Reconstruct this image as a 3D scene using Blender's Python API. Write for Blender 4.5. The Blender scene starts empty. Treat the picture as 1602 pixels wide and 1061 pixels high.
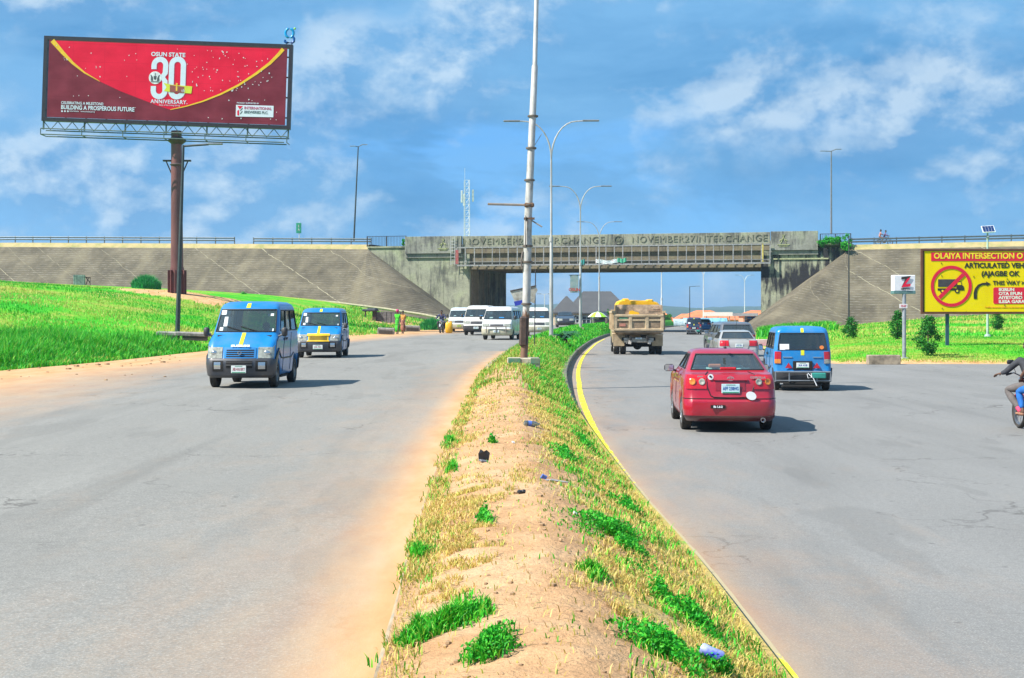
import bpy, bmesh, math, random
import numpy as np
from mathutils import Vector, Matrix, Euler, noise as mn
random.seed(7); rng = np.random.default_rng(11)
R = math.radians
scene = bpy.context.scene
COL = scene.collection

# ------------------------------------------------------------------ camera
FPX, CX, HY, CH = 2225.0, 801.0, 490.0, 2.15      # focal length in px of the 1602 px wide photo, centre, horizon, eye height
cam = bpy.data.cameras.new('camera'); camo = bpy.data.objects.new('camera', cam); COL.objects.link(camo)
camo.location = (0, 0, CH); camo.rotation_euler = (R(90), 0, 0)
cam.sensor_width = 36; cam.lens = FPX / 1602 * 36
cam.shift_y = -(530.5 - HY) / 1602
cam.clip_start = .1; cam.clip_end = 20000
scene.camera = camo

# ------------------------------------------------------------------ light
SUN_EL, SUN_AZ = 47, 0
sd = Vector((-0.93, -0.37, 0)).normalized()
to_sun = Vector((sd.x * math.cos(R(SUN_EL)), sd.y * math.cos(R(SUN_EL)), math.sin(R(SUN_EL))))
sl = bpy.data.lights.new('sun', 'SUN'); sl.energy = 4.7; sl.angle = R(.55); sl.color = (1, .955, .88)
so = bpy.data.objects.new('sun', sl); COL.objects.link(so)
so.rotation_euler = to_sun.to_track_quat('Z', 'Y').to_euler()
scene.view_settings.view_transform = 'Standard'; scene.view_settings.look = 'None'
scene.view_settings.exposure = 1.0; scene.view_settings.gamma = 1

w = bpy.data.worlds.new('World'); scene.world = w; w.use_nodes = True
nt = w.node_tree; nt.nodes.clear()
def N(nt, t, **k):
    n = nt.nodes.new(t)
    for a, b in k.items():
        if a.startswith('i_'):
            key = a[2:]
            key = int(key) if key.isdigit() else key.replace('_', ' ')
            n.inputs[key].default_value = b
        else: setattr(n, a, b)
    return n
def L(nt, a, b): nt.links.new(a, b)
def ramp(nt, fac, stops, interp='LINEAR'):
    n = nt.nodes.new('ShaderNodeValToRGB'); n.color_ramp.interpolation = interp
    e = n.color_ramp.elements
    while len(e) > 1: e.remove(e[-1])
    e[0].position = stops[0][0]; c = stops[0][1]; e[0].color = c if len(c) == 4 else (*c, 1)
    for p, c in stops[1:]:
        x = e.new(p); x.color = c if len(c) == 4 else (*c, 1)
    if fac is not None: L(nt, fac, n.inputs[0])
    return n.outputs[0]
def mixc(nt, fac, a, b, bt='MIX'):
    n = nt.nodes.new('ShaderNodeMix'); n.data_type = 'RGBA'; n.blend_type = bt; n.clamp_factor = True
    for s, v in ((0, fac), (6, a), (7, b)):
        if hasattr(v, 'is_linked') or hasattr(v, 'links'): L(nt, v, n.inputs[s])
        elif s == 0: n.inputs[0].default_value = v
        else: n.inputs[s].default_value = v if len(v) == 4 else (*v, 1)
    return n.outputs[2]
def mth(nt, op, a, b=None, clamp=False):
    n = nt.nodes.new('ShaderNodeMath'); n.operation = op; n.use_clamp = clamp
    for i, v in enumerate((a, b)):
        if v is None: continue
        if hasattr(v, 'links'): L(nt, v, n.inputs[i])
        else: n.inputs[i].default_value = v
    return n.outputs[0]
def nz(nt, vec, scale, detail=4, rough=.55, dist=0):
    n = N(nt, 'ShaderNodeTexNoise'); n.inputs['Scale'].default_value = scale; n.inputs['Detail'].default_value = detail
    n.inputs['Roughness'].default_value = rough; n.inputs['Distortion'].default_value = dist
    if vec is not None: L(nt, vec, n.inputs['Vector'])
    return n.outputs[0]
def mapn(nt, vec, scale=(1, 1, 1), loc=(0, 0, 0), rot=(0, 0, 0)):
    n = N(nt, 'ShaderNodeMapping'); n.inputs['Scale'].default_value = scale; n.inputs['Location'].default_value = loc; n.inputs['Rotation'].default_value = rot
    L(nt, vec, n.inputs['Vector']); return n.outputs[0]

tc = N(nt, 'ShaderNodeTexCoord')
sky = N(nt, 'ShaderNodeTexSky'); sky.sky_type = 'NISHITA'; sky.sun_disc = False
sky.sun_elevation = R(SUN_EL); sky.sun_rotation = math.atan2(to_sun.x, to_sun.y)
sky.air_density = 1.0; sky.dust_density = .3; sky.ozone_density = 3.5; sky.altitude = 300
v = tc.outputs['Generated']
skyc = mixc(nt, .62, mixc(nt, 1.0, sky.outputs[0], (.52, .84, 1.15), 'MULTIPLY'), (1.05, 3.6, 7.6))
# cloud decks and puffs, laid out by direction in the sky
sx = N(nt, 'ShaderNodeSeparateXYZ'); L(nt, v, sx.inputs[0]); el = sx.outputs[2]
def cn(sc, loc, s, det=6, r=.55, dist=.3): return nz(nt, mapn(nt, v, sc, loc), s, det, r, dist)
deckn = cn((2.2, 2.2, 6.5), (1.3, .4, .30), 1.5, 8, .55, .35)
deck = ramp(nt, mth(nt, 'ADD', deckn, mth(nt, 'MULTIPLY', mth(nt, 'SUBTRACT', el, .10), 1.8)), [(.44, (0, 0, 0)), (.50, (.7, .7, .7)), (.60, (1, 1, 1))])
c1 = mixc(nt, mth(nt, 'MULTIPLY', deck, .88), skyc, (.80, 2.5, 4.75))
veil = ramp(nt, cn((2.4, 2.4, 7), (7.7, 1.2, 3.4), 1.9, 8, .6, .3), [(.36, (0, 0, 0)), (.58, (.8, .8, .8))])
c1 = mixc(nt, veil, c1, (1.7, 3.9, 6.5))
pz_ = ramp(nt, cn((2.4, 2.4, 5), (3.4, 5.9, 2.6), 2.1, 3, .5), [(.34, (.10, .10, .10)), (.50, (1, 1, 1))])
b1 = cn((5, 5, 7.5), (4.1, 2.2, .9), 1.9, 11, .58, .08)
puff = mth(nt, 'MULTIPLY', ramp(nt, b1, [(.42, (0, 0, 0)), (.49, (.5, .5, .5)), (.60, (1, 1, 1))]), pz_)
b2 = cn((5, 5, 7.5), (4.05, 2.2, .98), 1.9, 11, .58, .08)
lit = ramp(nt, mth(nt, 'ADD', mth(nt, 'SUBTRACT', b1, b2), .5), [(.44, (0, 0, 0)), (.57, (1, 1, 1))])
pc_ = mixc(nt, lit, (1.3, 3.1, 5.5), (4.9, 6.1, 7.2))
c2 = mixc(nt, mth(nt, 'MULTIPLY', puff, .72), c1, pc_)
bg = N(nt, 'ShaderNodeBackground'); bg.inputs[1].default_value = .068
L(nt, c2, bg.inputs[0])
wo = N(nt, 'ShaderNodeOutputWorld'); L(nt, bg.outputs[0], wo.inputs[0])

# ------------------------------------------------------------------ helpers
def PX(px, d): return (px - CX) / FPX * d
def PZ(py, d): return CH + (HY - py) / FPX * d
def P(px, py, d): return Vector((PX(px, d), d, PZ(py, d)))

MATS = {}
def M(name, c, rough=.6, metal=0, var=.18, vs=4, c2=None, bump=0, bs=30, coat=0, spec=.5, stretch=(1, 1, 1), dirt=0, dirtc=(.30, .20, .12)):
    if name in MATS: return MATS[name]
    m = bpy.data.materials.new(name); m.use_nodes = True; t = m.node_tree
    b = t.nodes['Principled BSDF']
    b.inputs['Roughness'].default_value = rough; b.inputs['Metallic'].default_value = metal
    b.inputs['Coat Weight'].default_value = coat; b.inputs['Specular IOR Level'].default_value = spec
    co = mapn(t, N(t, 'ShaderNodeTexCoord').outputs['Object'], stretch)
    n = nz(t, co, vs, 5, .6)
    if c2 is None: c2 = tuple(x * (1 - var * 1.3) for x in c); c = tuple(min(1, x * (1 + var * .6)) for x in c)
    col = ramp(t, n, [(.34, c2), (.64, c)])
    if dirt:
        dn = nz(t, co, vs * .6 + 1.1, 6, .65)
        col = mixc(t, mth(t, 'MULTIPLY', ramp(t, dn, [(.42, (0, 0, 0)), (.72, (1, 1, 1))]), dirt), col, dirtc)
    L(t, col, b.inputs['Base Color'])
    if bump:
        bn = N(t, 'ShaderNodeBump'); bn.inputs['Strength'].default_value = bump; bn.inputs['Distance'].default_value = .02
        L(t, nz(t, co, bs, 4, .6), bn.inputs['Height']); L(t, bn.outputs[0], b.inputs['Normal'])
    MATS[name] = m; return m
def glass(name, tint, trans=.35, rough=.04, film=.08):
    if name in MATS: return MATS[name]
    m = bpy.data.materials.new(name); m.use_nodes = True; t = m.node_tree; t.nodes.clear()
    o = N(t, 'ShaderNodeOutputMaterial'); g = N(t, 'ShaderNodeBsdfGlossy'); g.inputs['Roughness'].default_value = rough; g.inputs[0].default_value = (.9, .95, 1, 1)
    tr = N(t, 'ShaderNodeBsdfTransparent'); tr.inputs[0].default_value = (*[trans * x for x in tint], 1)
    fr = N(t, 'ShaderNodeFresnel'); fr.inputs[0].default_value = 1.55
    mx = N(t, 'ShaderNodeMixShader'); L(t, mth(t, 'MULTIPLY_ADD', fr.outputs[0], .9), mx.inputs[0]); mx.inputs[0].links[0].from_node.inputs[2].default_value = .05
    df = N(t, 'ShaderNodeBsdfDiffuse'); df.inputs[0].default_value = (.22, .27, .27, 1); m2 = N(t, 'ShaderNodeMixShader'); m2.inputs[0].default_value = film
    L(t, tr.outputs[0], m2.inputs[1]); L(t, df.outputs[0], m2.inputs[2])
    L(t, m2.outputs[0], mx.inputs[1]); L(t, g.outputs[0], mx.inputs[2]); L(t, mx.outputs[0], o.inputs[0])
    MATS[name] = m; return m

def tag(o, label=None, cat=None, group=None, kind=None):
    if label: o['label'] = label
    if cat: o['category'] = cat
    if group: o['group'] = group
    if kind: o['kind'] = kind
    return o
def empty(name, loc=(0, 0, 0), rz=0, label=None, cat=None, group=None):
    o = bpy.data.objects.new(name, None); COL.objects.link(o); o.location = loc; o.rotation_euler = (0, 0, rz)
    o.empty_display_size = .2
    return tag(o, label, cat, group)
def ob(name, me, mats=None, parent=None, smooth=None):
    o = bpy.data.objects.new(name, me); COL.objects.link(o)
    if mats is not None:
        for m in (mats if isinstance(mats, (list, tuple)) else [mats]): me.materials.append(m)
    if parent is not None: o.parent = parent
    if smooth:
        me.shade_smooth(); me.set_sharp_from_angle(angle=R(smooth))
    return o
def copy_tree(o, parent=None):
    c = o.copy(); COL.objects.link(c)
    if parent is not None: c.parent = parent
    for ch in list(o.children): copy_tree(ch, c)
    return c

class MB:
    def __init__(s): s.v = []; s.f = []; s.m = []
    def add(s, vs, fs, mi=0):
        b = len(s.v); s.v += [tuple(x) for x in vs]; s.f += [tuple(b + i for i in f) for f in fs]; s.m += [mi] * len(fs); return s
    def box(s, c, d, mi=0, rot=None, bev=0, taper=1.0):
        hx, hy, hz = d[0] / 2, d[1] / 2, d[2] / 2
        if bev:
            b = min(bev, hx * .9, hy * .9, hz * .9)
            vs = []; idx = {}
            def A(p):
                k = tuple(round(x, 6) for x in p)
                if k not in idx: idx[k] = len(vs); vs.append(Vector(p))
                return idx[k]
            fs = []
            hs = (hx, hy, hz)
            for ax in range(3):
                a1, a2 = (ax + 1) % 3, (ax + 2) % 3
                for sg in (-1, 1):
                    q = []
                    for (u, w_) in ((-1, -1), (1, -1), (1, 1), (-1, 1)):
                        p = [0, 0, 0]; p[ax] = sg * hs[ax]; p[a1] = u * (hs[a1] - b); p[a2] = w_ * (hs[a2] - b); q.append(A(p))
                    fs.append(q if sg > 0 else q[::-1])
            for ax in range(3):
                a1, a2 = (ax + 1) % 3, (ax + 2) % 3
                for s1 in (-1, 1):
                    for s2 in (-1, 1):
                        q = []
                        for (k, e) in ((0, -1), (0, 1), (1, 1), (1, -1)):
                            p = [0, 0, 0]; p[ax] = e * (hs[ax] - b)
                            if k == 0: p[a1] = s1 * hs[a1]; p[a2] = s2 * (hs[a2] - b)
                            else: p[a1] = s1 * (hs[a1] - b); p[a2] = s2 * hs[a2]
                            q.append(A(p))
                        fs.append(q)
            for sx_ in (-1, 1):
                for sy in (-1, 1):
                    for sz in (-1, 1):
                        fs.append([A((sx_ * hx, sy * (hy - b), sz * (hz - b))), A((sx_ * (hx - b), sy * hy, sz * (hz - b))), A((sx_ * (hx - b), sy * (hy - b), sz * hz))])
            if taper != 1.0:
                for p in vs:
                    if p.z > 0: p.x *= taper; p.y *= taper
        else:
            vs = [Vector((x * hx, y * hy, z * hz)) for z in (-1, 1) for y in (-1, 1) for x in (-1, 1)]
            if taper != 1.0:
                for p in vs[4:]: p.x *= taper; p.y *= taper
            fs = [(0, 2, 3, 1), (4, 5, 7, 6), (0, 1, 5, 4), (2, 6, 7, 3), (0, 4, 6, 2), (1, 3, 7, 5)]
        if rot is not None:
            rm = rot.to_matrix() if isinstance(rot, Euler) else rot
            vs = [rm @ p for p in vs]
        c = Vector(c); return s.add([p + c for p in vs], fs, mi)
    def tube(s, pts, r, n=8, mi=0, cap=True):
        pts = [Vector(p) for p in pts]; rs = r if isinstance(r, (list, tuple)) else [r] * len(pts)
        rings = []; up = None
        for i, p in enumerate(pts):
            if i == 0: t = pts[1] - p
            elif i == len(pts) - 1: t = p - pts[i - 1]
            else: t = (pts[i + 1] - p).normalized() + (p - pts[i - 1]).normalized()
            t.normalize()
            if up is None: up = Vector((0, 0, 1)) if abs(t.z) < .9 else Vector((1, 0, 0))
            a = t.cross(up).normalized(); b = t.cross(a).normalized(); up = b.cross(t) if False else up
            rings.append([p + (a * math.cos(2 * math.pi * k / n) + b * math.sin(2 * math.pi * k / n)) * rs[i] for k in range(n)])
        vs = [q for rg in rings for q in rg]; fs = []
        for i in range(len(rings) - 1):
            for k in range(n):
                k2 = (k + 1) % n; fs.append((i * n + k, i * n + k2, (i + 1) * n + k2, (i + 1) * n + k))
        if cap: fs.append(tuple(range(n))[::-1]); fs.append(tuple((len(rings) - 1) * n + k for k in range(n)))
        return s.add(vs, fs, mi)
    def lathe(s, c, prof, axis='z', n=20, mi=0):
        c = Vector(c); vs = []; fs = []
        for (r, h) in prof:
            for k in range(n):
                a = 2 * math.pi * k / n; x, y = r * math.cos(a), r * math.sin(a)
                vs.append(c + (Vector((x, y, h)) if axis == 'z' else Vector((h, x, y)) if axis == 'x' else Vector((x, h, y))))
        for i in range(len(prof) - 1):
            for k in range(n):
                k2 = (k + 1) % n; fs.append((i * n + k, i * n + k2, (i + 1) * n + k2, (i + 1) * n + k))
        return s.add(vs, fs, mi)
    def prism(s, poly, z0, z1, plane='xy', mi=0):
        n = len(poly)
        def q(p, h): return {'xy': (p[0], p[1], h), 'xz': (p[0], h, p[1]), 'yz': (h, p[0], p[1])}[plane]
        vs = [q(p, z0) for p in poly] + [q(p, z1) for p in poly]
        fs = [tuple(range(n))[::-1], tuple(range(n, 2 * n))] + [(i, (i + 1) % n, n + (i + 1) % n, n + i) for i in range(n)]
        return s.add(vs, fs, mi)
    def ball(s, c, r, n=12, m=8, mi=0):
        r = r if isinstance(r, (tuple, list)) else (r, r, r); vs = []; fs = []; c = Vector(c)
        for i in range(m + 1):
            th = math.pi * i / m
            for k in range(n):
                a = 2 * math.pi * k / n; vs.append(c + Vector((r[0] * math.sin(th) * math.cos(a), r[1] * math.sin(th) * math.sin(a), r[2] * math.cos(th))))
        for i in range(m):
            for k in range(n): fs.append((i * n + k, (i + 1) * n + k, (i + 1) * n + (k + 1) % n, i * n + (k + 1) % n))
        return s.add(vs, fs, mi)
    def build(s, name, mats, parent=None, smooth=None, loc=None, rot=None):
        me = bpy.data.meshes.new(name); me.from_pydata(s.v, [], s.f)
        ms = mats if isinstance(mats, (list, tuple)) else [mats]
        if len(ms) > 1: me.polygons.foreach_set('material_index', s.m)
        me.validate()
        bm = bmesh.new(); bm.from_mesh(me); bmesh.ops.remove_doubles(bm, verts=bm.verts, dist=1e-5); bmesh.ops.recalc_face_normals(bm, faces=bm.faces); bm.to_mesh(me); bm.free()
        o = ob(name, me, ms, parent, smooth)
        if loc is not None: o.location = loc
        if rot is not None: o.rotation_euler = rot
        return o

def text(name, body, size, loc, mat, parent=None, rz=0, ext=.004, off=0, align='CENTER', sx=1, sy=1, space=1, tilt=R(90), bold=True, shear=0):
    cu = bpy.data.curves.new('t', 'FONT'); cu.body = body; cu.size = size; cu.extrude = ext; cu.align_x = align; cu.align_y = 'CENTER'
    cu.space_character = space; cu.offset = off; cu.resolution_u = 3; cu.shear = shear
    t = bpy.data.objects.new('t', cu); COL.objects.link(t)
    me = bpy.data.meshes.new_from_object(t); bpy.data.objects.remove(t)
    o = bpy.data.objects.new(name, me); COL.objects.link(o); me.materials.clear(); me.materials.append(mat)
    o.location = loc; o.rotation_euler = (tilt, 0, rz); o.scale = (sx, sy, 1)
    if parent is not None: o.parent = parent
    return o

def grid_mesh(name, V, mats, parent=None, attr=None, smooth=True, uv=None):
    """V: array (n, m, 3)"""
    n, m = V.shape[:2]; me = bpy.data.meshes.new(name)
    me.vertices.add(n * m); me.vertices.foreach_set('co', V.reshape(-1).astype(np.float32))
    i, j = np.meshgrid(np.arange(n - 1), np.arange(m - 1), indexing='ij')
    q = np.stack([i * m + j, i * m + j + 1, (i + 1) * m + j + 1, (i + 1) * m + j], -1).reshape(-1, 4)
    me.loops.add(q.size); me.loops.foreach_set('vertex_index', q.reshape(-1).astype(np.int32))
    me.polygons.add(len(q)); me.polygons.foreach_set('loop_start', (np.arange(len(q)) * 4).astype(np.int32))
    if attr:
        for k, a in attr.items():
            at = me.attributes.new(k, 'FLOAT', 'POINT'); at.data.foreach_set('value', a.reshape(-1).astype(np.float32))
    if uv is not None:
        u = me.uv_layers.new(name='UVMap'); u.data.foreach_set('uv', uv.reshape(-1, 2)[q.reshape(-1)].reshape(-1).astype(np.float32))
    me.update(); me.validate()
    if smooth: me.shade_smooth()
    return ob(name, me, mats, parent)

def blades(name, Pt, h, wd, lean, mat, parent=None, rnd=None, kind='stuff'):
    """many thin grass blades; Pt (n,3), h, wd, lean arrays"""
    n = len(Pt); a = rng.uniform(0, 2 * np.pi, n); a2 = a + rng.normal(0, .5, n) + np.pi / 2
    h = np.broadcast_to(h, n); wd = np.broadcast_to(wd, n); lean = np.broadcast_to(lean, n)
    dx = np.stack([np.cos(a), np.sin(a), np.zeros(n)], 1) * wd[:, None] / 2
    ld = np.stack([np.cos(a2), np.sin(a2), np.zeros(n)], 1)
    up = np.array([0, 0, 1.])
    mid = Pt + up * (h * .6)[:, None] + ld * (lean * h * .3)[:, None]
    tip = Pt + up * (h * np.sqrt(np.clip(1 - lean ** 2 * .55, .1, 1)))[:, None] + ld * (lean * h)[:, None]
    V = np.stack([Pt - dx, Pt + dx, mid - dx * .75, mid + dx * .75, tip], 1).reshape(-1, 3)
    me = bpy.data.meshes.new(name); me.vertices.add(n * 5); me.vertices.foreach_set('co', V.reshape(-1).astype(np.float32))
    b = (np.arange(n) * 5)[:, None]
    li = (b + np.array([0, 1, 3, 2, 2, 3, 4])[None]).reshape(-1)
    me.loops.add(len(li)); me.loops.foreach_set('vertex_index', li.astype(np.int32))
    me.polygons.add(2 * n)
    ls = ((np.arange(n) * 7)[:, None] + np.array([0, 4])[None]).reshape(-1)
    me.polygons.foreach_set('loop_start', ls.astype(np.int32))
    at = me.attributes.new('rnd', 'FLOAT', 'POINT'); at.data.foreach_set('value', np.repeat(rng.uniform(0, 1, n) if rnd is None else np.clip(rnd, 0, 1), 5).astype(np.float32))
    me.update(); me.validate()
    o = ob(name, me, mat, parent)
    if kind: o['kind'] = kind
    return o
def leafmat(name, stops, rough=.55, transl=.25):
    if name in MATS: return MATS[name]
    m = bpy.data.materials.new(name); m.use_nodes = True; t = m.node_tree; b = t.nodes['Principled BSDF']
    at = N(t, 'ShaderNodeAttribute'); at.attribute_name = 'rnd'
    col = ramp(t, at.outputs['Fac'], stops)
    L(t, col, b.inputs['Base Color']); b.inputs['Roughness'].default_value = rough; b.inputs['Specular IOR Level'].default_value = .25
    tl = N(t, 'ShaderNodeBsdfTranslucent'); L(t, col, tl.inputs[0])
    mx = N(t, 'ShaderNodeMixShader'); mx.inputs[0].default_value = transl
    o = t.nodes['Material Output']; L(t, b.outputs[0], mx.inputs[1]); L(t, tl.outputs[0], mx.inputs[2]); L(t, mx.outputs[0], o.inputs[0])
    MATS[name] = m; return m
def leaves(name, C, n, size, mat, parent=None, aspect=.5):
    """n diamond leaves scattered; C (n,3) centres"""
    n = len(C); u = rng.normal(size=(n, 3)); u /= np.linalg.norm(u, axis=1)[:, None]
    r = rng.normal(size=(n, 3)); v_ = np.cross(u, r); v_ /= np.linalg.norm(v_, axis=1)[:, None]
    s = (size * rng.uniform(.6, 1.3, n))[:, None]
    V = np.stack([C - u * s / 2, C + v_ * s * aspect / 2, C + u * s / 2, C - v_ * s * aspect / 2], 1).reshape(-1, 3)
    me = bpy.data.meshes.new(name); me.vertices.add(4 * n); me.vertices.foreach_set('co', V.reshape(-1).astype(np.float32))
    me.loops.add(4 * n); me.loops.foreach_set('vertex_index', np.arange(4 * n, dtype=np.int32))
    me.polygons.add(n); me.polygons.foreach_set('loop_start', (np.arange(n) * 4).astype(np.int32))
    at = me.attributes.new('rnd', 'FLOAT', 'POINT'); at.data.foreach_set('value', np.repeat(rng.uniform(0, 1, n), 4).astype(np.float32))
    me.update(); me.validate()
    return ob(name, me, mat, parent)

GREEN = leafmat('bright_grass', [(0, (.012, .20, .012)), (.45, (.03, .42, .015)), (.8, (.10, .52, .02)), (1, (.30, .45, .05))])
WEED = leafmat('weed_leaf', [(0, (.01, .16, .01)), (.5, (.02, .36, .02)), (1, (.10, .50, .03))])
STRAW = leafmat('dry_straw', [(0, (.42, .28, .08)), (.4, (.66, .48, .13)), (.75, (.78, .64, .24)), (.9, (.55, .56, .10)), (1, (.20, .44, .04))], transl=.4)
LAWN = leafmat('lawn_blade', [(0, (.02, .32, .015)), (.4, (.07, .46, .02)), (.65, (.28, .46, .05)), (1, (.55, .48, .12))], transl=.35)
BUSHM = leafmat('bush_leaf', [(0, (.006, .12, .02)), (.5, (.015, .25, .03)), (1, (.06, .38, .03))])
DARKLEAF = leafmat('dark_leaf', [(0, (.006, .07, .01)), (.5, (.015, .17, .02)), (1, (.06, .28, .02))])
# ------------------------------------------------------------------ ground layout
def interp(xs, ys): return lambda y: float(np.interp(y, xs, ys))
def smooth_interp(xs, ys):
    from bisect import bisect
    xs = list(xs); ys = list(ys); n = len(xs)
    d = [(ys[i + 1] - ys[i]) / (xs[i + 1] - xs[i]) for i in range(n - 1)]
    m = [d[0]] + [0 if d[i - 1] * d[i] < 0 else (d[i - 1] + d[i]) / 2 for i in range(1, n - 1)] + [d[-1]]
    def f(x):
        if x <= xs[0]: return ys[0]
        if x >= xs[-1]: return ys[-1]
        i = min(bisect(xs, x) - 1, n - 2); h = xs[i + 1] - xs[i]; t = (x - xs[i]) / h
        return (2*t**3-3*t**2+1)*ys[i] + (t**3-2*t**2+t)*h*m[i] + (-2*t**3+3*t**2)*ys[i+1] + (t**3-t**2)*h*m[i+1]
    return f
ml = smooth_interp([-5, 7, 10, 19, 30, 40, 46, 61, 69, 95, 110, 140, 160, 200, 260], [-.65, -.66, -.745, -.87, -.88, -.80, -.62, -.0, .42, 2.5, 3.9, 8.2, 11.5, 19, 31])
mr = smooth_interp([-5, 8.4, 12, 16, 27, 37, 48, 68, 90, 106, 140, 160, 200, 260], [1.6, 1.58, 1.57, 1.48, 1.42, 1.52, 1.86, 3.0, 4.7, 6.1, 9.9, 13, 20.5, 33])
gl = smooth_interp([-10, 27, 41, 46, 64, 80, 94, 122, 150, 165, 200, 260], [-15, -15, -14.7, -13.9, -12.6, -11.0, -9.8, -6.5, -4.4, -3.4, 1, 12])
gr = smooth_interp([58.9, 60.4, 66, 82, 106, 130, 150, 165, 200, 260], [95, 13.9, 14.2, 15.0, 18.2, 22.2, 26, 29.5, 38, 52])
def GR(y): return 95 if y < 58.9 else gr(y)
def zL(y): return .35 + .0035 * min(y, 150) if y < 150 else max(0.0, .875 - (y - 150) * .010)
profL = smooth_interp([0, 1.5, 8, 16, 30, 50, 90], [0, .08, 1.05, 2.6, 3.75, 4.35, 4.6])
profR = smooth_interp([0, 1, 30, 60, 90, 140], [.02, .1, .9, 1.7, 2.1, 2.3])
def sstep(a, b, x): t = min(1, max(0, (x - a) / (b - a))); return t * t * (3 - 2 * t)
def H(x, y):
    """terrain height, the sheet under everything"""
    if y > 190:
        far = 1.0
    else: far = sstep(165, 190, y)
    l, r, a, b = ml(y), mr(y), gl(y), GR(y)
    if x < a:
        k = 1 - .9 * sstep(185, 330, y)
        z = zL(y) - .06 + .05 * min(1, (a - x) / .6) + profL(a - x) * k * (.40 + .60 * sstep(38, 104, y))
    elif x < l: z = zL(y) - .06
    elif x < r: z = min(zL(y), 0) - .1 if x > (l + r) / 2 else zL(y) - .06 - (zL(y) + .04) * (x - l) / ((r - l) / 2)
    elif x < b: z = -.06
    else:
        dd = min(max(0, (y - 60)), 1e9); t = min(x - b, 200) if y > 75 else min(x - b, dd)
        t2 = max(0, min(dd, 95))
        z = -.06 + .06 * min(1, max(0, dd) / .5) + profR(min(t2, (x - b) * 3.2 + .0)) * (1 - .95 * sstep(180, 320, y))
    z -= 3.0 * sstep(232, 300, y)
    if (x < a or x > b) : z += .05 * mn.noise(Vector((x * .22, y * .22, 0))) * min(1, max(a - x, x - b) / 3)
    return z
def lines(segs):
    out = [segs[0][0]]
    for a, b, st in segs:
        n = max(1, int(round((b - a) / st))); out += [a + (b - a) * (i + 1) / n for i in range(n)]
    return np.array(out)

# terrain: one sheet out to the horizon
gx = lines([(-3000, -1000, 500), (-1000, -200, 80), (-200, -80, 8), (-80, -32, 1.6), (-32, 34, .8), (34, 80, 1.6), (80, 200, 8), (200, 1000, 80), (1000, 3000, 500)])
gy = lines([(-60, 0, 10), (0, 40, 2), (40, 180, 1.0), (180, 260, 2.5), (260, 500, 12), (500, 1200, 70), (1200, 4200, 300)])
V = np.zeros((len(gy), len(gx), 3))
for i, y in enumerate(gy):
    for j, x in enumerate(gx): V[i, j] = (x, y, H(x, y))

def groundmat():
    m = bpy.data.materials.new('ground_mix'); m.use_nodes = True; t = m.node_tree; b = t.nodes['Principled BSDF']
    co = N(t, 'ShaderNodeTexCoord').outputs['Object']
    n1 = nz(t, mapn(t, co, (1, .8, 1)), .16, 6, .62, .4); n2 = nz(t, co, 1.1, 5, .65); n3 = nz(t, co, 9, 3, .6)
    gc = ramp(t, n1, [(.30, (.03, .36, .015)), (.44, (.09, .46, .02)), (.53, (.30, .42, .05)), (.66, (.46, .38, .10))])
    gc = mixc(t, ramp(t, n2, [(.42, (0, 0, 0)), (.70, (.6, .6, .6))]), gc, (.035, .42, .015))
    gc = mixc(t, ramp(t, n3, [(.3, (.35, .35, .35)), (.6, (0, 0, 0))]), gc, (.02, .14, .01))
    a = N(t, 'ShaderNodeAttribute'); a.attribute_name = 'soil'
    sc = ramp(t, nz(t, co, 1.6, 5, .6), [(.3, (.50, .25, .10)), (.65, (.66, .42, .22))])
    f = mth(t, 'ADD', a.outputs['Fac'], mth(t, 'MULTIPLY', mth(t, 'SUBTRACT', n2, .5), 1.1))
    col = mixc(t, ramp(t, f, [(.42, (0, 0, 0)), (.6, (1, 1, 1))]), gc, sc)
    L(t, col, b.inputs['Base Color']); b.inputs['Roughness'].default_value = .95; b.inputs['Specular IOR Level'].default_value = .1
    bn = N(t, 'ShaderNodeBump'); bn.inputs['Strength'].default_value = .8; bn.inputs['Distance'].default_value = .12
    L(t, mth(t, 'ADD', n3, n2), bn.inputs['Height']); L(t, bn.outputs[0], b.inputs['Normal'])
    return m
soil = np.zeros(V.shape[:2])
BBD = 105.0; BBX = PX(277, BBD)
for i, y in enumerate(gy):
    for j, x in enumerate(gx):
        s = 0
        a, b = gl(y), GR(y)
        if a - .9 < x < b: s = 1
        if x <= a - .9: s = max(0, 1 - (a - .9 - x) / 1.6) * .6
        if y > 330: s = max(s, .35)
        e = ((x - BBX - 1.5) / 7.5) ** 2 + ((y - BBD - 2) / 7) ** 2     # bare red earth round the billboard foot
        s = max(s, 1.25 - e) if e < 1.2 else s
        e2 = ((x + 9.5) / 4.5) ** 2 + ((y - 128) / 16) ** 2
        if e2 < 1.3 and x < a: s = max(s, 1.0 - e2 * .6)
        if e < 1: V[i, j, 2] += .35 * (1 - e) * (1 + .5 * mn.noise(Vector((x, y, 3))))
        if x > b and y < 61.2: s = max(s, .85)
        soil[i, j] = min(s, 1.2)
tag(grid_mesh('ground', V, groundmat(), attr={'soil': soil}), kind='structure')
def HG(x, y):
    z = H(x, y); e = ((x - BBX - 1.5) / 7.5) ** 2 + ((y - BBD - 2) / 7) ** 2
    return z + (.35 * (1 - e) if e < 1 else 0)

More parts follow.
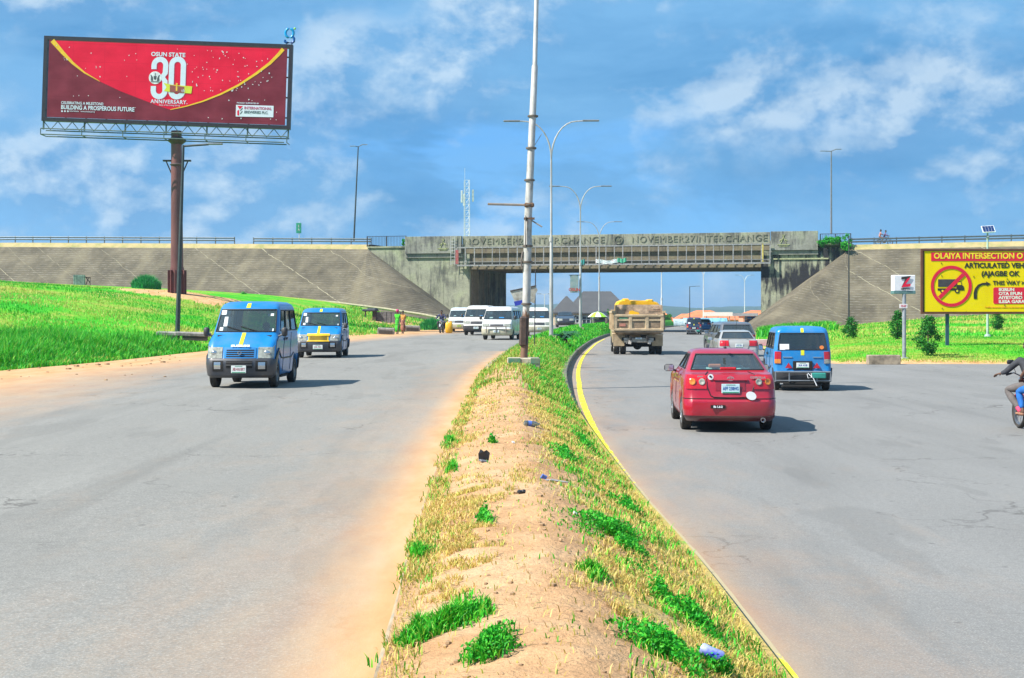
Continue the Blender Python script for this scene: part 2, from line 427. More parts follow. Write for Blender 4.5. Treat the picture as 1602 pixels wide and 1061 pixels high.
# ------------------------------------------------------------------ roads
def roadmat(name, tone):
    m = bpy.data.materials.new(name); m.use_nodes = True; t = m.node_tree; b = t.nodes['Principled BSDF']
    co = N(t, 'ShaderNodeTexCoord').outputs['Object']
    fine = nz(t, co, 62, 3, .8); mid = nz(t, co, 14, 4, .65); low = nz(t, mapn(t, co, (.55, .13, 1)), 1.0, 5, .6, .4)
    c = ramp(t, low, [(.30, tuple(x * .88 for x in tone)), (.52, tone), (.72, tuple(x * 1.1 for x in tone))])
    c = mixc(t, ramp(t, fine, [(.30, (.62, .62, .62)), (.5, (0, 0, 0))]), c, tuple(x * .45 for x in tone))
    c = mixc(t, ramp(t, fine, [(.55, (0, 0, 0)), (.70, (.6, .6, .6))]), c, tuple(min(1, x * 2.2) for x in tone))
    c = mixc(t, ramp(t, mid, [(.38, (.28, .28, .28)), (.55, (0, 0, 0))]), c, tuple(x * .6 for x in tone))
    # dark oil / rubber streaks running along the lanes
    st = nz(t, mapn(t, co, (.9, .07, 1), (3, 1, 0)), 1.3, 4, .6, .2)
    c = mixc(t, ramp(t, st, [(.56, (0, 0, 0)), (.75, (.38, .38, .38))]), c, tuple(x * .55 for x in tone))
    # fine cracks
    vo = N(t, 'ShaderNodeTexVoronoi'); vo.feature = 'DISTANCE_TO_EDGE'; vo.inputs['Scale'].default_value = .32
    dv = N(t, 'ShaderNodeVectorMath'); dv.operation = 'MULTIPLY_ADD'; dn = N(t, 'ShaderNodeTexNoise'); dn.inputs['Scale'].default_value = 1.6; dn.inputs['Detail'].default_value = 6; L(t, co, dn.inputs['Vector'])
    L(t, dn.outputs[1], dv.inputs[0]); dv.inputs[1].default_value = (1.6, 1.6, 0); L(t, co, dv.inputs[2]); L(t, dv.outputs[0], vo.inputs['Vector'])
    cr = ramp(t, vo.outputs[0], [(.003, (1, 1, 1)), (.008, (0, 0, 0))]); crm = ramp(t, nz(t, co, .22, 2), [(.47, (0, 0, 0)), (.58, (.6, .6, .6))])
    pt = nz(t, mapn(t, co, (.7, .16, 1), (9, 2, 0)), 1.0, 3, .5); c = mixc(t, ramp(t, pt, [(.60, (0, 0, 0)), (.625, (.28, .28, .28))]), c, tuple(x * .62 for x in tone))
    tk = N(t, 'ShaderNodeTexVoronoi'); tk.inputs['Scale'].default_value = 1.7; L(t, co, tk.inputs['Vector']); c = mixc(t, ramp(t, tk.outputs[0], [(.035, (.6, .6, .6)), (.07, (0, 0, 0))]), c, tuple(x * .35 for x in tone))
    c = mixc(t, mth(t, 'MULTIPLY', cr, crm), c, (.05, .045, .04))
    # sand and dust by distance from the edges
    a = N(t, 'ShaderNodeAttribute'); a.attribute_name = 'sand'
    sn = nz(t, mapn(t, co, (1, .35, 1)), 1.4, 6, .68, .3); sn2 = nz(t, co, 60, 3, .7)
    f = mth(t, 'ADD', a.outputs['Fac'], mth(t, 'MULTIPLY', mth(t, 'SUBTRACT', sn, .5), .42))
    f = mth(t, 'ADD', f, mth(t, 'MULTIPLY', mth(t, 'SUBTRACT', sn2, .5), .35))
    sandc = ramp(t, nz(t, mapn(t, co, (1, .3, 1)), 1.8, 5, .65), [(.3, (.47, .235, .10)), (.5, (.51, .295, .14)), (.7, (.52, .35, .195))])
    c = mixc(t, ramp(t, f, [(.06, (0, 0, 0)), (.40, (.42, .42, .42)), (.85, (1, 1, 1))]), c, sandc)
    L(t, c, b.inputs['Base Color']); b.inputs['Roughness'].default_value = .88; b.inputs['Specular IOR Level'].default_value = .25
    bn = N(t, 'ShaderNodeBump'); bn.inputs['Strength'].default_value = .35; bn.inputs['Distance'].default_value = .01
    L(t, fine, bn.inputs['Height']); L(t, bn.outputs[0], b.inputs['Normal'])
    return m
ys = lines([(-6, 60, .5), (60, 170, 1.2), (170, 230, 3)])
K = 44
V = np.zeros((len(ys), K + 1, 3)); S = np.zeros((len(ys), K + 1))
for i, y in enumerate(ys):
    a, b = gl(y), ml(y) + .03
    for k in range(K + 1):
        u = k / K; x = a + (b - a) * u
        V[i, k] = (x, y, zL(y) + .006 * mn.noise(Vector((x * .5, y * .2, 0))))
        dl, dr = x - a, b - x
        wl = np.interp(y, [0, 27, 50, 70, 90, 125, 160], [8, 6.8, 5.0, 3.0, 4.2, 8.0, 3])
        S[i, k] = max(1.15 - dl / wl, (1.05 - dr / .75) if y < 60 else 0.3 - dr, .46 * math.exp(-dr / 1.1) if y < 60 else 0, 0)
tag(grid_mesh('left_carriageway', V, roadmat('asphalt_left', (.225, .218, .198)), attr={'sand': S}), kind='structure')
K = 70
ys2 = np.unique(np.concatenate([ys, lines([(56, 62, .25)])]))
V = np.zeros((len(ys2), K + 1, 3)); S = np.zeros((len(ys2), K + 1))
for i, y in enumerate(ys2):
    a, b = mr(y) - .03, GR(y)
    for k in range(K + 1):
        u = k / K; x = a + (b - a) * (u ** 1.0 if b < 40 else u ** 1.9)
        V[i, k] = (x, y, .004 * mn.noise(Vector((x * .5, y * .2, 5))))
        dl, dr = x - a, b - x
        S[i, k] = max(.62 - dl / .7, .26 * math.exp(-dl / 1.1), (.9 - dr / .8) if y > 58 else (.8 - max(0, 59.5 - y) / 1.2 if x > 13 else 0), 0)
tag(grid_mesh('right_carriageway', V, roadmat('asphalt_right', (.208, .204, .194)), attr={'sand': S}), kind='structure')

# yellow edge line beside the right kerb
yel = bpy.data.materials.new('yellow_road_paint'); yel.use_nodes = True; t = yel.node_tree; b = t.nodes['Principled BSDF']; co = N(t, 'ShaderNodeTexCoord').outputs['Object']
wa = N(t, 'ShaderNodeAttribute'); wa.attribute_name = 'wear'
wf = mth(t, 'ADD', wa.outputs['Fac'], mth(t, 'MULTIPLY', mth(t, 'SUBTRACT', nz(t, mapn(t, co, (3, 1, 1)), 3.2, 6, .72), .5), 1.5))
yc = ramp(t, nz(t, co, 7, 5, .7), [(.35, (.50, .44, .05)), (.55, (.68, .60, .04)), (.7, (.74, .66, .06))])
yc = mixc(t, ramp(t, wf, [(.42, (0, 0, 0)), (.55, (.95, .95, .95))]), yc, (.36, .30, .20))
L(t, yc, b.inputs[0]); b.inputs['Roughness'].default_value = .85; b.inputs['Specular IOR Level'].default_value = .15
yy = lines([(4, 60, .4), (60, 118, 1)])
V = np.zeros((len(yy), 3, 3)); Wr = np.zeros((len(yy), 3))
for i, y in enumerate(yy):
    e = mr(y) + .02 + (0 if y < 24 else min(.28, (y - 24) * .014)); wd_ = .085 + max(0, min(.06, (y - 18) * .004)); j_ = .012 * mn.noise(Vector((y * 2.3, 0, 0)))
    for k in range(3): V[i, k] = (e + (wd_ + j_) * k / 2, y, .009); Wr[i, k] = np.interp(y, [4, 8.6, 9.2, 10.5, 15, 18, 22, 60, 118], [.3, .3, .6, .85, .8, .55, .34, .26, .4]) + (.08 if k != 1 else 0)
tag(grid_mesh('edge_line', V, yel, attr={'wear': Wr}), kind='structure')

# ------------------------------------------------------------------ median
def crest(y): return np.interp(y, [0, 8, 20, 40, 72, 110, 160], [.56, .58, .62, .72, .95, 1.02, 1.0])
def HM(x, y):
    l, r = ml(y) + .12, mr(y) - .16
    u = (x - l) / max(.01, (r - l)); u = min(1, max(0, u)); c = .42
    zl, zr, zc = zL(y) + .07, .13, crest(y)
    if u < c: t = u / c; z = zl + (zc - zl) * (1 - (1 - t) ** 1.7)
    else: t = (u - c) / (1 - c); z = zr + (zc - zr) * (1 - t ** 1.35)
    e = min(1, min(u, 1 - u) / .12)
    if y < 62:
        rg = mn.noise(Vector((x * 1.1, y * 2.2, 0))) * .035 + mn.noise(Vector((x * 4, y * 6, 1))) * .018 + abs(mn.noise(Vector((x * 1.6 + 3, y * 3.1, 2)))) * .045 + mn.noise(Vector((x * 13, y * 15, 4))) * .007
        z += rg * e
    else: z += mn.noise(Vector((x * .8, y * .6, 0))) * .06 * e
    return z
ym = lines([(3.5, 26, .055), (26, 62, .16), (62, 230, 1.2)]); K = 44
V = np.zeros((len(ym), K + 1, 3)); G = np.zeros((len(ym), K + 1))
for i, y in enumerate(ym):
    l, r = ml(y) + .02, mr(y) - .03
    for k in range(K + 1):
        u = k / K; x = l + (r - l) * u
        z = HM(x, y)
        V[i, k] = (x, y, z)
        g = mn.noise(Vector((x * .9, y * .35, 9))) * .5 + .5
        rr_ = (u - .52) * 1.7
        G[i, k] = min(1, max(0, rr_ + (g - .5) * .9)) if y < 60 else 1 if y > 74 else max(.3, (y - 60) / 14)
def soilmat():
    m = bpy.data.materials.new('median_soil'); m.use_nodes = True; t = m.node_tree; b = t.nodes['Principled BSDF']
    co = N(t, 'ShaderNodeTexCoord').outputs['Object']
    c = ramp(t, nz(t, co, 1.3, 6, .62, .3), [(.3, (.40, .225, .11)), (.5, (.485, .295, .155)), (.7, (.55, .37, .215))])
    c = mixc(t, ramp(t, nz(t, co, 9, 5, .7), [(.30, (.55, .55, .55)), (.48, (0, 0, 0))]), c, (.33, .19, .10))
    c = mixc(t, ramp(t, nz(t, co, 45, 3, .7), [(.62, (0, 0, 0)), (.78, (.5, .5, .5))]), c, (.70, .54, .36))
    vo = N(t, 'ShaderNodeTexVoronoi'); vo.inputs['Scale'].default_value = 11; L(t, co, vo.inputs['Vector'])
    c = mixc(t, ramp(t, vo.outputs[0], [(.05, (.7, .7, .7)), (.10, (0, 0, 0))]), c, (.28, .20, .14))
    a = N(t, 'ShaderNodeAttribute'); a.attribute_name = 'veg'
    n = nz(t, co, 5, 6, .7); f = mth(t, 'ADD', a.outputs['Fac'], mth(t, 'MULTIPLY', mth(t, 'SUBTRACT', n, .5), 1.2))
    vg = ramp(t, nz(t, co, 2.2, 4, .6), [(.35, (.30, .34, .06)), (.55, (.44, .33, .11)), (.7, (.10, .34, .03))])
    far = N(t, 'ShaderNodeSeparateXYZ'); L(t, co, far.inputs[0])
    fr = N(t, 'ShaderNodeMapRange'); fr.inputs[1].default_value = 66; fr.inputs[2].default_value = 80; L(t, far.outputs[1], fr.inputs[0])
    vg = mixc(t, fr.outputs[0], vg, (.04, .40, .02))
    c = mixc(t, ramp(t, f, [(.35, (0, 0, 0)), (.6, (.85, .85, .85))]), c, vg)
    L(t, c, b.inputs['Base Color']); b.inputs['Roughness'].default_value = .95; b.inputs['Specular IOR Level'].default_value = .1
    bn = N(t, 'ShaderNodeBump'); bn.inputs['Strength'].default_value = .9; bn.inputs['Distance'].default_value = .03
    L(t, mth(t, 'ADD', nz(t, co, 22, 5, .7), nz(t, co, 6, 4, .6)), bn.inputs['Height']); L(t, bn.outputs[0], b.inputs['Normal'])
    return m
tag(grid_mesh('median_ground', V, soilmat(), attr={'veg': G}), kind='structure')
# kerbs
kc = M('kerb_concrete', (.25, .22, .16), .9, var=.35, vs=3, bump=.5, bs=18, dirt=.95, dirtc=(.43, .29, .155))
kc2 = M('kerb_dark', (.16, .15, .13), .9, var=.4, vs=2.5, bump=.5, bs=18, dirt=.5, dirtc=(.34, .30, .10))
def kerb(name, fx, side, zb, zt, mat, ysk, wid=.15):
    V = np.zeros((len(ysk), 4, 3))
    for i, y in enumerate(ysk):
        x = fx(y) + .012 * mn.noise(Vector((y * .6, side, 0))); b_ = zb(y); tt = zt(y) + .008 * mn.noise(Vector((y * 1.3, side, 1)))
        V[i] = [(x, y, b_), (x, y, tt - .015), (x - side * .015, y, tt), (x - side * wid, y, tt)]
    if side > 0: V = V[:, ::-1]
    o = grid_mesh(name, V, mat, smooth=False); return tag(o, kind='structure')
kys = lines([(3.5, 60, .3), (60, 230, 1.5)])
kerb('kerb_left', ml, -1, lambda y: zL(y) - .05, lambda y: zL(y) + .045 + .02 * sstep(14, 8, y) if y < 40 else zL(y) + .14, kc, kys)
kerb('kerb_right', mr, 1, lambda y: -.05, lambda y: .06 if y < 20 else .06 + .16 * sstep(24, 46, y), kc2, kys)
# kerb along the lawn front, mostly buried
for (x0, y0, x1, y1) in ((15.2, 60.3, 19.5, 60.2),):
    pass

# ------------------------------------------------------------------ hills
rows = []
for k in range(14):
    d = 1500 + 160 * k
    rows.append([(x, d, -3 + (1 - abs(k - 8) / 8.5) * 34 * (.55 + .45 * mn.noise(Vector((x * .0019, k * .12, 3))) + .12 * mn.noise(Vector((x * .01, k * .3, 5)))) + 2.2 * mn.noise(Vector((x * .05, k, 8)))) for x in np.arange(-2600, 2600, 16)])
tag(grid_mesh('hills', np.array(rows), M('hill_forest', (.035, .085, .05), .95, var=.4, vs=.03)), kind='structure')
# ------------------------------------------------------------------ overpass bridge
A0 = Vector((PX(735, 164), 164, 0)); A1 = Vector((PX(1190, 156), 156, 0))
ax = (A1 - A0).normalized(); bk = Vector((-ax.y, ax.x, 0)); BRZ = math.atan2(ax.y, ax.x); BLEN = (A1 - A0).length
def ufp(px, v=0):
    """distance along the bridge face seen at photo column px"""
    k = (px - CX) / FPX; o = A0 + bk * v
    return (k * o.y - o.x) / (ax.x - k * ax.y)
def zfp(px, py, v=0):
    u = ufp(px, v); return PZ(py, (A0 + ax * u + bk * v).y)
def concrete(name, c, stain=.6, stainc=(.035, .035, .04), vert=True, sc=1.0, thr=.5):
    if name in MATS: return MATS[name]
    m = bpy.data.materials.new(name); m.use_nodes = True; t = m.node_tree; b = t.nodes['Principled BSDF']
    co = N(t, 'ShaderNodeTexCoord').outputs['Object']
    col = ramp(t, nz(t, co, .5 * sc, 6, .65), [(.3, tuple(x * .72 for x in c)), (.5, c), (.7, (c[0] * 1.12, c[1] * 1.2, c[2] * 1.0))])
    col = mixc(t, ramp(t, nz(t, co, 3.2 * sc, 5, .7), [(.35, (.5, .5, .5)), (.55, (0, 0, 0))]), col, tuple(x * .6 for x in c))
    s1 = nz(t, mapn(t, co, (1.5 * sc, 1.5 * sc, .22 * sc), (2, 2, 2)), 1.6, 6, .7); s2 = nz(t, mapn(t, co, (.22, .22, .30)), 1.0, 4, .6)
    f = mth(t, 'ADD', mth(t, 'MULTIPLY', s1, .55), mth(t, 'MULTIPLY', s2, .6))
    col = mixc(t, mth(t, 'MULTIPLY', ramp(t, f, [(thr + .02, (0, 0, 0)), (thr + .13, (1, 1, 1))]), stain), col, stainc)
    bl = nz(t, mapn(t, co, (3, 3, 6)), 1.4, 4, .8); 
    col = mixc(t, mth(t, 'MULTIPLY', ramp(t, bl, [(.56, (0, 0, 0)), (.64, (1, 1, 1))]), stain * .5), col, (.09, .085, .08))
    L(t, col, b.inputs['Base Color']); b.inputs['Roughness'].default_value = .92; b.inputs['Specular IOR Level'].default_value = .2
    bn = N(t, 'ShaderNodeBump'); bn.inputs['Strength'].default_value = .5; bn.inputs['Distance'].default_value = .04
    L(t, nz(t, co, 6, 5, .7), bn.inputs['Height']); L(t, bn.outputs[0], b.inputs['Normal'])
    MATS[name] = m; return m
cWing = concrete('wing_concrete', (.33, .34, .245), .7, thr=.545)
cPar = concrete('parapet_concrete', (.29, .29, .225), .7, thr=.55, sc=1.4)
cParD = concrete('parapet_dark', (.27, .27, .235), .7, thr=.54, sc=1.4)
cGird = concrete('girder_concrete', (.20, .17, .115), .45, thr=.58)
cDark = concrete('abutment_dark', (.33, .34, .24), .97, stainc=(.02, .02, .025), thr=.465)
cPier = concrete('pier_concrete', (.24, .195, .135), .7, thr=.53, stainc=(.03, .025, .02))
bridge = empty('overpass_bridge', A0, BRZ, 'weathered concrete road bridge with raised lettering along its parapet', 'bridge')
def BB(mb, px0, px1, y0, y1, v0, v1, mi=0, bev=0):
    """box on the bridge face between photo columns and rows, v0..v1 deep"""
    u0, u1 = ufp(px0), ufp(px1); pm = (px0 + px1) / 2; z0, z1 = zfp(pm, y1), zfp(pm, y0)
    mb.box(((u0 + u1) / 2, (v0 + v1) / 2, (z0 + z1) / 2), (u1 - u0, v1 - v0, z1 - z0), mi, bev=bev); return mb
WID = 17.0
ztop = PZ(368.3, 164); 
# girders and deck (level, all at one height)
zsl, zgt, zgb = 9.25, 9.25, 7.25
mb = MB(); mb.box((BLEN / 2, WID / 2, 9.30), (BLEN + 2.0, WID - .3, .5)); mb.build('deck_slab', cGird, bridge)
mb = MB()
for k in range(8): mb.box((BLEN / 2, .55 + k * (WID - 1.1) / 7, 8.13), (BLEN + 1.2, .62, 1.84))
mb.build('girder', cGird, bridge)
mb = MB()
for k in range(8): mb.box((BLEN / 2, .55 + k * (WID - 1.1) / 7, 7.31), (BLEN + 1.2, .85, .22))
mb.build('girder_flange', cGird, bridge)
# parapets
uL, uM0, uM1, uR = ufp(635), ufp(724), ufp(1205), ufp(1280)
def par(name, u0, u1, z0, z1, v0, v1, mat):
    mb = MB(); n = max(1, round((u1 - u0) / 6.2))
    for k in range(n):
        a = u0 + (u1 - u0) * k / n; b = u0 + (u1 - u0) * (k + 1) / n
        mb.box(((a + b) / 2, (v0 + v1) / 2, (z0 + z1) / 2), (b - a - .025, v1 - v0, z1 - z0), bev=.02)
    return mb.build(name, mat, bridge)
ZP = 11.02
par('parapet', uM0, uM1, 9.72, ZP, -.16, .12, cPar)
par('slab_edge', uM0 - .5, uM1 + .5, 9.02, 9.715, -.05, .20, cGird)
par('end_parapet', uL, uM0 - .06, 9.05, ZP + .02, -.42, .05, cParD)
par('end_parapet', uM1 + .06, uR, 9.0, ZP + .05, -.42, .05, cParD)
mb = MB(); mb.box(((uL + uM0) / 2, .1, 8.8), (uM0 - uL, .6, .44)); mb.build('corbel', cParD, bridge)
mb = MB(); mb.box(((uR + uM1) / 2, .1, 8.75), (uR - uM1, .6, .44)); mb.build('corbel', cParD, bridge)
par('far_parapet', uL, uR, 9.55, ZP - .05, WID - .1, WID + .15, cParD)
# raised lettering
let = concrete('letter_concrete', (.24, .24, .175), .6, thr=.5)
for (p0, p1, s) in ((726, 946, 'NOVEMBER27INTERCHANGE'), (989, 1200, 'NOVEMBER27INTERCHANGE')):
    u0, u1 = ufp(p0), ufp(p1)
    o = text('lettering', s, 1.02, ((u0 + u1) / 2, -.17, 10.36), let, bridge, ext=.05, off=.0, space=1.14)
    wdt = o.dimensions.x if o.dimensions.x > 0 else 1
    xs_ = [v_.co.x for v_ in o.data.vertices]; o.scale = ((u1 - u0) / (max(xs_) - min(xs_)), 1.0, 1)
mb = MB(); ue = ufp(968)
mb.lathe((ue, -.17, 10.38), [(.40, 0), (.40, -.09), (.50, -.09), (.50, 0)], 'y', 24)
for (a, b_) in (((-.2, -.16), (-.05, .2)), ((.2, -.16), (.05, .2)), ((-.24, -.05), (.24, -.05)), ((0, -.2), (0, .24)), ((-.24, .12), (-.1, -.22)), ((.24, .12), (.1, -.22))):
    mb.tube([(ue + a[0], -.20, 10.38 + a[1]), (ue + b_[0], -.20, 10.38 + b_[1])], .035, 5)
mb.build('round_emblem', let, bridge)
for pe in (695, 1226):      # small painted crests on the end parapets
    u = ufp(pe); mb = MB(); mi = M('crest_relief', (.33, .35, .18), .9, var=.4)
    for s in (-1, 1):
        mb.tube([(u + s * .30, -.44, 9.75), (u - s * .12, -.44, 10.72)], .05, 5); mb.tube([(u + s * .05, -.44, 10.25), (u + s * .42, -.44, 10.05)], .05, 5)
    mb.box((u, -.44, 9.62), (1.3, .06, .09)); mb.box((u, -.44, 9.45), (1.0, .06, .07))
    mb.build('crest', mi, bridge)
# abutments: wing walls on the face plane, inner walls running back under the deck
def wall(name, u0, u1, v0, v1, z0, z1, mat): 
    mb = MB(); n = max(1, round((u1 - u0) / 3.2)) if u1 - u0 > 3 else 1
    for k in range(n):
        a = u0 + (u1 - u0) * k / n; b = u0 + (u1 - u0) * (k + 1) / n
        mb.box(((a + b) / 2, (v0 + v1) / 2, (z0 + z1) / 2), (b - a - .03, v1 - v0, z1 - z0))
    return mb.build(name, mat, bridge)
wall('wing_wall', ufp(575), -.02, 0.0, .8, -.5, 9.78, cWing)
mb = MB(); mb.box(((ufp(575) + uL) / 2, .3, 9.88), (uL - ufp(575), .9, .18)); mb.build('coping', cWing, bridge)
mb = MB(); mb.box(((ufp(1331) + uR) / 2, .3, 9.66), (ufp(1331) - uR, .9, .3)); mb.build('coping', cWing, bridge)
wall('wing_wall', BLEN + .02, ufp(1332), 0.0, .8, -.5, 9.3, cDark)
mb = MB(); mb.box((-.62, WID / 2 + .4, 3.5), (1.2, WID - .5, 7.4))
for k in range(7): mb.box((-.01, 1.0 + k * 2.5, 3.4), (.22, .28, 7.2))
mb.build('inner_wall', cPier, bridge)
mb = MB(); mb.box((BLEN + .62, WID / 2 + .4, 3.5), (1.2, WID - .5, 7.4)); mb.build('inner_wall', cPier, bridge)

# small wall-mounted ledge frame at right
mb = MB(); u0, u1 = ufp(1210), ufp(1296)
mb.box(((u0 + u1) / 2, -.06, zfp(1250, 405)), (u1 - u0, .12, .14)); mb.build('ledge', M('ledge_pale', (.34, .36, .2), .9), bridge)
# steel walkway frame for banners hung before the girder
stl = M('galvanised_frame', (.30, .31, .32), .55, .3, var=.3, vs=5, dirt=.35)
fr_ = empty('steel_gantry', A0, BRZ, 'long grey steel gantry of thin posts fixed before the bridge girder', 'gantry')
z0a, z0b = 9.72, 9.62; zb = 7.62
f0, f1 = ufp(718), ufp(1206)
mb = MB(); mb.box(((f0 + f1) / 2, -.75, z0a - .05), (f1 - f0, .12, .13)); mb.build('top_rail', stl, fr_)
mb = MB(); mb.box(((f0 + f1) / 2, -.75, zb), (f1 - f0, .14, .16)); mb.box(((f0 + f1) / 2, -.80, zb + .40), (f1 - f0, .05, .05)); mb.box(((f0 + f1) / 2, -.45, zb - .03), (f1 - f0, .5, .05)); mb.build('bottom_rail', stl, fr_)
n = 35
pm = MB(); pm.box((0, 0, (z0a + zb) / 2), (.09, .09, z0a - zb - .1)); first = pm.build('post', stl, fr_)
br = MB(); br.box((0, 0, 0), (.26, .16, .14)); 
random.seed(3)
for k in range(n + 1):
    u = f0 + .05 + (f1 - f0 - .1) * k / n
    o = first if k == 0 else first.copy()
    if k: COL.objects.link(o)
    o.location = (u, -.75, 0); o.rotation_euler = (0, random.uniform(-.012, .012), 0); o.scale = (random.choice((.75, 1, 1.35)), 1, 1)
mb = MB(); mb.box((f0 - .0, -.81, 8.6), (.35, .03, 1.6)); mb.build('torn_panel', M('torn_red', (.30, .05, .06), .7, dirt=.6), fr_)
mb = MB(); mb.box((ufp(1194), -.76, 8.75), (.16, .1, 2.0)); mb.build('yellow_post', M('post_yellow', (.48, .40, .10), .7), fr_)
# ladder at the left end
mb = MB()
for du in (-.25, .25): mb.tube([(ufp(711) + du, -.62, 7.7), (ufp(711) + du, -.62, 11.0)], .04, 6)
for k in range(9): mb.tube([(ufp(711) - .25, -.62, 7.9 + k * .36), (ufp(711) + .25, -.62, 7.9 + k * .36)], .025, 5)
lad = mb.build('access_ladder', M('pale_paint', (.42, .44, .44), .6)); lad.location = A0; lad.rotation_euler = (0, 0, BRZ)
tag(lad, 'pale narrow access ladder at the left end of the bridge lettering', 'ladder')
# drooping banners on the lower rail
def banner(name, px0, px1, py, h, cols, label, sag=.1):
    u0, u1 = ufp(px0), ufp(px1); zc = zfp((px0 + px1) / 2, py); V = np.zeros((7, 15, 3))
    for i in range(7):
        for j in range(15):
            a = j / 14; V[i, j] = (u0 + (u1 - u0) * a, -.86 - .05 * math.sin(a * 17), zc + h / 2 - h * i / 6 - sag * math.sin(a * math.pi) + .05 * math.sin(a * 9))
    o = grid_mesh(name, V, cols); o.location = A0; o.rotation_euler = (0, 0, BRZ); return tag(o, label, 'banner')
wb = bpy.data.materials.new('white_banner'); wb.use_nodes = True; t = wb.node_tree; b = t.nodes['Principled BSDF']
c = ramp(t, nz(t, mapn(t, N(t, 'ShaderNodeTexCoord').outputs['Object'], (4, 1, 9)), 1.6, 3), [(.46, (.62, .66, .66)), (.5, (.1, .3, .35)), (.55, (.6, .62, .6)), (.62, (.5, .1, .1))], 'CONSTANT'); L(t, c, b.inputs[0])
banner('banner', 934, 970, 409, .42, wb, 'long white printed banner tied to the bridge frame')
banner('banner', 968, 982, 407.5, .45, M('banner_green', (.05, .33, .2), .7), 'small green banner end tied beside the long white banner', .05)
banner('banner', 909, 917, 410, .55, M('banner_teal', (.03, .28, .25), .7), 'small teal banner scrap on the bridge frame beside a lamp pole', .05)
# railing at the left end and overgrown railing at the right end
rl = M('black_rail', (.035, .035, .04), .5)
def railing(px0, px1, y0, y1, label, nb, v=.3):
    u0, u1 = ufp(px0), ufp(px1); z1, z0 = zfp(px0, y0), zfp(px0, y1)
    e = empty('railing', A0 + ax * u0 + bk * v + Vector((0, 0, z0)), BRZ, label, 'railing'); Lr = u1 - u0; hh = z1 - z0
    mb = MB()
    for z in (.05, hh): mb.box((Lr / 2, 0, z), (Lr, .06, .06))
    mb.build('rail', rl, e)
    mb = MB()
    for k in range(nb): mb.box((Lr * (k + .5) / nb, 0, hh / 2), (.03, .03, hh))
    mb.build('bars', rl, e)
    for k in range(3): mb = MB(); mb.box((Lr * k / 2, 0, hh / 2), (.09, .09, hh + .06)); mb.build('post', rl, e)
railing(573, 634, 370, 387, 'black vertical bar railing at the left end of the bridge', 26)
railing(1283, 1331, 366, 383, 'black railing under green creeper at the right end of the bridge', 20)

